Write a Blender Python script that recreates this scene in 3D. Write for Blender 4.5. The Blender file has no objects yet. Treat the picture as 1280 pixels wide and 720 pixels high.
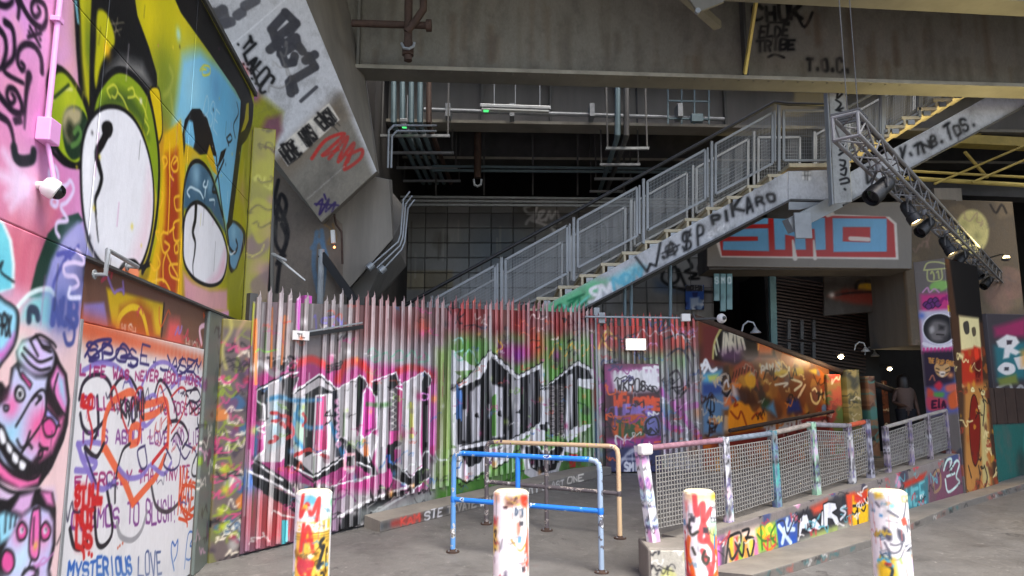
import bpy, bmesh, math, random
import numpy as np
from mathutils import Vector, Matrix

# ------------------------------------------------------------------ camera, sky, sun, exposure
F, CX, CY, HC, PITCH = 900.0, 640.0, 360.0, 1.6, math.radians(8.65)
scene = bpy.context.scene
COL = scene.collection
cam_d = bpy.data.cameras.new('camera'); cam_d.sensor_width = 36; cam_d.lens = 36*F/1280
cam_d.clip_start = 0.05; cam_d.clip_end = 600
cam = bpy.data.objects.new('camera', cam_d); COL.objects.link(cam)
cam.location = (0, 0, HC); cam.rotation_euler = (math.pi/2+PITCH, 0, 0)
scene.camera = cam
SUN_EL, SUN_AZ = math.radians(63), math.radians(148)      # azimuth measured clockwise from +Y: high, behind the camera to the right
w = bpy.data.worlds.new('World'); scene.world = w; w.use_nodes = True
nt = w.node_tree; bg = nt.nodes['Background']
sky = nt.nodes.new('ShaderNodeTexSky'); sky.sky_type = 'NISHITA'; sky.sun_disc = False
sky.sun_elevation = SUN_EL; sky.sun_rotation = SUN_AZ; sky.air_density = 1.0; sky.dust_density = 3.0; sky.ozone_density = 1.0
nt.links.new(sky.outputs[0], bg.inputs[0]); bg.inputs[1].default_value = 0.15
sl = bpy.data.lights.new('sun', 'SUN'); sl.energy = 1.5; sl.angle = math.radians(25); sl.color = (1, .95, .88)
so = bpy.data.objects.new('sun', sl); COL.objects.link(so)
sd = Vector((math.sin(SUN_AZ)*math.cos(SUN_EL), math.cos(SUN_AZ)*math.cos(SUN_EL), math.sin(SUN_EL)))
so.rotation_euler = sd.to_track_quat('Z', 'Y').to_euler()
vs = scene.view_settings
vs.view_transform = 'Standard'; vs.look = 'None'; vs.gamma = 1; vs.use_curve_mapping = False
vs.exposure = 1.68
scene.cycles.use_denoising = True
scene.cycles.max_bounces = 6; scene.cycles.diffuse_bounces = 4

# ------------------------------------------------------------------ measuring helpers (photo -> real place)
cp, sp = math.cos(PITCH), math.sin(PITCH)
CAMP = Vector((0, 0, HC))
RAMP0, RAMP1, RAMPK = 7.0, 11.5, 0.09
def zg(y): return RAMPK*min(max(y-RAMP0, 0), RAMP1-RAMP0)
def ray(x, y):
    u, v = (x-CX)/F, (CY-y)/F
    return Vector((u, cp-v*sp, sp+v*cp))
def D(x, y, Y):
    r = ray(x, y); return CAMP + r*(Y/r.y)
def G(x, y):
    r = ray(x, y)
    t = -HC/r.z if r.z < 0 else 1e9
    if r.y*t > RAMP0:
        t = (HC+RAMPK*RAMP0)/(RAMPK*r.y-r.z)
        if r.y*t > RAMP1: t = -(HC-RAMPK*(RAMP1-RAMP0))/r.z
    return CAMP + r*t
class Plane:
    def __init__(s, O, U, V=(0, 0, 1)):
        s.O, s.U, s.V = Vector(O), Vector(U).normalized(), Vector(V).normalized(); s.N = s.U.cross(s.V)
    def ab(s, x, y):
        r = ray(x, y); t = (s.O-CAMP).dot(s.N)/r.dot(s.N); p = CAMP+r*t-s.O
        return (p.dot(s.U), p.dot(s.V))
    def pt(s, a, b, n=0): return s.O+s.U*a+s.V*b+s.N*n
    def at(s, x, y): return s.pt(*s.ab(x, y))

# ------------------------------------------------------------------ paint canvas (graffiti as colour attribute on real meshes)
def c3(c): return np.array(c, np.float32)/255.0
def s2l(a): return np.where(a <= .04045, a/12.92, ((a+.055)/1.055)**2.4)
def pts(s): return [tuple(float(v) for v in q.split(',')) for q in s.split()]
def zoomp(ox, oy, k): return lambda s: [(ox+a/k, oy+b/k) for a, b in pts(s)]
def smooth(p, closed=False, n=5):
    if len(p) < 3: return list(p)
    P = [np.array(q, float) for q in p]; m = len(P); out = []
    for i in range(m if closed else m-1):
        a, b = P[i], P[(i+1) % m]
        z = P[i-1] if (closed or i > 0) else a
        c = P[(i+2) % m] if (closed or i+2 < m) else b
        for k in range(n):
            t = k/n
            out.append(tuple(.5*(2*a+(b-z)*t+(2*z-5*a+4*b-c)*t*t+(3*a-z-3*b+c)*t**3)))
    if not closed: out.append(tuple(P[-1]))
    return out
class Canvas:
    def __init__(s, plane, a0, a1, b0, b1, ra, rb, base):
        s.pl, s.a0, s.a1, s.b0, s.b1 = plane, a0, a1, b0, b1
        s.na, s.nb = max(2, int((a1-a0)*ra)), max(2, int((b1-b0)*rb))
        s.da, s.db = (a1-a0)/(s.na-1), (b1-b0)/(s.nb-1)
        s.aa = max(s.da, s.db)*1.1
        s.img = np.zeros((s.nb, s.na, 3), np.float32); s.img[:] = c3(base)
        s.A = np.linspace(a0, a1, s.na, dtype=np.float32); s.B = np.linspace(b0, b1, s.nb, dtype=np.float32)
        s.rng = random.Random(7)
    def m(s, p): return [s.pl.ab(*q) for q in p]
    def _box(s, lo, hi):
        i0 = max(0, int((lo[0]-s.a0)/s.da)); i1 = min(s.na, int((hi[0]-s.a0)/s.da)+2)
        j0 = max(0, int((lo[1]-s.b0)/s.db)); j1 = min(s.nb, int((hi[1]-s.b0)/s.db)+2)
        return (i0, i1, j0, j1) if i1 > i0 and j1 > j0 else None
    def _dist(s, P, bx, reach, W=None):
        i0, i1, j0, j1 = bx
        Dm = np.full((j1-j0, i1-i0), 9.0, np.float32)
        for k in range(len(P)-1):
            (ax, ay), (cx, cy) = P[k], P[k+1]
            rr = reach
            sb = s._box((min(ax, cx)-rr, min(ay, cy)-rr), (max(ax, cx)+rr, max(ay, cy)+rr))
            if not sb: continue
            p0, p1, q0, q1 = max(sb[0], i0), min(sb[1], i1), max(sb[2], j0), min(sb[3], j1)
            if p1 <= p0 or q1 <= q0: continue
            X = s.A[None, p0:p1]; Y = s.B[q0:q1, None]
            dx, dy = cx-ax, cy-ay; L = dx*dx+dy*dy
            if L < 1e-12: t = np.zeros((q1-q0, p1-p0), np.float32)
            else: t = np.clip(((X-ax)*dx+(Y-ay)*dy)/L, 0, 1)
            d = np.sqrt((X-ax-t*dx)**2+(Y-ay-t*dy)**2)
            if W is not None: d = d-(W[k]+(W[k+1]-W[k])*t)/2
            sub = Dm[q0-j0:q1-j0, p0-i0:p1-i0]
            np.minimum(sub, d, out=sub)
        return Dm
    def _mix(s, bx, al, col):
        i0, i1, j0, j1 = bx
        R = s.img[j0:j1, i0:i1]; R += (c3(col)-R)*al[..., None]
    def poly(s, P, col, al=1.0, soft=0.0, sm=False, raw=False):
        P = P if raw else s.m(P)
        if sm: P = smooth(P, True)
        e = s.aa/2+soft
        xs, ys = [q[0] for q in P], [q[1] for q in P]
        bx = s._box((min(xs)-e, min(ys)-e), (max(xs)+e, max(ys)+e))
        if not bx: return
        i0, i1, j0, j1 = bx
        X = s.A[None, i0:i1]; Y = s.B[j0:j1, None]
        ins = np.zeros((j1-j0, i1-i0), bool)
        for k in range(len(P)):
            (ax, ay), (cx, cy) = P[k-1], P[k]
            if ay == cy: continue
            c = ((ay > Y) != (cy > Y)) & (X < (cx-ax)*(Y-ay)/(cy-ay)+ax)
            ins ^= c
        d = s._dist(P+[P[0]], bx, e*1.5)
        d = np.where(ins, d, -d)
        s._mix(bx, np.clip(.5+d/(2*e), 0, 1)*al, col)
    def line(s, P, wd, col, al=1.0, soft=0.0, sm=True, raw=False, closed=False, taper=None):
        P = P if raw else s.m(P)
        if closed: P = list(P)+([] if sm else [P[0]])
        if sm: P = smooth(P, closed)
        if closed and sm: P = P+[P[0]]
        e = s.aa/2+soft
        xs, ys = [q[0] for q in P], [q[1] for q in P]
        wm = wd/2+e
        bx = s._box((min(xs)-wm, min(ys)-wm), (max(xs)+wm, max(ys)+wm))
        if not bx: return
        n = len(P)
        if taper: W = [wd*(taper[0]+(taper[1]-taper[0])*k/max(1, n-1)) for k in range(n)]
        else: W = [wd]*n
        d = s._dist(P, bx, wm*max(1, (max(taper) if taper else 1)), W)
        s._mix(bx, np.clip(.5-d/(2*e), 0, 1)*al, col)
    def spray(s, p, r, col, al=1.0, raw=False, ry=None):
        a, b = p if raw else s.pl.ab(*p)
        ry = ry or r
        bx = s._box((a-2*r, b-2*ry), (a+2*r, b+2*ry))
        if not bx: return
        i0, i1, j0, j1 = bx
        q = ((s.A[None, i0:i1]-a)/r)**2+((s.B[j0:j1, None]-b)/ry)**2
        s._mix(bx, np.exp(-q*1.5)*al, col)
    def text(s, t, q, col, wd, al=1.0, jit=.45, raw=False, shadow=None):
        q = q if raw else s.m(q)
        bl, br, tr, tl = [np.array(v) for v in q]
        n = len(t)
        for i, ch in enumerate(t):
            g = FONT.get(ch.upper())
            if not g: continue
            zx, zy, oy, shr = 1+s.rng.uniform(-.3, .25)*jit, 1+s.rng.uniform(-.35, .25)*jit, s.rng.uniform(-.16, .16)*jit, s.rng.uniform(-.5, .5)*jit
            for seg in g:
                P = []
                for (x, y) in seg:
                    u = (i+.12+.72*(.5+(x/4-.5)*zx)+shr*.25*(y/6-.5)+s.rng.uniform(-1, 1)*jit*.08)/n; v = oy+y/6*zy+s.rng.uniform(-1, 1)*jit*.07
                    P.append(tuple((bl*(1-u)+br*u)*(1-v)+(tl*(1-u)+tr*u)*v))
                if wd > .03: s.line(P, wd*1.7, col, al*.28, soft=wd*.5, raw=True, sm=len(P) > 4)
                if shadow: s.line([(a+wd*.4, b-wd*.4) for a, b in P], wd, shadow, al, raw=True, sm=False)
                s.line(P, wd, col, al, raw=True, sm=len(P) > 2 and ch not in 'LTEFHVWXZKMN', taper=(s.rng.uniform(.8, 1.25), s.rng.uniform(.65, 1.2)))
                if s.rng.random() < .12: s.line([P[-1], (P[-1][0], P[-1][1]-wd*s.rng.uniform(2, 5))], wd*.3, col, al*.8, raw=True, sm=False)
    def tags(s, reg, n, cols, size, wd, al=.95):
        a0, b0, a1, b1 = reg; r = s.rng
        for _ in range(n):
            a, b = r.uniform(a0, a1), r.uniform(b0, b1); sz = size*r.uniform(.5, 1.5); tilt = r.uniform(-.25, .35)
            m_ = r.randint(5, 10); P = []
            for k in range(m_):
                x = (k/m_*2-.9)*sz+r.uniform(-.35, .35)*sz; y = r.uniform(-.5, .5)*sz
                P.append((a+x, b+y+tilt*x))
            s.line(P, wd*r.uniform(.6, 1.4), r.choice(cols), al, raw=True)
    def blobs(s, reg, n, cols, size, al=.9, soft=.02):
        a0, b0, a1, b1 = reg; r = s.rng
        for _ in range(n):
            a, b = r.uniform(a0, a1), r.uniform(b0, b1); sz = size*r.uniform(.4, 1.5); k = r.randint(5, 8); ph = r.random()*6
            P = [(a+math.cos(ph+6.283*i/k)*sz*r.uniform(.5, 1.1), b+math.sin(ph+6.283*i/k)*sz*r.uniform(.5, 1.1)) for i in range(k)]
            s.poly(P, r.choice(cols), al, soft=soft*r.random(), raw=True, sm=r.random() < .6)
    def drips(s, reg, n, cols, L, wd):
        a0, b0, a1, b1 = reg; r = s.rng
        for _ in range(n):
            a, b = r.uniform(a0, a1), r.uniform(b0, b1)
            s.line([(a, b), (a+r.uniform(-.004, .004), b-L*r.uniform(.3, 1))], wd, r.choice(cols), .8, raw=True, sm=False)
    def sample(s, A, B):
        fi = np.clip((A-s.a0)/s.da, 0, s.na-1.001); fj = np.clip((B-s.b0)/s.db, 0, s.nb-1.001)
        i = fi.astype(int); j = fj.astype(int); u = (fi-i)[..., None]; v = (fj-j)[..., None]
        I = s.img
        return (I[j, i]*(1-u)+I[j, i+1]*u)*(1-v)+(I[j+1, i]*(1-u)+I[j+1, i+1]*u)*v
def _f(s): return [[(int(q[0]), int(q[1])) for q in seg.split()] for seg in s.split(';')]
FONT = {k: _f(v) for k, v in dict(
 A='00 26 40;12 32', B='00 06 36 45 44 33 03;33 42 41 30 00', C='45 36 16 05 01 10 30 41', D='00 06 26 44 42 20 00',
 E='40 00 06 46;03 33', F='00 06 46;03 33', G='45 36 16 05 01 10 30 41 43 23', H='00 06;40 46;03 43', I='20 26',
 J='46 41 30 10 01', K='00 06;46 03 40', L='06 00 40', M='00 06 23 46 40', N='00 06 40 46', O='10 30 41 45 36 16 05 01 10',
 P='00 06 36 45 44 33 03', Q='10 30 41 45 36 16 05 01 10;22 40', R='00 06 36 45 44 33 03;23 40',
 S='45 36 16 05 04 13 33 42 41 30 10 01', T='20 26;06 46', U='06 01 10 30 41 46', V='06 20 46', W='06 10 23 30 46',
 X='00 46;06 40', Y='06 23 46;23 20', Z='06 46 00 40').items()}
FONT['.'] = _f('20 21'); FONT['!'] = _f('26 22;20 20'); FONT['$'] = FONT['S']+_f('26 20'); FONT["'"] = _f('26 24')
FONT['1'] = _f('15 26 20'); FONT['9'] = _f('44 33 13 04 05 16 36 45 44 40'); FONT['7'] = _f('06 46 10'); FONT['-'] = _f('13 33')
FONT['@'] = FONT['A']+_f('10 30 42 44 36 16 04 02 10'); FONT['+'] = _f('21 25;03 43')

# ------------------------------------------------------------------ mesh helpers
class MB:
    def __init__(s): s.v, s.f = [], []
    def add(s, v, f):
        n = len(s.v); s.v += [tuple(q) for q in v]; s.f += [tuple(i+n for i in q) for q in f]; return s
    def hexa(s, p):        # 8 points: bottom 4, top 4
        return s.add(p, [(0, 3, 2, 1), (4, 5, 6, 7), (0, 1, 5, 4), (1, 2, 6, 5), (2, 3, 7, 6), (3, 0, 4, 7)])
    def box(s, lo, hi):
        x0, y0, z0 = lo; x1, y1, z1 = hi
        return s.hexa([(x0, y0, z0), (x1, y0, z0), (x1, y1, z0), (x0, y1, z0), (x0, y0, z1), (x1, y0, z1), (x1, y1, z1), (x0, y1, z1)])
    def beam(s, a, b, wd, h, up=(0, 0, 1)):
        a, b = Vector(a), Vector(b); d = (b-a).normalized(); up = Vector(up)
        r = d.cross(up)
        if r.length < 1e-4: r = d.cross(Vector((0, 1, 0)))
        r.normalize(); u = r.cross(d); r *= wd/2; u *= h/2
        return s.hexa([a-r-u, a+r-u, b+r-u, b-r-u, a-r+u, a+r+u, b+r+u, b-r+u])
    def tube(s, P, r, n=10, caps=True):
        P = [Vector(p) for p in P]; rings = []
        R = r if isinstance(r, (list, tuple)) else [r]*len(P)
        ref = None
        for i, p in enumerate(P):
            d = ((P[i]-P[i-1]).normalized() if i else Vector())+((P[i+1]-P[i]).normalized() if i < len(P)-1 else Vector())
            d.normalize()
            if ref is None: ref = d.orthogonal().normalized()
            x = (ref-d*ref.dot(d)).normalized(); ref = x; y = d.cross(x)
            k = 1.0
            if 0 < i < len(P)-1:
                k = 1/max(.5, math.cos((P[i]-P[i-1]).angle(P[i+1]-P[i])/2))
            rings.append([p+(x*math.cos(6.28319*j/n)+y*math.sin(6.28319*j/n))*R[i]*k for j in range(n)])
        v = [q for g in rings for q in g]; f = []
        for i in range(len(P)-1):
            for j in range(n):
                f.append((i*n+j, i*n+(j+1) % n, (i+1)*n+(j+1) % n, (i+1)*n+j))
        if caps: f += [tuple(range(n-1, -1, -1)), tuple((len(P)-1)*n+j for j in range(n))]
        return s.add(v, f)
    def lathe(s, O, prof, n=24, axis=None):
        O = Vector(O); Z = Vector(axis).normalized() if axis else Vector((0, 0, 1)); X = Z.orthogonal().normalized(); Y = Z.cross(X)
        v, f = [], []
        for r, h in prof:
            v += [O+Z*h+(X*math.cos(6.28319*j/n)+Y*math.sin(6.28319*j/n))*r for j in range(n)]
        for i in range(len(prof)-1):
            for j in range(n): f.append((i*n+j, i*n+(j+1) % n, (i+1)*n+(j+1) % n, (i+1)*n+j))
        f += [tuple(range(n-1, -1, -1)), tuple((len(prof)-1)*n+j for j in range(n))]
        return s.add(v, f)
    def prism(s, P, vec):
        n = len(P); vec = Vector(vec); P = [Vector(p) for p in P]
        return s.add(P+[p+vec for p in P], [tuple(range(n-1, -1, -1)), tuple(range(n, 2*n))]+[(i, (i+1) % n, n+(i+1) % n, n+i) for i in range(n)])
    def hull(s, P):
        bm = bmesh.new()
        for p in P: bm.verts.new(p)
        bmesh.ops.convex_hull(bm, input=bm.verts)
        bm.verts.index_update()
        vs_ = [v.co.copy() for v in bm.verts]; fs = [tuple(v.index for v in f.verts) for f in bm.faces]; bm.free()
        return s.add(vs_, fs)
def origin(p):
    o = Vector((0, 0, 0))
    while p is not None: o += p.location; p = p.parent
    return o
def thing(name, label, cat, loc, group=None):
    o = bpy.data.objects.new(name, None); COL.objects.link(o); o.location = loc; o.empty_display_size = .1
    return tag(o, label, cat, group)
def tag(o, label, cat, group=None):
    o['label'] = label; o['category'] = cat
    if group: o['group'] = group
    return o
def obj(name, mb, mat, parent=None, sm=False, bevel=0, loc=None, label=None):
    L = Vector(loc) if loc is not None else Vector((0, 0, 0))
    O = origin(parent)+L
    me = bpy.data.meshes.new(name); me.from_pydata([tuple(Vector(v)-O) for v in mb.v], [], mb.f); me.materials.append(mat)
    bm = bmesh.new(); bm.from_mesh(me); bmesh.ops.recalc_face_normals(bm, faces=bm.faces); bm.to_mesh(me); bm.free()
    if sm:
        me.shade_smooth(); me.set_sharp_from_angle(angle=math.radians(40))
    o = bpy.data.objects.new(name, me); COL.objects.link(o); o.location = L
    if parent: o.parent = parent
    if bevel:
        b = o.modifiers.new('bevel', 'BEVEL'); b.width = bevel; b.segments = 2; b.limit_method = 'ANGLE'; b.harden_normals = False
    if label: o['label'] = label
    return o
def single(name, mb, mat, label, cat, group=None, sm=False, bevel=0):
    lo = [min(v[i] for v in mb.v) for i in range(3)]; hi = [max(v[i] for v in mb.v) for i in range(3)]
    return tag(obj(name, mb, mat, None, sm, bevel, loc=((lo[0]+hi[0])/2, (lo[1]+hi[1])/2, lo[2])), label, cat, group)
def struct(name, mb, mat, parent=None):
    o = obj(name, mb, mat, parent); o['kind'] = 'structure'; return o
def painted(name, rows, rgb, mat, parent=None, wrap=False, smoothf=False, skirt=None, loc=None):
    """rows: (nb,na,3) world points, rgb: (nb,na,3) sRGB; skirt: vector to push a closed back rim"""
    nb, na = rows.shape[:2]; L = Vector(loc) if loc is not None else Vector((0, 0, 0)); O = np.array(origin(parent)+L)
    V = rows.reshape(-1, 3)-O; C = rgb.reshape(-1, 3)
    I = np.arange(nb*na).reshape(nb, na)
    if wrap:
        J = np.concatenate([I, I[:, :1]], 1)
    else: J = I
    q = np.stack([J[:-1, :-1], J[:-1, 1:], J[1:, 1:], J[1:, :-1]], -1).reshape(-1, 4)
    if skirt is not None:
        ring = np.concatenate([I[0, :], I[1:, -1], I[-1, -2::-1], I[-2:0:-1, 0]])
        k = len(ring); base = len(V)
        V = np.concatenate([V, V[ring]+np.array(skirt)]); C = np.concatenate([C, C[ring]])
        n = np.arange(k); nx = (n+1) % k
        side = np.stack([ring[n], base+n, base+nx, ring[nx]], -1)
        q = np.concatenate([q, side, [[base, base+na-1+nb-1+na-1, base+na-1+nb-1, base+na-1]]])
    me = bpy.data.meshes.new(name)
    me.vertices.add(len(V)); me.vertices.foreach_set('co', V.astype(np.float32).ravel())
    me.loops.add(q.size); me.loops.foreach_set('vertex_index', q.astype(np.int32).ravel())
    me.polygons.add(len(q)); me.polygons.foreach_set('loop_start', np.arange(0, q.size, 4, dtype=np.int32))
    me.polygons.foreach_set('loop_total', np.full(len(q), 4, np.int32))
    me.update(calc_edges=True); me.validate()
    at = me.color_attributes.new('paint', 'FLOAT_COLOR', 'POINT')
    rgba = np.ones((len(V), 4), np.float32); rgba[:, :3] = s2l(np.clip(C, 0, 1))
    at.data.foreach_set('color', rgba.ravel())
    me.materials.append(mat)
    if smoothf: me.shade_smooth(); me.set_sharp_from_angle(angle=math.radians(50))
    o = bpy.data.objects.new(name, me); COL.objects.link(o); o.location = L
    if parent: o.parent = parent
    return o
def grid_on(pl, a0, a1, b0, b1, na, nb, n=0.0):
    A, B = np.meshgrid(np.linspace(a0, a1, na), np.linspace(b0, b1, nb))
    R = np.array(pl.O)+A[..., None]*np.array(pl.U)+B[..., None]*np.array(pl.V)+n*np.array(pl.N)
    return A, B, R
def panel(name, cv, a0, a1, b0, b1, mat, parent, n=0.0, th=.04, mixgrey=None):
    na = max(2, int(round((a1-a0)/cv.da))+1); nb = max(2, int(round((b1-b0)/cv.db))+1)
    A, B, R = grid_on(cv.pl, a0, a1, b0, b1, na, nb, n)
    C = cv.sample(A, B)
    if mixgrey: C = C*(1-mixgrey[0])+c3(mixgrey[1])*mixgrey[0]
    return painted(name, R, C, mat, parent, skirt=tuple(-cv.pl.N*th))
def quad_panel(name, cv, q, na, nb, mat, parent, th=.05, raw=False):
    """a bilinear four-cornered painted face; q = bl, br, tr, tl (photo points measured on cv's plane)"""
    bl, br, tr, tl = [np.array(v) for v in (q if raw else cv.m(q))]
    u = np.linspace(0, 1, na)[None, :, None]; v = np.linspace(0, 1, nb)[:, None, None]
    P = (bl*(1-u)+br*u)*(1-v)+(tl*(1-u)+tr*u)*v
    A, B = P[..., 0], P[..., 1]; pl = cv.pl
    R = np.array(pl.O)+A[..., None]*np.array(pl.U)+B[..., None]*np.array(pl.V)
    return painted(name, R, cv.sample(A, B), mat, parent, skirt=tuple(-pl.N*th))

# ------------------------------------------------------------------ materials
def lin(c): return tuple(float(v) for v in s2l(c3(c)))+(1,)
def mat(name, col, rough=.7, metal=0, var=.25, scale=6, bump=.15, bscale=60, streak=0, emit=None, spec=.5):
    m = bpy.data.materials.new(name); m.use_nodes = True; t = m.node_tree; N, L = t.nodes, t.links
    b = N['Principled BSDF']; b.inputs['Roughness'].default_value = rough; b.inputs['Metallic'].default_value = metal
    b.inputs['Specular IOR Level'].default_value = spec
    tc = N.new('ShaderNodeNewGeometry')
    n1 = N.new('ShaderNodeTexNoise'); n1.inputs['Scale'].default_value = scale; n1.inputs['Detail'].default_value = 8; n1.inputs['Roughness'].default_value = .65
    mp = N.new('ShaderNodeMapping'); mp.inputs['Scale'].default_value = (1, 1, .12 if streak else 1)
    L.new(tc.outputs['Position'], mp.inputs[0]); L.new(mp.outputs[0], n1.inputs['Vector'])
    r = N.new('ShaderNodeValToRGB'); r.color_ramp.elements[0].position = .3; r.color_ramp.elements[1].position = .72
    base = lin(col); r.color_ramp.elements[0].color = tuple(v*(1-var) for v in base[:3])+(1,)
    r.color_ramp.elements[1].color = tuple(min(1, v*(1+var*.7)) for v in base[:3])+(1,)
    L.new(n1.outputs['Fac'], r.inputs[0]); L.new(r.outputs[0], b.inputs['Base Color'])
    n2 = N.new('ShaderNodeTexNoise'); n2.inputs['Scale'].default_value = bscale; n2.inputs['Detail'].default_value = 4
    L.new(tc.outputs['Position'], n2.inputs['Vector'])
    bp = N.new('ShaderNodeBump'); bp.inputs['Strength'].default_value = bump; bp.inputs['Distance'].default_value = .01
    L.new(n2.outputs['Fac'], bp.inputs['Height']); L.new(bp.outputs[0], b.inputs['Normal'])
    if emit: b.inputs['Emission Color'].default_value = tuple(emit[0])+(1,); b.inputs['Emission Strength'].default_value = emit[1]
    return m
def paintmat(name, rough=.45, grime=.3, gcol=(60, 55, 50), bump=.12, spec=.4, gscale=3.5, streak=.35, chip=.6, fine=(.84, 1.1)):
    m = bpy.data.materials.new(name); m.use_nodes = True; t = m.node_tree; N, L = t.nodes, t.links
    b = N['Principled BSDF']; b.inputs['Roughness'].default_value = rough; b.inputs['Specular IOR Level'].default_value = spec
    at = N.new('ShaderNodeAttribute'); at.attribute_name = 'paint'
    tc = N.new('ShaderNodeNewGeometry'); mp = N.new('ShaderNodeMapping'); mp.inputs['Scale'].default_value = (1, 1, streak)
    L.new(tc.outputs['Position'], mp.inputs[0])
    n1 = N.new('ShaderNodeTexNoise'); n1.inputs['Scale'].default_value = gscale; n1.inputs['Detail'].default_value = 9; n1.inputs['Roughness'].default_value = .7
    L.new(mp.outputs[0], n1.inputs['Vector'])
    r = N.new('ShaderNodeMapRange'); r.inputs['From Min'].default_value = .48; r.inputs['From Max'].default_value = .8; r.inputs['To Max'].default_value = grime*1.6
    L.new(n1.outputs['Fac'], r.inputs['Value'])
    mx = N.new('ShaderNodeMix'); mx.data_type = 'RGBA'; mx.inputs['B'].default_value = lin(gcol)
    n3 = N.new('ShaderNodeTexNoise'); n3.inputs['Scale'].default_value = 26; n3.inputs['Detail'].default_value = 8; n3.inputs['Roughness'].default_value = .75; L.new(mp.outputs[0], n3.inputs['Vector'])
    r3 = N.new('ShaderNodeMapRange'); r3.inputs['From Min'].default_value = .3; r3.inputs['From Max'].default_value = .7; r3.inputs['To Min'].default_value = fine[0]; r3.inputs['To Max'].default_value = fine[1]; L.new(n3.outputs['Fac'], r3.inputs['Value'])
    vm = N.new('ShaderNodeVectorMath'); vm.operation = 'SCALE'; L.new(at.outputs['Color'], vm.inputs[0]); L.new(r3.outputs[0], vm.inputs['Scale'])
    L.new(r.outputs[0], mx.inputs['Factor']); L.new(vm.outputs[0], mx.inputs['A'])
    r4 = N.new('ShaderNodeMapRange'); r4.inputs['From Min'].default_value = .70; r4.inputs['From Max'].default_value = .74; r4.inputs['To Max'].default_value = chip; L.new(n3.outputs['Fac'], r4.inputs['Value'])
    m2 = N.new('ShaderNodeMix'); m2.data_type = 'RGBA'; m2.inputs['B'].default_value = lin((176, 172, 164)); L.new(r4.outputs[0], m2.inputs['Factor']); L.new(mx.outputs['Result'], m2.inputs['A']); L.new(m2.outputs['Result'], b.inputs['Base Color'])
    n2 = N.new('ShaderNodeTexNoise'); n2.inputs['Scale'].default_value = 45; n2.inputs['Detail'].default_value = 5
    L.new(tc.outputs['Position'], n2.inputs['Vector'])
    bp = N.new('ShaderNodeBump'); bp.inputs['Strength'].default_value = bump; bp.inputs['Distance'].default_value = .01
    L.new(n2.outputs['Fac'], bp.inputs['Height']); L.new(bp.outputs[0], b.inputs['Normal'])
    return m
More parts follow.
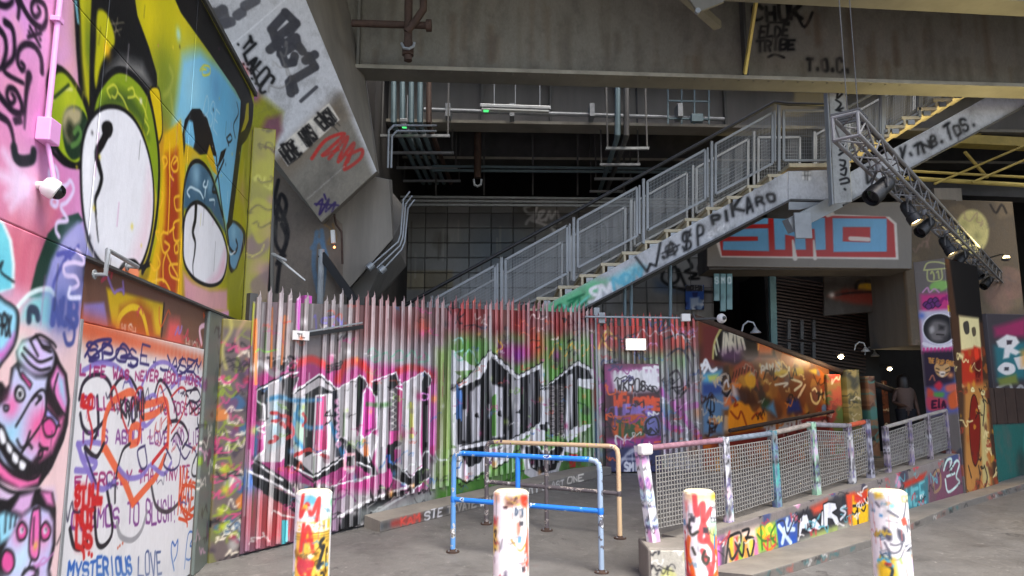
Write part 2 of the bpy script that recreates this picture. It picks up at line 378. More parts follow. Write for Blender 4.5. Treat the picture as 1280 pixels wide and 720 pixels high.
M = dict(
 paint=paintmat('spray_paint', .42, .12, chip=.08, fine=(.94, 1.05)), paint_metal=paintmat('paint_on_metal', .38, .45, (45, 42, 42), .08, .5, 5, .2),
 paint_conc=paintmat('paint_on_concrete', .7, .55, (88, 84, 78), .3, .3, 3.0, .6), paint_post=paintmat('paint_on_posts', .35, .12, (90, 85, 70), .1),
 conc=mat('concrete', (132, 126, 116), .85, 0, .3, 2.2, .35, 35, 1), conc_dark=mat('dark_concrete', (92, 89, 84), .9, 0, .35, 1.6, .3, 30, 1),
 edge=mat('dusty_edge_highlight', (150, 146, 132), .8, 0, .3, 3, .15, 30, 0), steel_lt=mat('girder_steel_lit', (132, 128, 118), .65, 0, .28, 1.3, .1, 30, 1), steel=mat('girder_steel', (112, 110, 101), .6, 0, .28, 1.3, .1, 30, 1), steel_dark=mat('dark_steel', (72, 72, 71), .6, 0, .3, 3, .1),  # edge: painted highlight; steel_lt: girder steel lightened in place of light
 galv=mat('galvanised_steel', (150, 154, 156), .45, .35, .22, 7, .08), stair=mat('stair_steel', (140, 144, 146), .5, .1, .2, 3, .08, 40),
 tread=mat('pale_tread', (186, 176, 150), .8, 0, .3, 5, .2), black=mat('black_paint', (22, 22, 23), .5, 0, .3, 5, .05),
 block=mat('blockwork', (140, 140, 138), .9, 0, .22, 1.2, .3, 50), mortar=mat('mortar', (84, 83, 81), .95, 0, .2, 8, .2),
 pink=mat('pink_paint', (226, 160, 212), .45, 0, .08, 5, .05), white=mat('white_plastic', (225, 222, 216), .4, 0, .06, 5, .03),
 blue=mat('blue_pipe_paint', (52, 132, 214), .35, 0, .15, 14, .1), cream=mat('cream_pipe_paint', (222, 196, 156), .45, 0, .2, 12, .1),
 rust=mat('rusty_pipe', (70, 52, 42), .8, 0, .4, 9, .3), conduit=mat('conduit_blue_grey', (96, 116, 122), .5, .1, .2, 6, .05),
 mesh=mat('mesh_wire', (140, 137, 130), .6, .1, .25, 20, .05), glassdark=mat('dark_lens', (18, 18, 20), .1, 0, .1, 4, 0),
 tube=mat('lamp_diffuser', (196, 200, 196), .5, 0, .08, 5, 0), green_led=mat('green_indicator', (60, 230, 90), .4, 0, 0, 5, 0, emit=((.1, 1, .25), .35)),
 warm=mat('lit_warm_lamp', (255, 226, 170), .4, 0, 0, 5, 0, emit=((1, .72, .32), 6)), exitl=mat('lit_sign', (255, 240, 220), .4, 0, 0, 5, 0, emit=((1, .84, .62), 2.2)),
 bulb=mat('small_lit_bulb', (255, 226, 170), .4, 0, 0, 5, 0, emit=((1, .78, .45), 10)),
 bulk_dark=mat('dark_wall', (44, 41, 39), .9, 0, .35, 2, .2), deck=mat('deck_soffit', (96, 94, 90), .9, 0, .3, 1, .2),  # bulk_dark: plain dark tone for the enclosing walls
 louvre=mat('brown_slats', (62, 46, 38), .6, 0, .35, 4, .1), yellow=mat('yellow_painted_steel', (196, 176, 96), .55, 0, .25, 4, .1),
 alu=mat('truss_aluminium', (112, 112, 112), .7, 0, .2, 10, .05), banner=mat('teal_banner', (92, 124, 124), .7, 0, .25, 5, .1),
 skin=mat('skin', (84, 60, 48), .55, 0, .08, 10, .05), hair=mat('dark_hair', (24, 18, 16), .5, 0, .3, 40, .3),
 cloth_top=mat('pale_top', (92, 74, 66), .8, 0, .1, 20, .2), cloth=mat('dark_trousers', (26, 26, 32), .85, 0, .2, 20, .2),
 tarp=mat('black_louvre', (20, 19, 19), .6, 0, .2, 6, .1), beige=mat('beige_board', (120, 108, 84), .8, 0, .2, 3, .1), chain=mat('chain_steel', (120, 116, 110), .4, .6, .2, 20, .05),
)
# ground: worn grey paving with stains, scuffs and pale paint splashes
def ground_mat():
    m = bpy.data.materials.new('worn_paving'); m.use_nodes = True; t = m.node_tree; N, L = t.nodes, t.links
    b = N['Principled BSDF']; tc = N.new('ShaderNodeNewGeometry')
    def noise(sc, det=8, ro=.65, dist=0):
        n = N.new('ShaderNodeTexNoise'); n.inputs['Scale'].default_value = sc; n.inputs['Detail'].default_value = det
        n.inputs['Roughness'].default_value = ro; n.inputs['Distortion'].default_value = dist; L.new(tc.outputs['Position'], n.inputs['Vector']); return n
    def ramp(n, a, ca, c, cc):
        r = N.new('ShaderNodeValToRGB'); e = r.color_ramp.elements; e[0].position = a; e[0].color = ca; e[1].position = c; e[1].color = cc
        L.new(n.outputs['Fac'], r.inputs[0]); return r
    def mix(f, a, c):
        x = N.new('ShaderNodeMix'); x.data_type = 'RGBA'
        L.new(f, x.inputs['Factor'])
        for s_, i_ in ((a, 'A'), (c, 'B')):
            if isinstance(s_, tuple): x.inputs[i_].default_value = s_
            else: L.new(s_, x.inputs[i_])
        return x.outputs['Result']
    base = ramp(noise(.9), .3, lin((86, 84, 81)), .72, lin((114, 112, 108))).outputs[0]
    st = ramp(noise(2.6, 10, .72, .6), .5, (0, 0, 0, 1), .66, (.45, .45, .45, 1)).outputs[0]
    c = mix(st, base, lin((62, 60, 57)))
    sc = ramp(noise(4.2, 12, .8, 1.5), .57, (0, 0, 0, 1), .66, (.8, .8, .8, 1)).outputs[0]
    c = mix(sc, c, lin((140, 137, 131)))
    rd = ramp(noise(1.1, 4, .5, .3), .70, (0, 0, 0, 1), .80, (.45, .45, .45, 1)).outputs[0]
    c = mix(rd, c, lin((140, 72, 56)))
    sp_ = ramp(noise(46, 2, .5), .7, (0, 0, 0, 1), .78, (.5, .5, .5, 1)).outputs[0]
    c = mix(sp_, c, lin((44, 42, 40)))
    vo = N.new('ShaderNodeTexVoronoi'); vo.inputs['Scale'].default_value = 5.5; L.new(tc.outputs['Position'], vo.inputs['Vector'])
    gm = N.new('ShaderNodeValToRGB'); e = gm.color_ramp.elements; e[0].position = .055; e[0].color = (.55, .55, .55, 1); e[1].position = .075; e[1].color = (0, 0, 0, 1); L.new(vo.outputs['Distance'], gm.inputs[0])
    c = mix(gm.outputs[0], c, lin((150, 148, 142)))
    v2 = N.new('ShaderNodeTexVoronoi'); v2.feature = 'DISTANCE_TO_EDGE'; v2.inputs['Scale'].default_value = .55; v2.inputs['Randomness'].default_value = 1; L.new(noise(1.7, 6, .7, 0).outputs['Color'], v2.inputs['Vector'])
    ck_ = N.new('ShaderNodeValToRGB'); e = ck_.color_ramp.elements; e[0].position = .0; e[0].color = (.7, .7, .7, 1); e[1].position = .012; e[1].color = (0, 0, 0, 1); L.new(v2.outputs['Distance'], ck_.inputs[0])
    c = mix(ck_.outputs[0], c, lin((30, 28, 27)))
    L.new(c, b.inputs['Base Color'])
    rr = ramp(noise(3.0), .3, (.45, .45, .45, 1), .7, (.85, .85, .85, 1)); L.new(rr.outputs[0], b.inputs['Roughness'])
    bp = N.new('ShaderNodeBump'); bp.inputs['Strength'].default_value = .35; bp.inputs['Distance'].default_value = .012
    L.new(noise(38, 8).outputs['Fac'], bp.inputs['Height']); L.new(bp.outputs[0], b.inputs['Normal'])
    return m
M['ground'] = ground_mat()
R_ = random.Random(11)
# ================================================================== SETTING
g = MB()
ys = [-60, -20, 0, RAMP0, RAMP1, 30, 90]
xs = [-90, -20, 0, 20, 90]
gv = [(x, y, zg(y)) for y in ys for x in xs]
g.add(gv, [(j*5+i, j*5+i+1, (j+1)*5+i+1, (j+1)*5+i) for j in range(len(ys)-1) for i in range(4)])
struct('ground', g, M['ground'])

# bridge deck overhead; slot between the slabs added to let sky light in
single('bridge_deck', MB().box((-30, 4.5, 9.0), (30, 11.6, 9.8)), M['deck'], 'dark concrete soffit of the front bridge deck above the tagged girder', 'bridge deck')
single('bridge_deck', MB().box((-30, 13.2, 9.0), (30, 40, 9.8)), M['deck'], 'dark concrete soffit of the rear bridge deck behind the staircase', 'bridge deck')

# ------------------------------------------------------------------ left mural building
WP = G(247, 716); WU = Vector((math.sin(math.radians(-7.3)), math.cos(math.radians(-7.3)), 0))
WL = Plane((WP.x, WP.y, 0), WU)
A_END = WL.ab(311, 240)[0]; A_DOOR0 = WL.ab(99, 420)[0]; A_DOOR1 = WL.ab(252, 560)[0]; A_JAMB = WL.ab(266, 560)[0]
Z_LEDGE, Z_DOOR, Z_TOP, Z_J = 2.44, 2.06, 5.12, 3.83
cw = Canvas(WL, -4.6, A_END, 0, Z_TOP, 92, 135, (217, 152, 200))
K1 = zoomp(0, 0, 4); K2 = zoomp(0, 180, 4); K3 = zoomp(170, 0, 4); K4 = zoomp(170, 180, 4); K5 = zoomp(0, 360, 4); K6 = zoomp(0, 540, 4)
BLK, OLI, SKY, WHT = (14, 15, 18), (168, 164, 16), (112, 182, 216), (226, 227, 233)
def mural(c):
    L, P, S = c.line, c.poly, c.spray
    # pink ground
    for p, r, col in [((20, 60), .5, (226, 140, 170)), ((60, 200), .45, (205, 130, 195)), ((10, 230), .35, (222, 130, 165)), ((30, 300), .4, (216, 110, 130)), ((70, 250), .3, (214, 120, 170)), ((20, 20), .3, (212, 150, 222)), ((70, 60), .25, (230, 170, 215))]: S(p, r, col, .7)
    for q in ["8,330 12,300 20,270 27,240 40,230", "22,345 26,310 36,285 40,262 55,250", "38,358 42,325 50,300 58,285 66,265"]:
        L(pts(q), .11, (222, 120, 128), .55, .05); L([(x+7, y+4) for x, y in pts(q)], .05, (176, 60, 90), .5, .05)
    P(pts("-40,372 110,395 100,760 -80,760"), (234, 200, 200), 1, .12)
    for q in ["60,20 66,40 72,50", "18,25 24,40 26,50", "66,90 78,95 92,80", "10,110 30,105"]: L(pts(q), .05, (236, 168, 178), .6, .04)
    # white burst behind the dome camera
    for q in ["30,232 5,190", "30,232 -8,215", "30,232 8,246", "30,235 14,260"]: L(pts(q), .07, (238, 216, 240), .8, .02, sm=False, taper=(1.2, .5))
    S((32, 232), .22, (236, 205, 236), .8)
    # cyan bubble at the edge
    P(K2("-40,360 20,390 60,480 75,600 72,720 -40,760"), (236, 246, 246), 1); P(K2("-40,375 10,400 45,485 60,600 56,720 -40,740"), (120, 214, 226), 1); P(K2("-40,500 30,560 50,640 48,720 -40,740"), (96, 190, 214), .6, .05)
    L(K2("-10,620 14,590 5,640 70,690"), .012, BLK)
    # black calligraphy on pink
    for q in ["100,0 120,45 160,105 210,140 232,95 225,30 185,0 160,20 160,60 180,85 200,60 190,35", "25,110 60,140 72,210 65,290 20,355 115,415", "210,360 205,290 175,235 130,220 95,250 88,310 110,352 122,330 105,312",
              "-10,470 30,520 70,560 105,565 108,520 80,455 45,440 35,480 55,520 75,495 60,470", "0,150 25,190 30,260 10,330 -5,345", "85,0 95,40 90,90", "0,580 40,610 60,660 70,720", "-5,20 30,30 60,10 62,-10"]:
        L(K1(q), .04, (22, 16, 30), taper=(1.0, .6))
    L(K1("145,380 130,480 122,640"), .05, (22, 16, 30), taper=(1.1, .3)); S(K1("143,378")[0], .03, (22, 16, 30), 1)
    for q in ["150,135 200,230", "140,185 205,165", "70,598 104,594", "76,615 106,610"]: L(K1(q), .022, (22, 16, 30), sm=False)
    for q in ["145,160 146,162", "200,195 202,197", "178,148 180,150"]: L(K1(q), .02, (22, 16, 30), sm=False)
    L(K2("70,20 80,65 110,85 160,75 168,40"), .06, (26, 36, 40)); L(pts("60,178 68,182 72,170 70,158"), .05, (26, 36, 40))
    # olive body of the creature
    P(pts("97,-30 330,-30 330,160 318,380 230,400 120,372 104,330 112,190 104,120"), OLI, 1, .01)
    for p, r, col in [((200, 20), .6, (190, 178, 10)), ((160, 40), .4, (150, 150, 20)), ((222, 60), .5, (176, 170, 20)), ((210, 130), .4, (140, 150, 40)), ((118, 30), .3, (150, 150, 30))]: S(p, r, col, .7)
    for p, r_, col in [((200, 150), .35, (84, 110, 40)), ((212, 110), .3, (120, 140, 60)), ((112, 60), .2, (96, 120, 30)), ((186, 20), .3, (206, 190, 20)), ((230, 30), .3, (200, 186, 24)), ((204, 185), .22, (220, 140, 30)), ((205, 90), .25, (110, 126, 30)), ((290, 340), .3, (110, 116, 30)), ((235, 375), .3, (150, 96, 30)), ((180, 375), .3, (110, 60, 30))]: S(p, r_, col, .75)
    # blue flank on the right
    P(pts("228,70 250,62 275,85 304,125 302,180 284,292 262,200 250,150 224,185 214,175 222,120"), SKY, 1, .07)
    for p, r, col in [((240, 110), .35, (150, 205, 225)), ((280, 130), .4, (96, 176, 214)), ((225, 175), .25, (150, 190, 190)), ((223, 43), .07, (160, 215, 225)), ((270, 110), .2, (90, 150, 190))]: S(p, r, col, .8)
    # black spine with green edge on the left
    P(pts("91,-20 98,-20 101,20 104,80 110,128 116,158 106,126 98,104 95,60"), BLK); P(pts("93,0 96,0 99,30 97,30"), (120, 180, 190))
    L(pts("103,0 104,60 108,118"), .05, (190, 184, 30), .8, .02); L(pts("115,40 114,100 116,150"), .03, BLK); L(pts("116,0 114,60 113,160"), .035, BLK)
    # ear
    P(pts("58,100 64,83 76,82 92,98 110,130 116,162 112,190 102,210 88,208 74,196 62,170 59,130"), BLK, 1, sm=True)
    P(pts("63,105 73,91 85,97 103,127 110,155 104,190 96,203 82,196 70,178 64,150 62,125"), (150, 172, 30), 1, sm=True)
    S((85, 120), .12, (186, 194, 40), .8); L(pts("66,125 80,112 90,112"), .02, (210, 214, 120)); L(pts("68,122 86,106"), .02, (30, 50, 20))
    P(pts("78,160 82,138 94,132 106,142 112,165 104,190 92,200 82,188"), (26, 48, 30), 1, sm=True)
    P(pts("78,152 82,137 92,133 101,139 100,152 92,160 88,178 82,172"), (170, 160, 122), 1, .015, sm=True); P(pts("82,160 86,150 92,158 90,178 84,172"), (40, 46, 30), 1, .02, sm=True)
    L(pts("90,182 97,178 101,168 98,160 93,166"), .035, (80, 120, 60)); L(pts("66,190 80,204 96,208 106,202"), .03, BLK)
    # black horn and brow
    P(pts("116,-20 166,-20 172,20 186,58 196,92 198,118 191,140 180,108 162,90 147,86 134,95 124,112 118,135 113,175 114,90 117,30"), BLK)
    P(pts("122,150 124,118 134,90 150,72 178,80 192,112 182,104 165,92 150,87 135,96"), (150, 150, 146), .75, .05)
    P(pts("121,20 125,12 134,18 142,40 143,55 137,62 131,72 125,86 120,110 118,90 120,55"), (178, 176, 20), 1, .008, sm=True); S((134, 62), .06, (232, 180, 30), .9)
    for q in ["140,25 150,45", "147,22 143,48", "139,30 155,28", "142,40 152,36"]: L(pts(q), .008, (150, 140, 110), .7, sm=False)
    P(pts("187,112 192,108 199,112 202,135 203,165 199,178 196,160 192,138"), (208, 182, 10), 1, sm=True); L(pts("187,112 192,108 199,112 202,135 203,165 199,178"), .018, BLK)
    # first eye
    P(pts("113,172 118,130 130,104 148,89 166,96 182,116 193,150 198,200 197,250 190,215 180,160 160,135 135,132 118,150"), (128, 152, 26), 1)
    P(pts("120,150 128,124 146,110 164,118 178,140 186,172 172,150 154,134 134,133"), (50, 74, 30), .8, .04)
    for q in ["138,122 134,112 142,106 147,113 144,122 140,120", "147,115 154,124 160,138", "160,112 166,110 168,120 160,122", "168,118 178,130 184,148", "181,150 186,160 184,168"]: L(pts(q), .016, (206, 208, 70), .9)
    L(pts("112,172 118,126 131,100 148,87 168,96 186,122 196,170 199,215 196,268 187,318 178,340"), .045, BLK)
    e1 = pts("101,212 103,180 110,155 122,139 138,133 156,138 172,156 184,186 191,222 192,262 187,300 176,332 160,346 143,341 124,326 110,298 103,258")
    P(e1, WHT, 1, sm=True); P(pts("186,215 192,250 186,305 172,338 150,346 165,320 178,280"), (226, 188, 200), .6, .09); P(pts("104,200 110,165 124,146 120,190 112,240 108,270"), (244, 244, 248), .7, .06)
    L(e1, .03, BLK, closed=True)
    P(pts("127,160 129,153 135,151 140,155 141,164 137,172 130,171"), BLK, 1, sm=True)
    L(pts("134,165 128,178 121,192 124,208 127,222 124,236 119,250 120,268 121,284 123,302"), .065, BLK, taper=(1.2, .15))
    # below the first eye: lavender cheek, dark pool, tongue
    P(pts("36,372 46,330 60,292 78,272 98,266 104,276 80,300 66,330 54,372"), (22, 56, 44), 1, sm=False)
    P(pts("52,372 64,326 80,296 97,278 103,278 110,306 124,332 150,352 150,372 96,380"), (156, 156, 216), 1, .015); S((92, 310), .16, (186, 182, 232), .8); S((105, 345), .2, (70, 70, 110), .7)
    P(pts("104,332 126,330 146,350 160,358 178,362 170,376 120,368 104,350"), (34, 30, 52), 1, .015)
    for q in ["98,308 90,318 82,320", "88,312 76,335 68,352 66,362", "72,318 84,316 88,324"]: L(pts(q), .03, (86, 90, 170))
    for q in ["96,312 104,322 104,330 92,328 80,332 82,344 94,346 98,356 88,362", "62,224 62,214 68,208 72,216 72,228 66,234 82,232 88,226 92,238 84,252 76,258 82,270 84,276 72,278 70,288 74,296", "66,248 64,254 70,258 72,250 66,246"]: L(pts(q), .028, (224, 206, 240))
    P(pts("150,358 149,342 158,331 168,330 174,340 170,356 160,366"), (236, 140, 100), 1, .01, sm=True); L(pts("148,360 148,342 157,329 168,327 176,334 188,330"), .035, BLK)
    # nose column
    P(pts("205,168 226,150 232,200 229,260 227,395 170,380 186,345 196,300 200,255 203,210"), (214, 170, 14), 1, .015)
    P(pts("207,195 222,188 224,240 223,300 222,350 218,388 196,384 200,330 206,280 208,240"), (158, 56, 18), 1, .05); S((212, 340), .2, (170, 60, 20), .7)
    for q in ["212,180 212,240 210,290", "205,205 203,198 207,196 209,203 205,210", "217,205 222,200 222,212 217,214 214,206 218,196 222,198", "217,225 212,215 212,185", "224,245 218,248 220,262 226,262", "224,275 217,280 218,300 226,300", "200,260 204,245 202,240",
              "204,290 201,296 203,312 207,316 212,308 206,302", "210,292 204,290", "207,318 204,330 204,352", "212,290 218,284", "209,318 214,330 222,345", "198,300 195,290 199,290", "196,318 200,330 194,338 188,330", "222,330 212,332 214,345 224,350", "190,352 204,350 212,362 214,374", "219,306 222,304 223,314 219,316 218,308"]: L(pts(q), .024, (232, 180, 40), .95)
    # second eye
    P(pts("228,168 231,150 240,136 250,136 259,148 265,168 271,196 262,192 246,194 238,190 230,200"), BLK); P(pts("231,166 236,150 241,152 244,176 240,192 232,190"), SKY, 1, .01); P(pts("228,205 232,180 240,184 246,190 252,196 240,206"), (206, 170, 20), 1, .01)
    P(pts("258,196 262,180 268,200 272,220 266,214"), (206, 170, 20), 1)
    P(pts("229,262 231,225 238,205 250,202 262,214 274,248 282,292 262,262 246,252 234,262"), (56, 92, 116), 1, .02); S((245, 218), .16, (140, 182, 204), .8); S((262, 232), .1, (120, 170, 196), .7)
    for q in ["237,246 234,240 238,234 243,236", "243,236 250,240 254,248", "256,226 254,232 258,234 260,226", "257,234 256,246", "262,250 268,250 268,256"]: L(pts(q), .022, (190, 214, 224))
    L(pts("229,300 229,250 233,220 240,204 250,202 260,212 268,230 278,270"), .04, BLK); L(pts("270,192 275,240 282,290 287,312"), .03, BLK); L(pts("270,240 266,236 280,200"), .03, BLK); P(pts("271,212 276,190 283,185 280,196"), BLK)
    e2 = pts("229,300 231,272 238,257 247,253 257,259 268,274 278,292 284,316 282,338 276,352 264,357 250,353 238,343 230,326")
    P(e2, (222, 224, 230), 1, sm=True); P(pts("282,310 282,340 272,354 258,356 272,340"), (224, 176, 196), .8, .06); P(pts("229,340 240,352 262,362 284,362 284,390 232,390"), (206, 150, 170), .9, .03); L(e2, .035, BLK, closed=True)
    L(pts("245,258 244,275 241,290 244,303 243,318 241,332 242,346"), .065, BLK, taper=(1.2, .12))
    # right ear and border
    P(pts("283,282 290,275 300,280 307,292 305,312 301,330 293,343 286,334 286,308"), BLK, 1, sm=True); P(pts("285,284 291,279 299,284 304,294 301,314 297,328 293,337 288,330 287,308"), (96, 150, 182), 1, .01, sm=True)
    L(pts("287,310 293,316 297,308 295,300"), .04, (24, 34, 44)); L(pts("285,308 288,318 294,314"), .02, (220, 226, 230)); S((292, 290), .12, (140, 190, 214), .8)
    P(pts("208,-25 238,-25 312,112 318,135 312,170 302,182 290,280 283,290 296,182 299,160 301,126 294,112 262,66 226,16"), BLK)
    P(pts("308,130 311,128 311,150 306,162 301,166 306,148"), (176, 166, 20), 1); L(pts("296,128 298,142 292,156 294,172"), .02, BLK); L(pts("284,172 288,168 290,174 286,178 283,172 286,182"), .02, BLK)
    L(pts("250,88 255,82 262,84 262,92 254,94 253,87 258,87"), .02, (204, 204, 60)); c.text('DSE', pts("252,140 272,170 276,140 258,118"), (190, 214, 222), .014, .7)
    for q in ["222,176 216,140 214,120", "205,120 212,112 216,96 212,84"]: L(pts(q), .03, (190, 190, 90), .45, .02)
    # strip beyond the border: olive with pale squiggles
    P(pts("318,150 330,120 330,420 286,420 286,345 296,335 308,300 304,185"), (150, 150, 30), 1, .01)
    for q in ["306,200 303,240 308,280 312,320", "312,170 309,230", "300,360 306,330 304,300"]: L(pts(q), .03, (190, 186, 110), .7, .01)
    S((303, 240), .2, (176, 140, 110), .6)
    # below the ledge at left: the two grinning heads
    L(pts("15,400 22,384 40,366 62,362 70,380 66,408"), .03, (236, 246, 246)); P(pts("26,400 30,384 42,370 62,366 68,385 62,410"), (140, 212, 214), 1, .03); L(K5("145,160 150,110 180,115 190,150"), .05, (44, 60, 80)); S((76, 392), .2, (90, 110, 170), .8)
    c.text('NUB', K5("255,170 390,190 390,80 270,60"), (70, 84, 150), .05); L(K5("330,150 370,200 365,270 335,280 320,230"), .03, (64, 76, 140)); L(K5("350,0 345,45 400,48"), .03, (214, 214, 240))
    P(K5("-20,60 30,60 90,110 95,200 75,290 20,370 -20,390"), BLK, 1, sm=True); P(K5("-20,75 30,78 78,118 80,200 62,275 15,350 -20,365"), (150, 214, 238), 1, .01, sm=True); P(K5("70,230 62,275 15,350 -20,365 -20,330 20,310"), (226, 90, 190), 1, .02); c.text('PRX', K5("-20,230 55,250 58,150 -10,130"), BLK, .014)
    LAV, CYN, MAG = (206, 196, 236), (150, 216, 238), (226, 84, 156)
    P(K5("-20,470 10,470 30,500 45,480 55,400 85,370 78,320 110,260 170,240 250,270 285,330 300,370 335,430 350,560 340,680 320,760 260,900 190,1000 100,1010 -20,960"), BLK, 1, sm=False)
    P(K5("90,330 120,270 175,252 240,285 270,345 250,410 190,430 130,400"), LAV, 1, .01, sm=True); P(K5("70,400 110,400 180,450 235,450 225,520 240,620 210,800 120,920 20,880 -20,800 -20,600 40,560"), (200, 206, 238), 1, .01)
    P(K5("250,470 285,390 320,440 335,560 325,640 280,560"), (230, 130, 196), 1, .01); P(K5("290,430 315,460 328,580 300,520"), CYN, 1, .02); P(K5("205,620 240,600 285,660 320,640 310,700 260,820 200,860"), (232, 120, 176), 1, .02)
    S(K5("60,700")[0], .12, CYN, .9); S(K5("190,700")[0], .14, (240, 90, 150), .9); S(K5("60,590")[0], .09, (236, 110, 170), .9); S(K5("190,330")[0], .1, (220, 190, 240), .8); S(K5("110,310")[0], .07, (190, 236, 220), .9)
    for q in ["120,300 160,340 200,370 260,350", "110,330 150,380 200,410 250,400", "150,260 170,300 190,340", "200,270 215,300 255,320", "90,400 110,450 150,470", "160,255 200,235 260,270 280,295", "180,235 210,285 250,300",
              "250,470 230,560 245,640 300,690", "290,430 270,520 300,600 330,640", "80,690 110,640 170,540 215,510 232,560 215,660 150,760 110,800 85,760", "160,560 185,535 195,560 180,580", "200,540 208,550 198,560"]: L(K5(q), .016, BLK)
    P(K5("110,420 160,480 150,505 105,440"), MAG); P(K5("235,600 295,670 285,700 228,640"), (170, 160, 230)); L(K5("110,420 160,480 150,505 105,440"), .01, BLK, closed=True, sm=False); L(K5("235,600 295,670 285,700 228,640"), .012, BLK, closed=True, sm=False)
    P(K5("70,520 90,485 120,500 128,540 110,570 80,565"), BLK, 1, sm=True); P(K5("82,530 95,500 115,512 118,540 104,558 88,552"), (240, 240, 246), 1, sm=True); P(K5("92,520 108,520 106,545 94,545"), BLK, 1, sm=True)
    for q in [("215,680 250,650 280,690 270,735 230,740", MAG), ("20,590 42,592 38,612 22,610", LAV)]: P(K5(q[0]), q[1], 1, sm=True); L(K5(q[0]), .014, BLK, closed=True)
    # grin
    P(K6("-20,-60 20,-30 50,40 120,120 160,150 150,200 100,215 40,160 -20,60"), BLK); 
    for q in ["0,-20 20,0 30,50 10,60 -5,20", "35,50 60,80 55,110 35,90", "65,100 92,125 85,160 62,140", "100,140 130,160 120,190 98,180"]: P(K6(q), (240, 240, 244), 1, sm=True)
    P(K6("-20,130 60,210 140,240 200,215 190,255 100,285 20,240 -20,200"), (238, 110, 170), 1, .01); P(K6("-20,250 60,290 150,292 270,280 280,340 240,380 100,410 -20,420"), (214, 190, 220), 1, .02)
    for q in ["-20,120 60,205 140,235 190,220 205,170 225,165", "-20,255 60,300 150,300 200,288", "195,60 210,80 240,85", "190,130 195,100 212,92 210,120 195,135", "150,0 130,60 110,100 140,60 160,80"]: L(K6(q), .018, BLK)
    # lower head
    P(K6("-20,330 40,340 95,300 200,288 265,300 280,380 278,560 250,690 270,780 -20,790"), BLK, 1); P(K6("100,320 170,300 150,380 110,410 60,390"), (216, 170, 216), 1, .01); P(K6("205,300 255,300 270,370 235,360"), (230, 130, 190), 1, .01)
    P(K6("20,400 100,430 60,520 0,560 -20,420"), CYN, 1, .01); P(K6("115,420 180,370 245,400 265,450 262,560 235,690 240,780 30,780 10,620 40,540 90,470"), (196, 200, 240), 1, .01); S(K6("120,620")[0], .16, (196, 230, 246), .9); S(K6("220,520")[0], .1, (240, 150, 196), .9); S(K6("100,500")[0], .08, (236, 110, 170), .8); S(K6("170,700")[0], .1, (226, 170, 226), .8)
    P(K6("145,590 160,410 180,385 200,400 195,600 170,640"), (236, 110, 180), 1, .01, sm=True); L(K6("145,590 160,410 180,385 200,400 195,600 170,640"), .014, BLK, closed=True)
    for x in (110, 228):
        P(K6(f"{x-25},490 {x},450 {x+25},485 {x+15},530 {x-15},540"), MAG, 1, sm=True); L(K6(f"{x-25},490 {x},450 {x+25},485 {x+15},530 {x-15},540"), .014, BLK, closed=True); P(K6(f"{x-10},480 {x+8},478 {x+6},505 {x-8},508"), (230, 230, 240), 1, sm=True); P(K6(f"{x-4},482 {x+6},482 {x+4},500"), BLK)
    P(K6("5,640 30,590 65,610 70,670 40,710 10,690"), MAG, 1, sm=True); L(K6("5,640 30,590 65,610 70,670 40,710 10,690"), .016, BLK, closed=True); L(K6("110,720 150,680 190,700 185,720"), .02, BLK); L(K6("145,680 155,640"), .014, BLK)
    for q in ["30,410 25,500", "55,420 50,480", "80,425 72,470", "170,430 165,560"]: L(K6(q), .012, BLK)
    P(K6("-20,720 250,690 240,800 -20,800"), (214, 196, 226), .5, .03)
    c.tags((-3.2, .1, -2.2, .9), 14, [BLK, (200, 120, 190)], .1, .012, .8)
mural(cw)
cw.drips((-3.2, .6, A_END, 4.8), 70, [(40, 40, 46), (236, 226, 230), (200, 190, 60), (180, 90, 150)], .3, .007)
for _k in range(60): cw.spray((cw.rng.uniform(-3.2, A_END), cw.rng.uniform(.2, 5.0)), cw.rng.uniform(.01, .03), cw.rng.choice([(236, 232, 236), (30, 30, 34), (220, 200, 60), (220, 120, 180)]), .8, raw=True)
wall = thing('mural_wall', 'tall panelled wall with a painted bulging-eyed creature and a pink field', 'wall', (WP.x, WP.y, 0))
gp = .004
ac = WL.ab(238, 140)[0]
for (a0, a1, b0, b1) in [(-4.6, A_DOOR0, 0, Z_LEDGE), (-4.6, A_DOOR0, Z_LEDGE, Z_J), (-4.6, A_DOOR0, Z_J, Z_TOP), (A_DOOR0, ac, Z_LEDGE, Z_J), (A_DOOR0, ac, Z_J, Z_TOP), (ac, A_END, Z_LEDGE, Z_J), (ac, A_END, Z_J, Z_TOP)]:
    panel('panel', cw, a0+gp, a1-gp, b0+gp, b1-gp, M['paint'], wall, 0, .05)
# solid core behind the panels, door recess cut out
NB = WL.N
def wbox(a0, a1, b0, b1, n0, n1): 
    return MB().hexa([WL.pt(a0, b0, n0), WL.pt(a1, b0, n0), WL.pt(a1, b0, n1), WL.pt(a0, b0, n1), WL.pt(a0, b1, n0), WL.pt(a1, b1, n0), WL.pt(a1, b1, n1), WL.pt(a0, b1, n1)])
obj('core', wbox(-9, A_END-.01, 0, Z_TOP-.01, -3.0, -.16), M['conc_dark'], wall)
obj('backing', wbox(A_DOOR0+.02, A_END-.02, Z_LEDGE+.02, Z_TOP-.02, -.16, -.052), M['conc_dark'], wall)
obj('backing', wbox(-9, A_DOOR0-.0, 0, Z_TOP-.02, -.16, -.052), M['pink'], wall)
obj('coping', wbox(-9, A_END+.02, Z_TOP, Z_TOP+.05, -3.0, .03), M['steel_dark'], wall)
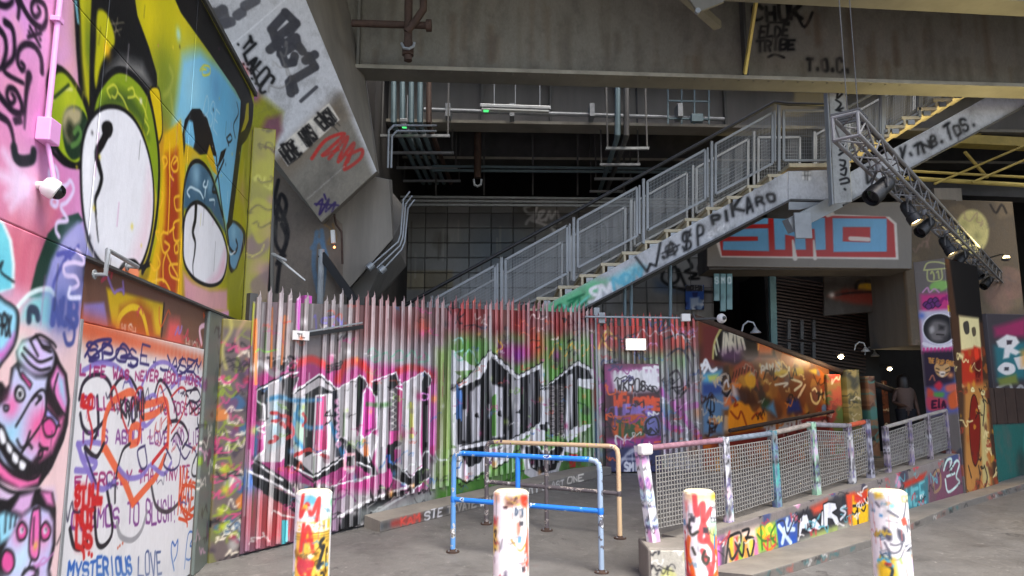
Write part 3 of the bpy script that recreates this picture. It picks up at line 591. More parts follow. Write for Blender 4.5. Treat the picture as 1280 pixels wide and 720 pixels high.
# recess: lintel strip above the door, door board, frame, jamb
WD = Plane(WL.pt(0, 0, -.045), WL.U)
cl = Canvas(WD, A_DOOR0, A_END, Z_DOOR, Z_LEDGE, 90, 135, (112, 78, 62))
def lintel(c):
    c.poly(pts("105,380 130,378 135,405 128,440 100,430"), (140, 126, 196), 1, .01); c.poly(pts("133,360 205,380 200,420 150,415 140,405"), (214, 176, 20), 1, .01)
    c.poly(pts("150,385 175,375 190,390 195,430 148,420"), (166, 84, 20), 1, .04); c.line(pts("146,420 150,396 165,384 178,392 186,425"), .05, (228, 190, 30)); c.text('HUSH', pts("152,415 170,420 170,409 152,404"), (230, 226, 220), .012)
    c.line(pts("205,380 202,420"), .03, BLK); c.poly(pts("204,440 212,400 224,400 232,445"), (226, 90, 90), 1, .05); c.text('HUSH', pts("232,436 250,440 250,428 232,422"), (230, 226, 220), .012)
    c.line(pts("252,430 250,410 262,408 262,425 270,428"), .05, (236, 190, 206)); c.tags((A_DOOR0, Z_DOOR, A_END, Z_LEDGE), 10, [(214, 90, 40), (150, 120, 200), (190, 60, 80)], .12, .02)
    for x in range(100, 266, 8): c.spray((x, 406+(x-100)*.25), .1, (206, 84, 40), .7)
lintel(cl)
lint = panel('lintel', cl, A_DOOR0, A_END, Z_DOOR, Z_LEDGE-.004, M['paint'], wall, 0, .08)
obj('soffit', wbox(A_DOOR0, A_END, Z_LEDGE-.014, Z_LEDGE+.004, -.05, .008), M['steel_dark'], wall)
cd = Canvas(WD, A_DOOR0, A_DOOR1, 0, Z_DOOR, 150, 150, (222, 221, 222))
def door(c):
    K7 = zoomp(80, 390, 4.235); K8 = zoomp(80, 550, 4.235)
    PUR, MAGT, NAVY, LVD, ORG, RED = (120, 50, 130), (150, 30, 100), (36, 34, 100), (128, 112, 188), (226, 96, 52), (196, 28, 30)
    for x in range(98, 262, 5): c.spray((x, 409+(x-98)*.27), .08, (210, 90, 50), .8)
    c.spray((110, 428), .1, (200, 96, 60), .6); c.spray((262, 446), .12, (206, 70, 50), .7)
    c.text('SPOSE+JASEY', K7("100,235 720,330 725,255 105,140"), NAVY, .022, jit=.9); c.line(K7("100,235 150,160 240,150 150,230 130,260 250,250 300,170 340,220 290,240 380,250 360,290 330,280"), .022, NAVY); c.line(K7("540,230 580,320 620,240 590,330 640,310 700,250 680,320 720,360"), .022, NAVY)
    for q, w_ in [("70,460 90,380 140,335 200,340 240,400 235,500 190,590 130,640 90,610 75,540", .03), ("240,420 290,350 340,350 380,420 400,470", .03), ("130,700 170,620 165,450", .035), ("520,640 560,580 620,590 650,660 620,720", .03), ("300,560 290,460 340,520 330,600", .02), ("470,440 500,360 550,420 590,560 540,580", .03)]: c.line(K7(q), w_, (26, 24, 40))
    for q in ["90,310 180,270 270,290 340,370 360,460 350,560 380,620", "420,600 390,500 410,370 470,280 540,270 590,330 600,420", "560,400 620,350 700,370 740,430", "60,700 140,690 200,700", "400,480 470,440 490,520 430,600 395,580 400,500"]: c.line(K7(q), .036, LVD, .9)
    c.text('LIFE WAS NEVER ABOUT MONEY', K7("70,330 720,390 725,340 72,280"), MAGT, .018); c.text('COLLECTING DOTS TOGETHER', K7("80,505 720,545 722,480 80,440"), MAGT, .018)
    c.text("IT'S ABOUT LOVE AND LIGHT", K7("70,690 740,700 742,630 70,625"), PUR, .018); c.text('FIERCELY THAT INVITE', K8("40,255 660,200 660,140 45,195"), MAGT, .02); c.text('COSMOS TO BLUSH!', K8("20,470 590,430 590,310 25,370"), PUR, .021)
    for q in ["210,50 260,140 310,220 355,335", "355,335 420,260 480,190 525,90"]: c.line(K8(q), .066, ORG, .95)
    for q in ["195,720 205,580 235,490 300,440 350,425 372,470", "390,500 470,480 530,470 545,560 540,720", "340,680 350,610 390,610 385,680 345,700", "400,560 470,540 520,500"]: c.line(K7(q), .06, ORG, .92)
    for q in ["260,520 235,440 260,400 300,560 330,640", "350,520 380,410 410,420 400,560 380,700", "480,480 500,390 530,480 560,600", "560,450 610,400 640,430 620,540 560,640", "85,440 80,500 130,440 115,520 140,640 130,720"]: c.line(K7(q), .022, (190, 40, 44))
    c.text('LO', K7("85,500 140,510 145,440 88,440"), RED, .03); c.text('KROMO', K7("290,560 420,580 420,450 290,450"), (24, 22, 34), .024, jit=1)
    for q in ["660,430 690,400 715,450 690,480 655,470 680,520 730,470", "700,540 740,520 745,580 705,600 700,560", "640,500 670,470 700,500 660,540", "560,680 590,640 620,700", "690,620 740,600 710,680", "650,450 640,420 700,410"]: c.line(K7(q), .02, (30, 28, 50))
    for q in ["150,300 160,520 190,565 235,520 245,440 215,250", "20,470 40,560 80,575 110,540", "100,40 160,90 200,20"]: c.line(K8(q), .034, (24, 24, 32))
    c.line(K8("270,440 290,510 350,530 400,480 430,380"), .04, (146, 146, 150), .9); c.line(K8("455,250 480,350 540,380 600,330 620,260"), .036, (50, 48, 54), .9); c.line(K8("260,330 265,200 300,60 340,20"), .025, (24, 24, 32)); c.line(K8("720,20 745,50 700,180 670,180 680,110 720,40"), .024, (60, 58, 64))
    for q in ["50,160 130,160 160,120 90,90 60,20", "150,240 200,260 260,220", "280,150 330,200 400,190 440,140", "450,130 520,180 560,120", "70,20 80,90 110,150 150,240"]: c.line(K8(q), .04, LVD, .92)
    for q in ["420,40 430,130 400,150 380,60 420,30", "100,60 140,180 160,230", "590,20 630,100 660,60", "540,60 520,130 560,160 600,130 610,40", "630,20 690,60 680,120", "520,20 560,100"]: c.line(K8(q), .02, (44, 36, 90))
    c.line(K8("460,120 540,20"), .04, RED); c.text('STILL', K8("45,340 190,330 195,240 48,250"), RED, .032); c.text('NOT', K8("50,450 150,460 150,360 50,370"), RED, .032); c.text('US', K8("50,560 140,570 140,460 50,460"), RED, .034)
    for q in ["60,560 90,585 95,625", "120,600 122,603", "135,608 137,612", "125,240 140,300 190,310"]: c.line(K8(q), .03, RED)
    c.text('MYSTERIOUS', K8("0,735 355,700 345,605 10,650"), (32, 92, 176), .024); c.text('LOVE', K8("380,725 515,715 505,580 385,615"), (54, 76, 130), .02); c.line(K8("575,690 560,600 565,540 580,560 595,530 590,600 575,640"), .02, (32, 92, 176)); c.line(K8("630,680 650,500 680,500 660,560 690,560 660,630 640,630"), .018, (32, 92, 176))
    c.text('NASEK', K8("590,420 700,330 720,200 600,210"), (214, 76, 30), .03, jit=1.2); c.line(K8("600,415 640,430 645,455"), .03, (214, 76, 30)); c.line(K8("690,230 710,300 690,380 650,420 620,380"), .025, (206, 70, 40)); c.line(K8("640,230 600,330 680,400 690,260 620,240"), .03, (214, 76, 30))
    c.tags((A_DOOR0, .7, A_DOOR1, 1.9), 22, [(70, 60, 130), (40, 36, 60), (150, 40, 90), (180, 50, 50)], .1, .012, .85)
    for p in ["275,570 276,572", "300,545 302,548", "285,560 287,560"]: c.line(K8(p), .02, (196, 90, 60))
    c.poly(pts("70,735 250,690 260,735 80,760"), (196, 196, 200), .4, .1)
door(cd)
panel('door_board', cd, A_DOOR0+.03, A_DOOR1-.005, .02, Z_DOOR-.01, M['paint'], wall, .012, .03)
obj('door_frame', wbox(A_DOOR0-.002, A_DOOR0+.028, 0, Z_DOOR, -.15, .006), M['galv'], wall)
obj('jamb', wbox(A_DOOR1, A_JAMB, 0, Z_LEDGE-.02, -.15, -.025), M['conc_dark'], wall)
cj = Canvas(Plane(WL.pt(0, 0, .0), WL.U), A_DOOR1, A_END, 0, Z_LEDGE, 60, 80, (96, 104, 98))
cj.blobs((A_DOOR1, .0, A_END, 2.3), 30, [(120, 150, 40), (90, 50, 80), (70, 84, 80), (160, 110, 60)], .1); cj.tags((A_DOOR1, 0, A_END, 2.4), 26, [(226, 170, 196), (40, 36, 40), (220, 214, 200)], .1, .014); cj.spray(((A_JAMB+A_END)/2, 2.2), .4, (214, 170, 190), .9, raw=True)
panel('jamb_face', cj, A_DOOR1, A_JAMB, 0, Z_LEDGE-.02, M['paint'], wall, 0, .024)
panel('return_panel', cj, A_JAMB+.002, A_END, 0, Z_LEDGE-.02, M['paint'], wall, 0, .03)
# conduit, box, dome camera, grab rail on the wall
def WN(x, y, n): return WL.pt(*WL.ab(x, y), n)
cdt = thing('wall_conduit', 'pink painted conduit and junction box fixed to the pink wall', 'conduit', WN(45, 170, .0))
pc0, pc1 = WN(70, -30, .035), WN(52, 152, .035)
pc0.x = pc1.x + (pc0-pc1).dot(WL.U)*0 ; 
a_c = WL.ab(52, 150)[0]; zc = WL.ab(52, 150)[1]
obj('pipe', MB().tube([WL.pt(a_c, zc, .03), WL.pt(a_c, Z_TOP-.05, .03)], .015, 12), M['pink'], cdt, True)
obj('junction_box', wbox(a_c-.055, a_c+.055, zc-.125, zc, .002, .075), M['pink'], cdt, bevel=.006)
obj('pipe_clip', wbox(a_c-.028, a_c+.028, zc+.55, zc+.58, .002, .05), M['pink'], cdt, bevel=.004)
obj('pipe_clip', wbox(a_c-.028, a_c+.028, zc+1.15, zc+1.18, .002, .05), M['pink'], cdt, bevel=.004)
dc = WN(46, 236, .0); cm = thing('security_camera', 'white dome security camera on the pink wall under the junction box', 'camera', dc)
cc_ = dc+WL.N*.08
obj('stem', MB().tube([WL.pt(a_c, zc-.125, .04), cc_+Vector((0, 0, .05))], .012, 10), M['pink'], cm, True)
obj('mount', MB().tube([dc+Vector((0, 0, .02)), cc_+Vector((0, 0, .02))], .02, 12), M['white'], cm, True)
ax = (WL.N*.8+WL.U*.5+Vector((0, 0, -.45))).normalized()
obj('housing', MB().lathe(cc_-ax*.04, [(.012, -.018), (.036, -.012), (.05, .006), (.054, .03), (.053, .054), (.046, .06)], 24, ax), M['white'], cm, True)
obj('dome', MB().lathe(cc_-ax*.04, [(.043, .06), (.041, .072), (.033, .087), (.02, .096), (.004, .1)], 24, ax), M['glassdark'], cm, True)
gr = thing('grab_rail', 'small bent metal grab rail below the first painted eye', 'rail', WN(140, 330, 0))
p0, p1, p2 = WN(117, 343, .0), WN(120, 312, .0), WN(158, 333, .0)
obj('bar', MB().tube([p0, p0+WL.N*.07, p1+WL.N*.07, p2+WL.N*.07, p2], .012, 8), M['galv'], gr, True)
obj('base_plate', MB().lathe(p0+WL.N*.002, [(.03, 0), (.03, .008)], 14, WL.N), M['galv'], gr); obj('base_plate', MB().lathe(p2+WL.N*.002, [(.03, 0), (.03, .008)], 14, WL.N), M['galv'], gr)

# ------------------------------------------------------------------ palisade fences
FA, FBk = G(299, 696), G(748, 591)
FU = Vector((FBk.x-FA.x, FBk.y-FA.y, 0)); FL = FU.length; FU.normalize()
F1 = Plane((FA.x, FA.y, 0), FU)
# olive painted side wall between mural building and fence
OW0 = WL.pt(A_JAMB+.02, 0, .02)
owU = Vector((FA.x-OW0.x, FA.y-OW0.y, 0)); owL = owU.length; OW = Plane((OW0.x, OW0.y, 0), owU)
co = Canvas(OW, 0, owL+.35, 0, 5.2, 70, 70, (120, 112, 60))
def olive(c):
    c.poly([(0, 0), (owL+.35, 0), (owL+.35, 2.3), (0, 2.3)], (92, 80, 78), 1, .02, raw=True)
    c.blobs((0, 0, owL+.3, 2.0), 70, [(104, 104, 60), (130, 40, 60), (90, 60, 90), (190, 110, 50), (60, 50, 60), (50, 84, 120), (150, 146, 140), (84, 70, 74)], .07); c.tags((0, 0, owL, 2.2), 60, [(226, 214, 190), (30, 26, 30), (190, 60, 110), (120, 140, 40)], .12, .015)
    for a, b in [(.1, .9), (.12, .7), (.09, .5), (.11, .35)]: c.spray((a, b), .05, (166, 176, 40), .9, raw=True)
    for k in range(14):
        a = R_.uniform(0, owL+.3); b = R_.uniform(2.4, 4.9); c.line([(a, b), (a+.05, b-.2), (a-.03, b-.4), (a+.02, b-.6)], .025, R_.choice([(196, 190, 90), (120, 124, 30), (180, 140, 120)]), .7, .01, raw=True)
    for b in (2.6, 3.3, 4.0): c.spray((.3, b), .3, (176, 140, 110), .5, raw=True)
olive(co)
ow = thing('painted_side_wall', 'narrow olive and pink sprayed wall strip between the mural wall and the fence', 'wall', OW0)
panel('face', co, 0, owL, 0, Z_LEDGE-.05, M['paint'], ow, 0, .12)
# second narrow strip turning back above the fence
OB = Plane(WL.pt(A_END+.02, 0, .0), Vector((.93, .36, 0)))
co2 = Canvas(OB, 0, .5, 2.0, 5.1, 60, 60, (140, 136, 50))
co2.blobs((0, 2, .5, 5), 26, [(150, 120, 100), (110, 90, 90), (160, 156, 40), (170, 130, 130)], .2, .8, .1); co2.tags((.1, 2.2, .5, 4.8), 16, [(90, 80, 40), (60, 30, 40), (190, 186, 80)], .1, .018)
panel('face', co2, 0, .26, 2.0, 4.75, M['paint'], ow, 0, .1)

FH = 2.62
def ztop(a):        # fence height above datum along the run (it follows the rising ground)
    return zg(F1.pt(a, 0).y)+FH
cf = Canvas(F1, 0, FL, 0, 3.2, 120, 120, (150, 144, 146))
Z0 = zoomp(260, 360, 2.118); Z1 = zoomp(290, 430, 4.235); Z2 = zoomp(420, 430, 3.79); Z3 = zoomp(550, 420, 3.6)
SIL, MGT, GRN, DRD = (182, 178, 180), (158, 48, 112), (80, 142, 50), (120, 44, 42)
def fence_art(c):
    L, P, S = c.line, c.poly, c.spray
    r = c.rng
    P(pts("290,360 460,360 445,470 290,490"), (128, 118, 116), 1, .1); P(pts("440,355 760,380 760,440 560,430 440,430"), (128, 84, 82), 1, .12); P(pts("560,372 660,380 660,425 560,415"), (150, 40, 38), .8, .15); P(pts("560,420 760,420 760,640 540,660"), GRN, 1, .1)
    for k in range(60): a = r.uniform(0, FL); b = r.uniform(.2, 2.8); S((a, b), .14, r.choice([(90, 80, 86), (160, 150, 150), (130, 90, 110), (70, 66, 70), (150, 140, 130)]), .5, raw=True, ry=.5)
    for k in range(14): S((r.uniform(470, 750), r.uniform(385, 420)), .14, r.choice([(176, 36, 36), (110, 24, 28), (196, 60, 40)]), .7)
    # dirty lower left area
    P(pts("290,610 400,620 430,690 290,720"), (118, 88, 108), 1, .1); S((330, 640), .35, (150, 50, 50), .8); S((345, 660), .25, (176, 40, 36), .7); S((400, 650), .3, (120, 70, 120), .7); S((310, 600), .15, (40, 90, 170), .9)
    c.tags((.1, .15, 1.2, .9), 26, [(30, 26, 30), (206, 196, 190), (170, 40, 50), (120, 60, 110)], .14, .018)
    P(pts("352,650 358,650 358,690 352,690"), (80, 196, 206)); 
    # left piece: silver blackletter on magenta
    P(Z1("60,200 330,75 600,140 600,720 300,725 80,650"), MGT, 1, .03); P(Z2("0,150 120,80 290,110 520,120 520,480 430,560 430,690 0,700"), (176, 50, 120), 1, .05)
    L(Z1("330,110 420,80 500,120"), .08, (206, 40, 40), .9, .02); L(Z2("10,170 40,100 100,85 150,130 160,180"), .09, (206, 40, 36), .9, .02); L(Z2("290,130 360,110 450,150"), .08, (190, 36, 36), .8, .02)
    P(Z1("130,245 300,165 320,230 315,560 250,625 110,625 165,560 168,330 130,300"), SIL); P(Z1("300,255 460,165 570,255 570,600 430,700 300,610"), SIL)
    P(Z1("128,248 192,222 192,390 166,420 130,380"), BLK); P(Z1("265,190 330,145 350,175 318,235 320,640 275,655 275,480"), BLK); P(Z1("388,268 462,222 540,260 500,262 445,272 440,570 385,600"), BLK); P(Z1("445,275 502,268 502,560 440,592"), (196, 56, 110)); P(Z1("530,250 590,230 590,590 540,600"), (30, 34, 44))
    P(Z1("280,600 330,600 430,690 590,585 600,640 430,730 280,650"), BLK); P(Z1("300,640 430,715 440,760 330,720"), MGT); P(Z1("95,640 130,615 290,720 330,790 250,760 110,720"), BLK)
    P(Z1("205,300 260,300 260,520 200,560"), (150, 186, 196), .8, .04); P(Z1("330,330 390,330 385,540 320,550"), (150, 190, 160), .8, .04)
    for q in ["190,295 250,280 330,300 460,295", "330,370 400,440 470,440", "350,330 320,470 380,560", "520,420 590,600", "130,440 120,600"]: L(Z1(q), .045, (40, 120, 170), .9, .012)
    for q in ["210,365 245,370 250,400 215,410", "260,380 300,390 280,440 260,420", "300,420 320,470 290,500", "370,370 390,400 370,430", "220,490 240,500 200,520", "330,590 410,560 500,600"]: L(Z1(q), .04, (170, 36, 40), .9)
    for y in range(290, 560, 45): c.line(Z1(f"560,{y} 575,{y+15} 560,{y+30} 548,{y+15}"), .03, (180, 130, 160), closed=True)
    for q in ["130,245 300,160 350,150", "130,248 130,300 165,325 165,430 130,450 165,470 165,560 110,620 260,720", "320,260 462,160 580,260", "445,275 502,268 502,560 430,590 445,275", "300,640 430,705 590,600", "350,180 330,240 345,255", "192,225 192,390"]: L(Z1(q), .02, (236, 234, 236), sm=False)
    for q in ["330,260 462,172 570,262", "125,240 290,155", "280,600 310,650 430,730", "490,430 520,400 510,350 490,380 540,380"]: L(Z1(q), .016, BLK, sm=False)
    P(Z2("0,215 115,148 112,400 130,445 172,420 195,440 170,560 185,625 80,660 20,440"), SIL); P(Z2("195,178 285,135 300,195 250,210 250,470 238,500 240,605 200,615 180,560 195,420"), SIL); P(Z2("312,190 420,130 402,200 392,480 402,570 350,625 285,580 275,470 320,440"), SIL)
    P(Z2("92,165 115,148 148,190 122,220 122,430 90,400"), BLK); P(Z2("125,232 150,203 187,250 187,400 130,452 112,430"), (196, 50, 146)); P(Z2("165,180 197,178 197,412 187,402 187,250 165,222"), BLK); P(Z2("255,150 280,133 297,190 250,222"), BLK); P(Z2("250,212 292,208 292,410 250,412"), (84, 80, 82)); P(Z2("292,210 316,222 311,432 292,402"), (160, 40, 90))
    for y in range(225, 400, 30): L(Z2(f"255,{y} 285,{y+14} 260,{y+28}"), .014, (186, 180, 176))
    P(Z2("400,180 420,128 452,170 432,205 432,585 446,622 365,692 268,632 243,582 243,480 285,458 312,470 280,490 275,560 350,632 402,580"), BLK); P(Z2("275,500 306,498 302,560 280,562"), (196, 60, 140)); P(Z2("440,200 505,170 472,470 438,492"), (186, 70, 160), 1, .01)
    P(Z2("20,440 90,490 130,540 140,500 165,545 195,620 120,620 100,560 40,500"), BLK); P(Z2("-20,620 50,565 100,578 150,615 168,588 168,622 -20,672"), MGT); P(Z2("45,535 75,533 75,577 45,579"), (8, 8, 8)); L(Z2("35,525 88,520 88,590 35,592"), .03, (224, 150, 160), closed=True, sm=False)
    for q in ["0,215 115,148 150,190 150,203 187,250 187,400 130,452 112,430 125,232 148,195", "165,178 285,133 300,195 420,128 452,170 440,200 432,585 446,622 365,692 268,632", "285,205 316,222 311,432", "-20,672 168,622 168,588 100,560", "20,440 0,460", "402,580 350,632 275,562", "195,440 165,545 140,500 150,560"]: L(Z2(q), .018, (240, 238, 240), sm=False)
    L(Z2("145,285 200,290 250,285"), .05, (60, 120, 50), .8, .01); L(Z2("335,300 350,290 350,440"), .05, (110, 150, 60), .7, .01); L(Z2("355,280 358,440"), .03, (220, 214, 90), .9); L(Z2("130,460 138,520"), .06, (230, 110, 40), .9, .01); L(Z2("400,235 430,240 425,265 400,262"), .02, (206, 130, 200), closed=True)
    # swooshes below
    P(Z0("345,640 350,610 420,570 480,545 545,528 500,550 440,590 380,640 345,660"), BLK); L(Z0("345,605 430,560 540,522"), .03, (230, 228, 230)); L(Z0("390,640 470,580 545,535"), .03, (230, 228, 230)); P(Z0("110,488 160,520 240,560 300,640 240,600 150,545 118,520"), BLK); L(Z0("105,485 170,515 250,560"), .022, (226, 222, 226))
    P(Z0("400,585 540,560 600,520 600,590 520,600 400,620"), (196, 206, 200), .7, .05)
    # upper tags
    c.text('TOG', Z0("150,215 235,220 230,185 150,180"), (30, 28, 32), .03); L(Z1("110,130 150,100 220,160 260,120 240,90 300,110"), .06, (206, 204, 206), .9, .01); L(Z1("215,110 250,90 250,130 300,90 310,110"), .05, (40, 36, 40)); c.text('SEEP', Z1("500,150 590,120 585,90 490,115"), (36, 30, 34), .022); c.text('197X', Z0("275,105 360,110 360,80 275,72"), (120, 110, 190), .02)
    for q in ["150,40 170,20 200,50 160,70 190,85 230,40 250,70", "260,60 300,30 320,70 280,80", "330,60 360,30 380,70 420,40 430,80 390,85"]: L(Z2(q), .02, (96, 160, 130), .9)
    L(pts("318,400 318,480"), .03, (232, 120, 50)); L(pts("340,385 339,460"), .025, (232, 130, 60)); L(pts("356,395 352,455"), .025, (230, 130, 70)); L(pts("372,375 372,410"), .05, (190, 70, 170)); L(pts("316,380 312,430"), .05, (190, 196, 60))
    L(pts("318,440 324,436 332,440 345,437"), .015, (120, 190, 60)); 
    # right piece: black letters, white rim, green ground
    for k in range(30): S((r.uniform(560, 750), r.uniform(430, 620)), .1, r.choice([(60, 130, 40), (120, 180, 60), (76, 150, 50), (40, 100, 40)]), .7)
    P(Z3("-20,60 40,60 60,640 -20,660"), (120, 150, 70), .9, .06); P(Z3("250,30 420,40 410,100 330,120 260,90"), (150, 30, 110), 1, .08); S(Z3("430,40")[0], .25, (214, 60, 36), .9); S(Z3("350,90")[0], .12, (120, 40, 140), .8); S(Z3("520,90")[0], .15, (150, 40, 130), .8)
    W_ = (226, 224, 226)
    P(Z3("48,240 130,175 222,66 350,172 455,122 462,240 468,392 330,490 280,478 190,490 90,508 52,490"), W_); P(Z3("76,238 185,188 225,92 346,196 442,150 450,380 400,425 300,466 200,470 80,490"), BLK)
    for q in ["135,250 178,215 172,470 138,478", "225,212 276,232 276,455 234,460", "328,200 362,190 356,448 324,456", "400,170 416,165 412,410 398,420", "100,330 112,330 108,470 98,470"]: P(Z3(q), (190, 188, 192), .95, .01)
    P(Z3("228,282 246,260 246,450 232,450"), GRN); 
    for q in ["60,350 80,335 85,365", "150,360 165,345 170,370", "250,352 268,335 272,365", "340,345 358,325 360,352"]: P(Z3(q), BLK)
    P(Z3("452,238 616,112 684,150 694,206 620,206 628,412 560,462 458,402"), W_); P(Z3("460,242 612,130 672,158 682,192 612,196 614,402 560,440 470,392"), BLK); P(Z3("458,246 484,240 482,385 458,396"), (200, 198, 200)); P(Z3("566,182 592,168 582,440 560,446"), (200, 198, 200)); P(Z3("487,222 560,212 556,455 487,445"), (58, 54, 54))
    for y in range(225, 450, 34):
        for x in (505, 545): L(Z3(f"{x-16},{y} {x+14},{y+10} {x-14},{y+24} {x+10},{y+34}"), .012, (150, 140, 136))
    P(Z3("620,190 692,205 682,242 620,226"), W_); P(Z3("620,236 680,242 672,400 622,420"), GRN); L(Z3("620,300 660,320 650,370"), .03, (40, 90, 30)); P(Z3("560,450 640,400 684,395 650,425 570,480"), W_)
    P(Z3("52,60 120,120 180,150 60,160 90,180 48,240"), (196, 198, 200)); L(Z3("60,20 90,10 100,60 60,80 90,110 130,60 170,130"), .024, (130, 190, 170)); 
    P(Z3("50,505 100,500 215,480 225,540 200,605 120,655 55,625"), W_); P(Z3("84,512 205,492 185,565 130,590 88,560"), BLK); P(Z3("215,505 352,468 300,560 240,592 205,570"), W_); P(Z3("245,520 320,495 290,545 250,570"), (180, 178, 180))
    P(Z3("360,500 440,395 470,430 475,520 555,480 640,510 600,530 560,520 530,620 440,660 380,620"), W_); P(Z3("378,500 425,490 470,540 530,490 550,505 520,600 450,618 400,585"), BLK); P(Z3("425,480 460,515 462,470"), GRN); P(Z3("580,530 612,532 610,590 582,592"), (206, 36, 36)); P(Z3("440,400 478,395 480,430 450,420"), BLK)
    for q in ["48,240 130,175 222,62 350,176 458,118", "452,242 616,108 690,152", "50,625 120,662 205,610 228,545", "360,500 300,565 240,598", "85,495 200,470 300,470 400,420 440,390"]: L(Z3(q), .018, BLK, sm=False)
    for q in ["255,10 275,50 250,70", "490,100 520,30 540,60", "560,90 590,30 610,70 640,40", "640,90 680,40 720,80 740,30", "700,100 730,130 750,100"]: L(Z3(q), .024, (224, 160, 40), .95)
    L(Z3("680,0 690,150 740,260 760,300"), .07, (170, 60, 140), .9, .01); P(Z3("690,330 760,300 760,700 690,720"), (70, 90, 130), .9, .08); P(Z3("710,330 760,290 760,370 720,370"), (224, 110, 30), 1, .01); P(Z3("680,250 720,200 760,260 760,320 690,330"), (150, 50, 50), .8, .06)
    for q in ["600,640 640,600 690,640", "215,540 235,545 230,570 210,565"]: L(Z3(q), .03, (80, 40, 90))
    c.tags((1.6, .25, 3.0, .9), 14, [(36, 90, 160), (40, 36, 40), (206, 214, 210)], .13, .018); c.text('DUDUD', Z3("72,370 92,370 92,230 72,230"), (70, 120, 190), .012)
    c.tags((2.2, 2.5, FL, 3.0), 24, [(30, 20, 24), (220, 90, 60), (226, 200, 190), (90, 20, 30)], .14, .018)
    c.blobs((.1, .3, FL, 2.9), 26, [(120, 112, 112), (60, 56, 60), (150, 140, 138), (96, 60, 74), (90, 84, 86)], .07, .6, .03)
    c.tags((.1, .3, FL, 2.7), 170, [(30, 28, 30), (214, 210, 206), (190, 60, 120), (60, 110, 170), (200, 70, 50), (120, 170, 70)], .08, .011, .85)
    for k in range(70): S((r.uniform(0, FL), r.uniform(.2, 2.6)), r.uniform(.02, .06), r.choice([(226, 222, 220), (30, 28, 32), (190, 60, 120), (230, 140, 50), (70, 140, 190), (150, 180, 70)]), .8, raw=True)
    c.drips((0, .5, FL, 2.4), 140, [(30, 28, 30), (220, 216, 214), (150, 40, 90), (60, 110, 50)], .3, .008)
    # run-down white of bare galvanised edges
    for k in range(90): a = r.uniform(0, FL); b = r.uniform(.4, 3.0); L([(a, b), (a, b-r.uniform(.15, .7))], .016, r.choice([(206, 204, 204), (226, 224, 222), (150, 146, 146)]), .55, raw=True, sm=False)
fence_art(cf)
def pale_mesh(pl, cv, a, wd, z0, z1, parent, n0, rnd):
    k = 5; prof = [(-.5, 0), (-.25, .013), (0, .004), (.25, .013), (.5, 0)]
    nz = max(20, int((z1-z0)/.011)); tip = .075
    zs = np.linspace(z0, z1, nz); Rw = np.zeros((nz+1, k, 3)); Cw = np.zeros((nz+1, k, 3), np.float32)
    U, N = np.array(pl.U), np.array(pl.N); O = np.array(pl.O)
    lean = rnd.uniform(-.006, .006)
    for j, (u, d) in enumerate(prof):
        top = [.0, .03, tip, .03, .0][j]
        for i in range(nz+1):
            z = zs[i] if i < nz else z1+top
            aa = a+u*wd*(1 if i < nz else .55)+lean*(z-z0)
            Rw[i, j] = O+U*aa+N*(n0+d+(0 if i < nz else .006))+np.array((0, 0, z))
    A = (Rw-O)@U; B = Rw[..., 2]
    Cw = cv.sample(A, B)
    Cw = Cw*1.1+.03
    k_ = rnd.uniform(.95, 1.12); e = np.array([.0, .34, 0, .26, 0])[None, :, None]*rnd.uniform(.4, 1.4)  # e blends white onto the ridges as painted highlights
    bare = rnd.choice([0, 0, .1, .25, .45, .6]); ph = rnd.uniform(0, 6); bz = bare*np.clip(.5+.9*np.sin(B*rnd.uniform(1.5, 4)+ph), 0, 1)[..., None]
    Cw = Cw*(1-bz)+c3(rnd.choice([(206, 204, 202), (184, 182, 180), (220, 216, 212), (150, 142, 142)]))*bz
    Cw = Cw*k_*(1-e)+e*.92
    return painted('pale', Rw, Cw, M['paint_metal'], parent, skirt=tuple(-pl.N*.006))
fn = thing('palisade_fence', 'long palisade fence covered in silver and black blackletter graffiti', 'fence', FA)
a = .07; i = 0
rf = random.Random(4)
while a < FL-.03:
    z0 = zg(F1.pt(a, 0).y)+.04
    jit = rf.uniform(-.05, .05)
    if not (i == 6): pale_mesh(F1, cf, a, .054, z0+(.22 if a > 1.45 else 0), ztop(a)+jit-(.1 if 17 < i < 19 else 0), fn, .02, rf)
    a += .112+rf.uniform(-.006, .006); i += 1
# backing sheets between posts
ab = [0, 1.45, 2.9, 4.3, FL]
for k in range(4):
    a0, a1 = ab[k]+.004, ab[k+1]-.004
    na, nb = int((a1-a0)/cf.da)+1, int(2.9/cf.db)
    A, V = np.meshgrid(np.linspace(a0, a1, na), np.linspace(0, 1, nb))
    gz = np.vectorize(lambda q: zg(F1.pt(q, 0).y))(A[0])[None, :]
    B = gz+.02+V*(FH-.09)
    Rr = np.array(F1.O)+A[..., None]*np.array(F1.U); Rr[..., 2] += B
    C = cf.sample(A, B)*.8+c3((70, 66, 66))*.08  # sheet colour darkened to paint shade into the gaps between pales
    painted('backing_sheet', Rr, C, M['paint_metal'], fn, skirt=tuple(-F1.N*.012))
for a in (.02, .66, 1.45, 2.9, 4.3):
    z0 = zg(F1.pt(a, 0).y)
    obj('post', MB().beam(F1.pt(a, z0, -.06), F1.pt(a, z0+FH+.02, -.06), .09, .08, up=F1.N), M['steel_dark'] if a != .66 else mat('magenta_post', (186, 80, 170), .5), fn)
for zz in (.45, 2.2):
    for k in range(4):
        obj('rail', MB().beam(F1.pt(ab[k], zg(F1.pt(ab[k], 0).y)+zz, -.05), F1.pt(ab[k+1], zg(F1.pt(ab[k+1], 0).y)+zz, -.05), .05, .05), M['galv'], fn)
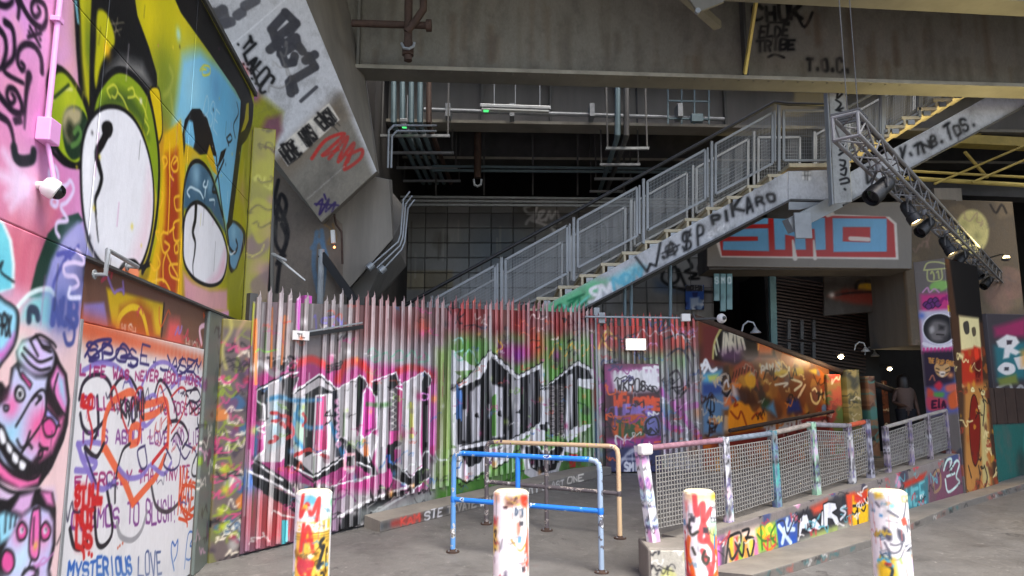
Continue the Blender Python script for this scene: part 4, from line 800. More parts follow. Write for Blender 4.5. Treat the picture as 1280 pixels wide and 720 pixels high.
# small sign on its black bar
sg = thing('bar_sign', 'small white sign on a black bar clamped across the left pales', 'sign', F1.at(371, 420))
sa, sb = F1.ab(371, 420); ea, eb = F1.ab(449, 409)
obj('bar', MB().beam(F1.pt(sa, sb, .06), F1.pt(ea, eb, .07), .03, .045), M['black'], sg)
obj('pale_rail', MB().beam(F1.pt(sa+.1, sb+.05, .055), F1.pt(ea, eb+.05, .055), .02, .016), M['galv'], sg)
cs = Canvas(F1, sa-.11, sa+.11, sb-.06, sb+.06, 200, 200, (226, 224, 220)); cs.text('TL', [(sa-.05, sb-.02), (sa+.05, sb-.02), (sa+.05, sb+.02), (sa-.05, sb+.02)], (40, 36, 40), .01, raw=True); cs.spray((sa, sb-.03), .03, (220, 100, 60), .8, raw=True)
panel('plate', cs, sa-.1, sa+.1, sb-.05, sb+.05, M['paint_post'], sg, .09, .012)

# fence beyond the corner
F2 = Plane((FBk.x, FBk.y, 0), Vector((1, .06, 0)))
F2L = F2.ab(876, 500)[0]
c2 = Canvas(F2, 0, F2L, 0, 3.2, 90, 90, (120, 112, 112))
def fence2_art(c):
    L, P, S, r = c.line, c.poly, c.spray, c.rng
    Z4 = zoomp(730, 390, 3.275)
    P(pts("740,380 890,390 890,445 740,440"), (170, 40, 34), 1, .1); P(pts("740,440 890,440 890,470 740,470"), (84, 130, 50), .8, .12); P(pts("815,450 890,440 890,600 815,600"), (150, 146, 146), .8, .1)
    for k in range(60): S((r.uniform(745, 880), r.uniform(440, 600)), .12, r.choice([(60, 90, 150), (190, 180, 180), (90, 130, 60), (150, 60, 120), (90, 40, 50), (200, 110, 50)]), .7)
    for k in range(10): S((r.uniform(745, 880), r.uniform(395, 430)), .16, r.choice([(206, 50, 36), (140, 24, 28), (226, 90, 50)]), .7)
    for q in ["20,160 40,260 100,340", "310,320 400,420 460,500 480,520", "380,400 460,380", "310,420 350,470 400,480", "100,330 60,380 30,480"]: L(Z4(q), .1, (176, 64, 150), .85, .01)
    for q in ["340,180 390,150 430,200 440,280 390,350", "410,160 430,140 450,180", "350,260 380,240 400,300 360,310", "380,330 420,300 440,240", "330,110 400,90 430,130"]: L(Z4(q), .035, (36, 24, 30))
    for q in ["60,150 90,80 130,110", "95,50 100,90 80,120 110,160"]: L(Z4(q), .035, (230, 160, 50))
    c.tags((0, .8, F2L, 2.9), 50, [(30, 26, 30), (214, 210, 206), (200, 70, 50), (60, 110, 170)], .07, .012)
    c.tags((0, .8, F2L, 2.9), 50, [(40, 60, 120), (210, 206, 206), (30, 26, 30), (200, 60, 60), (206, 130, 190)], .14, .02)
    for k in range(60): a = r.uniform(0, F2L); b = r.uniform(.6, 2.6); L([(a, b), (a, b-r.uniform(.2, .8))], .02, r.choice([(214, 212, 212), (190, 186, 186), (70, 120, 170)]), .6, raw=True, sm=False)
fence2_art(c2)
fn2 = thing('palisade_fence', 'short red-topped palisade fence with the painted door board and lit sign', 'fence', FBk)
a = .05
while a < F2L-.03:
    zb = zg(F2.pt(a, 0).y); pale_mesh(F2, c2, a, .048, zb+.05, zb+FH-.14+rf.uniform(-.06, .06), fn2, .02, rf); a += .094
A, B, Rr = grid_on(F2, 0, F2L, zg(FBk.y), zg(FBk.y)+FH-.25, 120, 150)
painted('backing_sheet', Rr, c2.sample(A, B)*.65+.03, M['paint_metal'], fn2, skirt=tuple(-F2.N*.012))  # backing darkened too, gap shade put into its colour
obj('post', MB().beam(F2.pt(.02, zg(FBk.y), -.03), F2.pt(.02, zg(FBk.y)+FH+.05, -.03), .09, .09), M['galv'], fn2)
Z4 = zoomp(730, 390, 3.275)
cb = Canvas(F2, 0, F2L, 0, 2.4, 110, 110, (90, 50, 60))
def board(c):
    P, L = c.poly, c.line
    P(Z4("80,220 310,220 310,330 80,330"), (150, 60, 120), 1, .05); P(Z4("110,250 300,240 310,330 250,350 120,320"), (230, 226, 226), 1, .04); c.text('LUENKERE', Z4("120,290 305,300 305,235 120,240"), (240, 236, 236), .05); c.text('WKROS', Z4("130,325 250,325 250,280 130,275"), (40, 30, 36), .025)
    P(Z4("95,340 310,320 310,520 95,520"), (60, 24, 40), 1, .04); c.text('WELCOME', Z4("118,385 308,400 308,355 118,340"), (226, 76, 30), .05); c.text('LEAKE', Z4("125,430 280,430 280,385 125,385"), (140, 110, 190), .05)
    P(Z4("120,440 240,420 260,470 230,520 130,515"), (206, 84, 24), 1, .02, sm=True); c.text('TAKS', Z4("130,510 245,500 245,440 130,440"), (50, 84, 40), .045); P(Z4("245,440 290,420 310,470 290,510 250,510"), (110, 110, 170), 1, .02, sm=True); L(Z4("250,450 290,430 300,490 260,500"), .03, (24, 20, 30), closed=True)
    P(Z4("100,520 310,520 310,700 100,700"), (40, 44, 84), 1, .04); P(Z4("90,520 310,510 310,545 90,550"), (170, 50, 130), .9, .04)
    for q in ["130,640 200,560 260,650", "180,580 230,560 210,640", "150,600 260,600"]: L(Z4(q), .04, (196, 196, 206), .8, .015)
    c.text('SMILE', Z4("160,650 260,650 260,610 160,610"), (214, 214, 220), .03)
    c.tags((0, .5, 1.1, 2.3), 40, [(226, 226, 226), (220, 90, 40), (30, 24, 30), (150, 60, 130), (70, 60, 110)], .1, .02)
    for k in range(10): c.drips((.1, .6, .9, 1.8), 2, [(226, 226, 226), (220, 90, 40)], .15, .01)
board(cb)
ba0, bz0 = F2.ab(757, 598); ba1, bz1 = F2.ab(822, 455)
bd = thing('painted_door', 'dark door board with orange WELCOME lettering in the red-topped fence', 'door', F2.pt(ba0, zg(FBk.y), .06))
panel('board', cb, ba0, ba1, zg(FBk.y)+.02, bz1, M['paint_metal'], bd, .075, .03)
0 and obj('frame', MB().beam(F2.pt(ba0-.03, bz1+.03, .07), F2.pt(ba1+.03, bz1+.03, .07), .06, .06), M['steel_dark'], bd)
ex = thing('lit_sign', 'small glowing white box sign on the red pales above the door', 'sign', F2.at(793, 430)); ea, eb = F2.ab(793, 431)
obj('housing', MB().hexa([F2.pt(ea+dx, eb+dz, n) for dz in (-.1, .1) for dx, n in ((-.17, .05), (.17, .05), (.17, .11), (-.17, .11))]), M['white'], ex, bevel=.006)
obj('lens', MB().hexa([F2.pt(ea+dx, eb+dz, n) for dz in (-.075, .075) for dx, n in ((-.15, .112), (.15, .112), (.15, .122), (-.15, .122))]), M['exitl'], ex)
# ------------------------------------------------------------------ inclined concrete pier with white painted face
q0, q1, q2 = D(235, 0, 9.0), D(432, 130, 10.2), D(400, 275, 10.7)
nn = (q1-q0).cross(q2-q0).normalized()
if nn.dot(CAMP-q0) < 0: nn = -nn
PF0 = Plane(q0, (1, 0, 0), (0, 0, 1)); PF0.N = nn
def onp(x, y, O=q0, n=nn):
    r = ray(x, y); return CAMP+r*((O-CAMP).dot(n)/r.dot(n))
uu = (onp(430, 125)-onp(350, 205)).normalized(); vv = nn.cross(uu)
PF = Plane(q0, uu, vv)
fq = [(402, 278), (471, 214), (372, -25), (176, -25)]
ab4 = [PF.ab(*p) for p in fq]
cpf = Canvas(PF, min(p[0] for p in ab4)-.1, max(p[0] for p in ab4)+.1, min(p[1] for p in ab4)-.1, max(p[1] for p in ab4)+.1, 80, 80, (206, 206, 208))
def pier_art(c):
    K = zoomp(240, 0, 2.571)
    P, L = c.poly, c.line
    P(K("240,540 480,300 640,700 300,760"), (134, 128, 116), 1, .05); P(K("255,520 470,305 500,370 310,560"), (116, 96, 76), .6, .12)
    P(K("150,330 215,300 290,360 260,480 200,560 120,560"), (150, 150, 40), 1, .05); P(K("215,430 240,380 285,370 290,420 240,500 220,520"), (130, 84, 96), 1, .04); c.spray(K("200,310")[0], .1, (150, 70, 150), .8)
    GR = (62, 62, 68)
    for q in ["255,95 300,45", "300,40 335,75", "260,100 275,150", "275,120 330,75", "250,160 285,130", "335,75 310,105", "285,175 320,150", "300,140 335,120 340,150", "285,165 300,205 325,200", "345,150 355,165", "325,200 330,180", "365,195 395,175", "375,180 395,215", "395,215 320,260", "320,255 330,290", "312,265 318,300"]: L(K(q), .12, GR, .95, sm=False)
    L(K("350,325 400,280"), .05, GR, .9, sm=False)
    for q in ["40,70 100,30", "60,90 125,70", "70,40 85,90", "100,35 110,75", "170,20 205,0", "145,50 160,40"]: L(K(q), .13, (84, 84, 90), .9, sm=False)
    c.text('TLALOC', K("160,140 225,310 258,270 190,110"), BLK, .035, jit=.8)
    for q in ["148,142 149,144", "165,205 166,207", "178,220 179,222", "190,235 191,237", "192,252 193,254", "205,268 206,270"]: L(K(q), .03, BLK, sm=False)
    c.spray(K("152,225")[0], .1, (214, 40, 36), 1); c.spray(K("170,240")[0], .05, (214, 40, 36), .9)
    L(K("0,245 170,110 275,20 330,-30"), .012, (238, 238, 240), .9, sm=False)
    # poster pasted on the bare concrete
    P(K("270,480 440,330 475,385 308,535"), (222, 214, 200)); 
    for q in ["278,482 318,447 345,505 310,530", "340,428 375,398 405,445 370,472", "392,385 436,345 466,385 425,422"]: L(K(q), .014, (30, 28, 28), closed=True, sm=False)
    c.text('HERE', K("310,528 352,490 322,447 280,484"), (24, 22, 22), .035); c.text('WAS', K("372,470 404,442 374,402 344,430"), (24, 22, 22), .035); c.text('EASY', K("428,418 466,385 436,346 396,384"), (24, 22, 22), .035)
    for q in ["385,510 430,450 490,430 440,480 420,500 470,480", "440,510 500,440 470,520 520,460 500,520", "500,500 545,480 540,510 490,545 500,510"]: L(K(q), .05, (190, 50, 44), .95)
    for q in ["400,660 420,640 410,690 440,640 430,680 460,650 450,680", "395,655 470,660", "430,640 425,625"]: L(K(q), .03, (50, 36, 90))
    L(K("370,640 490,535"), .012, (190, 184, 174)); c.tags((c.a0, c.b0, c.a1, c.b1), 10, [(160, 156, 150), (120, 116, 108)], .2, .02, .4)
pier_art(cpf)
pier = thing('inclined_pier', 'huge inclined concrete pier with a white face and grey roller letters', 'pier', onp(436, 246))
quad_panel('painted_face', cpf, fq, 150, 260, M['paint_conc'], pier, .03)
c0, c1, c2p, c3p = [PF.at(*p)-PF.N*.032 for p in fq]
bk = [D(441, 48, 11.6), D(438, -40, 11.4), D(474, 216, 11.4)]
back = [c0+Vector((-.3, 1.6, .3)), c3p+Vector((-.6, 1.6, .2))]
obj('body', MB().hull([c0, c1, c2p, c3p]+bk+back), M['conc'], pier)
sn = (bk[0]-c1).cross(c2p-c1).normalized()
if sn.dot(CAMP-c1) < 0: sn = -sn
su = (c2p-c1).normalized(); SPl = Plane(c1, sn.cross(su)*-1 if False else su.cross(sn), su)
if SPl.N.dot(sn) < 0: SPl = Plane(c1, -SPl.U, su)
csd = Canvas(SPl, -3, 3, -1, 6, 30, 45, (128, 116, 100))
csd.poly(pts("383,0 436,-20 440,60 436,122 429,122"), (204, 204, 204), 1, .02)
for q in ["386,0 400,30 416,70 432,128 445,180", "405,0 408,30 404,55", "424,30 422,70 430,85", "392,14 404,50"]: csd.line(pts(q), .06, BLK, sm=False)
quad_panel('side_face', csd, [(470, 213), (472, 213), (438, -25), (374, -25)], 40, 130, M['paint_conc'], pier, .01)
# lower pier block
pb = thing('lower_pier', 'weathered concrete foot of the pier behind the fence with pipes on it', 'pier', D(400, 420, 11.2))
def dd(l, Y): return [D(x, y, Y) for x, y in l]
obj('upper_block', MB().hull(dd([(338, 195), (486, 225), (491, 298), (433, 364), (338, 364)], 11.3)+dd([(345, 205), (490, 225), (494, 296), (440, 360), (345, 360)], 12.6)), M['conc'], pb)
obj('stem', MB().hull(dd([(330, 364), (433, 364), (433, 560), (330, 560)], 11.32)+dd([(340, 364), (436, 364), (436, 540), (340, 540)], 12.6)), M['conc'], pb)
obj('chamfer', MB().hull(dd([(491, 300), (434, 366), (446, 400)], 11.6)+dd([(508, 332), (508, 262), (455, 400), (490, 240)], 13.2)), M['conc_dark'], pb)
csx = Plane(D(340, 300, 11.27), (1, 0, 0)); cc2 = Canvas(csx, -.2, 1.4, -1.8, 1.4, 70, 70, (122, 110, 98))
for q in ["348,225 342,260 352,275 358,255 350,245 344,300 356,320", "345,250 360,290 350,330 346,365", "352,280 358,300 346,330"]: cc2.line(pts(q), .06, (26, 22, 24))
for q in ["396,290 392,330 398,365", "402,288 406,330 402,370", "390,310 400,300 408,320"]: cc2.line(pts(q), .07, (96, 130, 160), .8)
for q in ["405,280 415,290 410,305 420,300 416,280"]: cc2.line(pts(q), .03, (150, 120, 80))
quad_panel('painted_face', cc2, [(342, 430), (428, 430), (428, 280), (342, 200)], 70, 110, M['paint_conc'], pb, .02)
obj('metal_rail', MB().beam(D(402, 318, 11.1), D(450, 385, 11.1), .08, .12), M['black'], pb)
obj('pole', MB().tube([D(402, 312, 11.1), D(399, 420, 11.1)], .05, 10), M['galv'], pb)
pp = thing('pier_conduits', 'bundle of thin galvanised conduits bending down the pier foot', 'conduit', D(500, 300, 11.2))
for k in range(3):
    o_ = k*5
    obj('conduit', MB().tube([D(512+o_*.6, 240+o_, 11.6), D(504+o_*.6, 250+o_, 11.4), D(501+o_*.5, 292+o_, 11.3), D(498+o_*.4, 302+o_, 11.3), D(466+o_, 330+o_, 11.2)], .014, 8), M['galv'], pp, True)
for x, y in ((463, 333), (478, 337)): obj('coupling', MB().lathe(D(x, y, 11.2), [(.03, -.06), (.06, -.05), (.06, .05), (.03, .06)], 14, D(498, 302, 11.3)-D(466, 330, 11.2)), M['galv'], pp, True)
for k in range(2): obj('conduit', MB().tube([D(545, 157+k*7, 12.6), D(492+k*4, 157+k*7, 11.3), D(486+k*4, 163+k*7, 11.25), D(485+k*4, 210, 11.25)], .018, 8), M['galv'], pp, True)
vp = thing('hanging_cable', 'thin dark cable with a small white lamp hanging on the pier', 'cable', D(420, 320, 11.0))
obj('cable', MB().tube([D(418, 268, 11.1), D(420, 280, 11.05), D(427, 290, 11.05), D(428, 330, 11.05)], .018, 7), M['rust'], vp, True)
obj('lamp', MB().beam(D(416, 288, 11.05), D(417, 304, 11.05), .06, .06), M['white'], vp); obj('bulb', MB().lathe(D(418, 309, 11.02), [(.005, -.02), (.02, 0), (.005, .02)], 10), mat('red_indicator', (255, 120, 60), .4, 0, 0, 5, 0, emit=((1, .25, .08), 3)), vp)
# ------------------------------------------------------------------ kerbs
def kerb_strip(name, front, backp, h, hb=None):
    hb = h if hb is None else hb
    mb = MB(); n = len(front)
    F_ = [Vector(p) for p in front]; B_ = [Vector(p) for p in backp]
    v = [p-Vector((0, 0, .05)) for p in F_]+[p+Vector((0, 0, h)) for p in F_]+[p+Vector((0, 0, hb)) for p in B_]+[p-Vector((0, 0, .05)) for p in B_]
    f = []
    for i in range(n-1): f += [(i, i+1, n+i+1, n+i), (n+i, n+i+1, 2*n+i+1, 2*n+i), (2*n+i, 2*n+i+1, 3*n+i+1, 3*n+i)]
    f += [(0, n, 2*n, 3*n), (n-1, 2*n-1, 3*n-1, 4*n-1)]
    return struct(name, mb.add(v, f), M['conc'])
KU = (F1.U)
kf = [F1.pt(a, 0, .32) for a in np.linspace(1.47, FL-.1, 8)]
for p in kf: p.z = zg(p.y)
kb_ = [p-F1.N*.29 for p in kf]
for p in kb_: p.z = zg(p.y+.2)
kerb_strip('kerb', kf, kb_, .12)
KP = Plane(F1.pt(0, 0, .325), F1.U)
ck = Canvas(KP, 1.47, FL-.1, 0, .8, 100, 120, (112, 108, 102))
def kerb_art(c):
    zl = lambda a: zg(c.pl.pt(a, 0).y)
    r = c.rng
    for a in np.arange(1.5, FL-.15, .05):
        z = zl(a)
        if 1.6 < a < 2.1: c.spray((a, z+.06), .05, (150, 46, 40), .7, raw=True)
        elif a < 3.3: c.spray((a, z+.06), .05, r.choice([(40, 38, 38), (60, 70, 80)]), .6, raw=True)
    a = 1.75
    for wd_, s_, col in [(.3, 'KAM', (200, 70, 60)), (.3, 'STE', (220, 220, 224)), (.5, 'TEVATE', (150, 146, 140)), (.5, 'WANTED', (226, 226, 226)), (.6, 'SHANTY', (210, 210, 206)), (.5, 'BLAST', (190, 186, 180)), (.4, 'ONE', (220, 214, 200))]:
        c.text(s_, [(a, zl(a)+.015), (a+wd_, zl(a+wd_)+.015), (a+wd_, zl(a+wd_)+.105), (a, zl(a)+.105)], col, .02, raw=True, jit=.6); a += wd_+.06
kerb_art(ck)
A, V = np.meshgrid(np.linspace(1.47, FL-.1, 360), np.linspace(0, 1, 12)); gz = np.array([zg(KP.pt(q, 0).y) for q in A[0]])[None, :]
B = gz+V*.118; Rr = np.array(KP.O)+A[..., None]*np.array(KP.U); Rr[..., 2] += B
kp = painted('painted_kerb_face', Rr, ck.sample(A, B), M['paint_conc'], None, skirt=tuple(-KP.N*.004)); kp['kind'] = 'structure'

# ------------------------------------------------------------------ ramp wall, guard panels, column
RA, RB = G(897, 710), G(1205, 617)
RU = Vector((RB.x-RA.x, RB.y-RA.y, 0)); RU.normalize()
RW = Plane((RA.x, RA.y, 0), RU)
ra0, rz0 = RW.ab(862, 674); ra1, rz1 = RW.ab(1203, 566)
def rtop(a): return rz0+(rz1-rz0)*(a-ra0)/(ra1-ra0)
kfr = [G(940, 730), G(979, 718), G(1093, 682), G(1201, 636), G(1330, 596)]
kbk = []
for p in kfr:
    a = (Vector((p.x, p.y, 0))-RW.O).dot(RW.U); q = RW.pt(a, 0, -.02); q.z = zg(q.y); kbk.append(q)
kerb_strip('kerb', kfr, kbk, .075, .012)
KR = []
for i_ in range(len(kfr)-1):
    p_, q_ = kfr[i_], kfr[i_+1]; L_k = math.hypot(q_.x-p_.x, q_.y-p_.y); pk = Plane(Vector((p_.x, p_.y, 0)), Vector((q_.x-p_.x, q_.y-p_.y, 0)))
    pk.O = pk.O+pk.N*.006
    ckr = Canvas(pk, 0, L_k, 0, .5, 70, 110, (104, 100, 94)); ckr.rng.seed(40+i_)
    zs_ = np.linspace(p_.z, q_.z, max(4, int(L_k*70)))
    for k_ in range(int(L_k*9)):
        a_ = ckr.rng.uniform(0, L_k); z_ = p_.z+(q_.z-p_.z)*a_/L_k+.035
        ckr.tags((a_, z_-.02, a_+.01, z_+.02), 1, [(40, 38, 38), (190, 186, 180), (60, 96, 96), (70, 66, 62), (150, 90, 80)], .06, .016, .8)
    A, V = np.meshgrid(np.linspace(0, L_k, len(zs_)), np.linspace(0, 1, 10)); B = zs_[None, :]-.02+V*(.075+.018)
    Rr = np.array(pk.O)+A[..., None]*np.array(pk.U); Rr[..., 2] += B
    kq = painted('painted_kerb_face', Rr, ckr.sample(A, B), M['paint_conc'], None, skirt=tuple(-pk.N*.005)); kq['kind'] = 'structure'
cr = Canvas(RW, ra0, ra1, 0, 1.1, 115, 115, (120, 112, 108))
def ramp_art(c):
    P, L, S = c.poly, c.line, c.spray
    Q = zoomp(880, 570, 4.8)
    c.blobs((ra0, 0, ra1, .9), 70, [(60, 56, 70), (170, 150, 150), (200, 140, 170), (90, 120, 60), (220, 200, 150), (60, 70, 110)], .1)
    L(Q("-90,640 -40,600 -20,660 -70,690 -30,720"), .03, BLK); L(Q("-60,700 -20,640 0,720"), .03, BLK); P(Q("60,500 130,480 130,680 60,690"), (220, 110, 190), 1, .03); P(Q("100,500 140,490 130,660 100,670"), (70, 70, 76), 1, .03)
    P(Q("130,470 330,420 330,600 130,660"), (220, 190, 170), 1, .03); 
    for x, col in [(150, (230, 190, 40)), (180, (196, 60, 50)), (205, (150, 190, 50)), (235, (230, 150, 60)), (270, (240, 210, 70)), (300, (226, 120, 170))]: P(Q(f"{x},490 {x+24},480 {x+30},620 {x+5},640"), col, 1, .012)
    for q in ["140,490 215,460 215,530 170,620 150,560", "190,520 230,600 240,520", "250,490 300,500 280,610 260,560", "230,450 270,440 255,500", "150,470 130,660"]: L(Q(q), .028, BLK)
    P(Q("310,440 440,390 450,540 330,580"), (140, 190, 60), 1, .02); 
    for q, col in [("325,450 350,430 365,470 340,490", (236, 170, 40)), ("375,430 400,410 415,450 390,470", (226, 210, 70)), ("360,510 395,480 430,510 400,560 370,550", (230, 120, 40))]: L(Q(q), .03, col, closed=True)
    for q in ["320,470 360,510 420,490", "340,420 350,560", "430,410 400,480 440,530"]: L(Q(q), .024, (60, 110, 40))
    P(Q("430,390 560,340 560,520 450,560"), (36, 76, 160), 1, .01); 
    for q in ["450,420 520,520", "500,380 470,520", "520,420 550,360 530,370", "480,440 540,440"]: L(Q(q), .05, (206, 224, 240), sm=False)
    L(Q("440,400 480,390 500,470 540,380 560,350"), .02, (20, 30, 60))
    P(Q("560,340 700,290 860,220 870,400 700,470 570,520"), (40, 40, 46), 1, .02); P(Q("640,310 740,260 740,330 660,350"), (190, 70, 50), 1, .03)
    for q in ["565,480 575,370 600,340 620,350 640,430 650,440 645,380 665,370 690,400 710,430 690,450 660,440 640,460 610,450 590,440 580,485", "700,420 705,330 730,320 725,430", "720,430 715,290 745,275 790,280 800,320 770,340 800,360 815,400 790,420 770,380 745,375 745,425"]: P(Q(q), (206, 206, 212)); L(Q(q), .016, (14, 14, 18), closed=True, sm=False)
    L(Q("820,380 850,340 820,320 850,300"), .03, (190, 190, 196)); P(Q("570,500 860,400 870,440 580,540"), (160, 160, 140), 1, .04); P(Q("640,470 800,420 800,450 650,490"), (150, 170, 70), .8, .03)
    P(Q("850,230 905,215 900,420 870,400"), (206, 70, 40), 1, .02); P(Q("890,240 985,200 985,410 890,430"), (226, 176, 20), 1, .015); P(Q("900,230 980,200 980,270 940,300 900,270"), (190, 40, 30), .9, .02); L(Q("895,300 960,290 980,250"), .03, BLK); L(Q("920,290 925,410"), .03, BLK); L(Q("890,340 905,350 915,330"), .02, BLK); L(Q("945,320 960,330 970,300"), .02, BLK)
    q2 = zoomp(1030, 440, 2.572)
    P(q2("255,430 335,400 335,490 260,520"), (50, 110, 120), 1, .02); c.text('WEE', q2("265,500 330,480 325,420 262,445"), (96, 170, 176), .04); P(q2("255,420 330,385 320,410 258,440"), (170, 50, 36), 1, .02)
    P(q2("335,395 450,340 455,460 340,490"), (110, 66, 84), 1, .03); L(q2("350,400 370,380 375,430 355,450 352,410"), .04, (150, 120, 90)); 
    for q in ["385,380 395,350 410,345 405,380 425,350 435,360 425,400 435,420 400,450 390,410", "395,400 420,390"]: L(q2(q), .035, (190, 214, 206))
    c.tags((ra0, .1, ra1, .9), 110, [(30, 28, 34), (226, 220, 214), (190, 60, 70), (90, 160, 170)], .09, .014)
ramp_art(cr)
rw = thing('ramp_wall', 'low concrete ramp wall with bright graffiti beside the kerb', 'wall', RA)
NA, NBv = 480, 60
A, V = np.meshgrid(np.linspace(ra0, ra1, NA), np.linspace(0, 1, NBv)); gz = np.array([zg(RW.pt(q, 0).y) for q in A[0]])[None, :]-.02
tp = np.array([rtop(q) for q in A[0]])[None, :]
B = gz+V*(tp-gz); Rr = np.array(RW.O)+A[..., None]*np.array(RW.U); Rr[..., 2] += B
painted('painted_face', Rr, cr.sample(A, B), M['paint_conc'], rw, skirt=tuple(-RW.N*.02))
obj('body', MB().hexa([RW.pt(ra0, -.05, -.021), RW.pt(ra1, -.05, -.021), RW.pt(ra1, -.05, -.34), RW.pt(ra0, -.05, -.34), RW.pt(ra0, rtop(ra0)-.003, -.021), RW.pt(ra1, rtop(ra1)-.003, -.021), RW.pt(ra1, rtop(ra1)-.003, -.34), RW.pt(ra0, rtop(ra0)-.003, -.34)]), M['conc'], rw)
# end block
bka = RW.ab(822, 690)[0]
BKP = Plane(RW.pt(bka-.17, 0, .05), (1, .1, 0)); cbk = Canvas(BKP, 0, .45, 0, .5, 120, 120, (176, 172, 158)); cbk.blobs((0, 0, .45, .5), 14, [(214, 206, 190), (150, 150, 80), (190, 190, 120), (110, 108, 100)], .06); cbk.tags((0, .02, .42, .4), 16, [(40, 40, 44), (226, 226, 220)], .06, .01)
bkt = thing('end_block', 'tagged concrete block under the first guard post at the ramp end', 'block', RW.pt(bka, 0, 0))
obj('body', MB().box((BKP.pt(0, 0).x, BKP.pt(0, 0).y+.012, -.02), (BKP.pt(0, 0).x+.42, BKP.pt(0, 0).y+.52, .31)), M['conc'], bkt, bevel=.02)
BKP2 = Plane(BKP.O, (1, 0, 0)); cbk.pl = BKP2
panel('painted_face', cbk, .02, .40, 0, .29, M['paint_conc'], bkt, 0, .011)
# guard posts / mesh panels
def post_art(base, cols, k):
    pl = Plane((0, 0, 0), (1, 0, 0)); c = Canvas(pl, 0, .12, 0, 1.1, 90, 100, base); c.rng.seed(k)
    c.blobs((0, 0, .12, 1.1), 22, cols+[(120, 116, 112), (90, 86, 90)], .05, .8); c.tags((0, 0, .12, 1.1), 24, [(30, 28, 30), (90, 80, 140)], .04, .008); return c
def guard_post(parent, pt_, h, c, wd=.085, lean=(0, 0), arm=None):
    nz = 70; k = 9
    Rw = np.zeros((nz, k*4, 3)); Cw = np.zeros((nz, k*4, 3), np.float32); U, N = np.array(RW.U), np.array(RW.N); O = np.array(pt_)
    for i in range(nz):
        z = h*i/(nz-1)
        off = np.array((lean[0]*z, lean[1]*z, 0))
        for s in range(4):
            for j in range(k):
                t = j/k-.5
                u, n = [(t, -.5), (.5, t), (-t, .5), (-.5, -t)][s]
                Rw[i, s*k+j] = O+U*u*wd+N*(-n)*wd*.8+off+np.array((0, 0, z))
                Cw[i, s*k+j] = c.sample(np.array([(t+.5)*.12]), np.array([z]))[0]
    o = painted('post', Rw, Cw, M['paint_post'], parent, wrap=True)
    return o
def mesh_panel(parent, pa, pb_, z0a, z1a, z0b, z1b, name='mesh_panel'):
    mb = MB(); n_ = RW.N*-.0
    pa, pb_ = Vector(pa), Vector(pb_); d = pb_-pa; L_ = d.length
    nx = max(3, int(L_/.04)); nz = max(3, int((z1a-z0a)/.04))
    for i in range(nx+1):
        t = i/nx; p = pa+d*t; mb.beam((p.x, p.y, z0a+(z0b-z0a)*t), (p.x, p.y, z1a+(z1b-z1a)*t), .009, .007, up=RW.N)
    for j in range(nz+1):
        t = j/nz; a_ = Vector((pa.x, pa.y, z0a+(z1a-z0a)*t))-RW.N*.007; b_ = Vector((pb_.x, pb_.y, z0b+(z1b-z0b)*t))-RW.N*.007
        mb.beam(a_, b_, .007, .009)
    return obj(name, mb, M['mesh'], parent)
gd = thing('guard_panels', 'mesh guard panels with graffiti-covered posts on the near ramp wall', 'railing', RW.pt(RW.ab(815, 650)[0], 0, -.12))
GP = Plane(RW.pt(0, 0, -.13), RW.U)
pcol = [((222, 220, 222), [(200, 190, 220), (190, 220, 230), (226, 150, 200)]), ((206, 206, 210), [(150, 200, 190), (220, 190, 200), (130, 130, 130)]), ((110, 140, 150), [(80, 170, 160), (70, 80, 110), (150, 150, 150)]), ((150, 190, 160), [(90, 150, 110), (210, 180, 210), (190, 196, 196)]), ((190, 190, 190), [(150, 120, 140), (160, 170, 170)]), ((150, 150, 160), [(120, 90, 110), (60, 60, 70)])]
gx = [(815, 672, 557), (909, 652, 546), (970, 632, 538), (1020, 613, 527), (1065, 604, 530), (1089, 594, 531)]
ga = []
for k, (x, yb, yt) in enumerate(gx):
    a_ = GP.ab(x, 600)[0]; ga.append(a_); zb = max(rtop(a_), .30) if k else .30; zt = GP.ab(x, yt)[1]
    zt = max(zt, zb+.7)
    c = post_art(pcol[k][0], pcol[k][1], k)
    guard_post(gd, GP.pt(a_, zb-.01), zt-zb+.01, c, .1 if k == 0 else .085, lean=((-.11, 0) if k == 0 else (-.02, 0)))
    ga[-1] = (a_, zb, zt)
for k in range(5):
    (a0, b0, t0), (a1, b1, t1) = ga[k], ga[k+1]
    mesh_panel(gd, GP.pt(a0+.06, 0), GP.pt(a1-.06, 0), b0+(.12 if k == 0 else .07), t0-.10, b1+.07, t1-.10)
    col = [(150, 110, 120), (120, 130, 140), (150, 140, 130), (130, 126, 130), (180, 80, 50)][k]
    off = -.1 if k == 0 else -.02
    obj('top_rail', MB().tube([GP.pt(a0, t0-.03)+Vector((off, 0, 0)), GP.pt(a1, t1-.03)+Vector((-.02, 0, 0))], .028, 10), mat('rail_paint', col, .5, 0, .45, 14, .1), gd, True)
obj('post_hook', MB().beam(GP.pt(ga[0][0]-.15, ga[0][2]-.03), GP.pt(ga[0][0]-.01, ga[0][2]-.03), .08, .1), M['white'], gd, bevel=.02)
gd2 = thing('guard_panels', 'darker mesh guard panels on the far ramp wall next to the painted column', 'railing', RW.pt(RW.ab(1110, 600)[0], 0, -.12))
ga2 = []
for k, (x, yt) in enumerate([(1108, 532), (1138, 524), (1162, 517), (1186, 511), (1207, 508)]):
    a_ = GP.ab(x, 560)[0]; zb = rtop(min(a_, ra1)); zt = GP.ab(x, yt)[1]
    c = post_art((150, 140, 146), [(110, 100, 120), (190, 190, 196), (90, 84, 90)], 20+k); guard_post(gd2, GP.pt(a_, zb-.01), zt-zb, c, .07); ga2.append((a_, zb, zt))
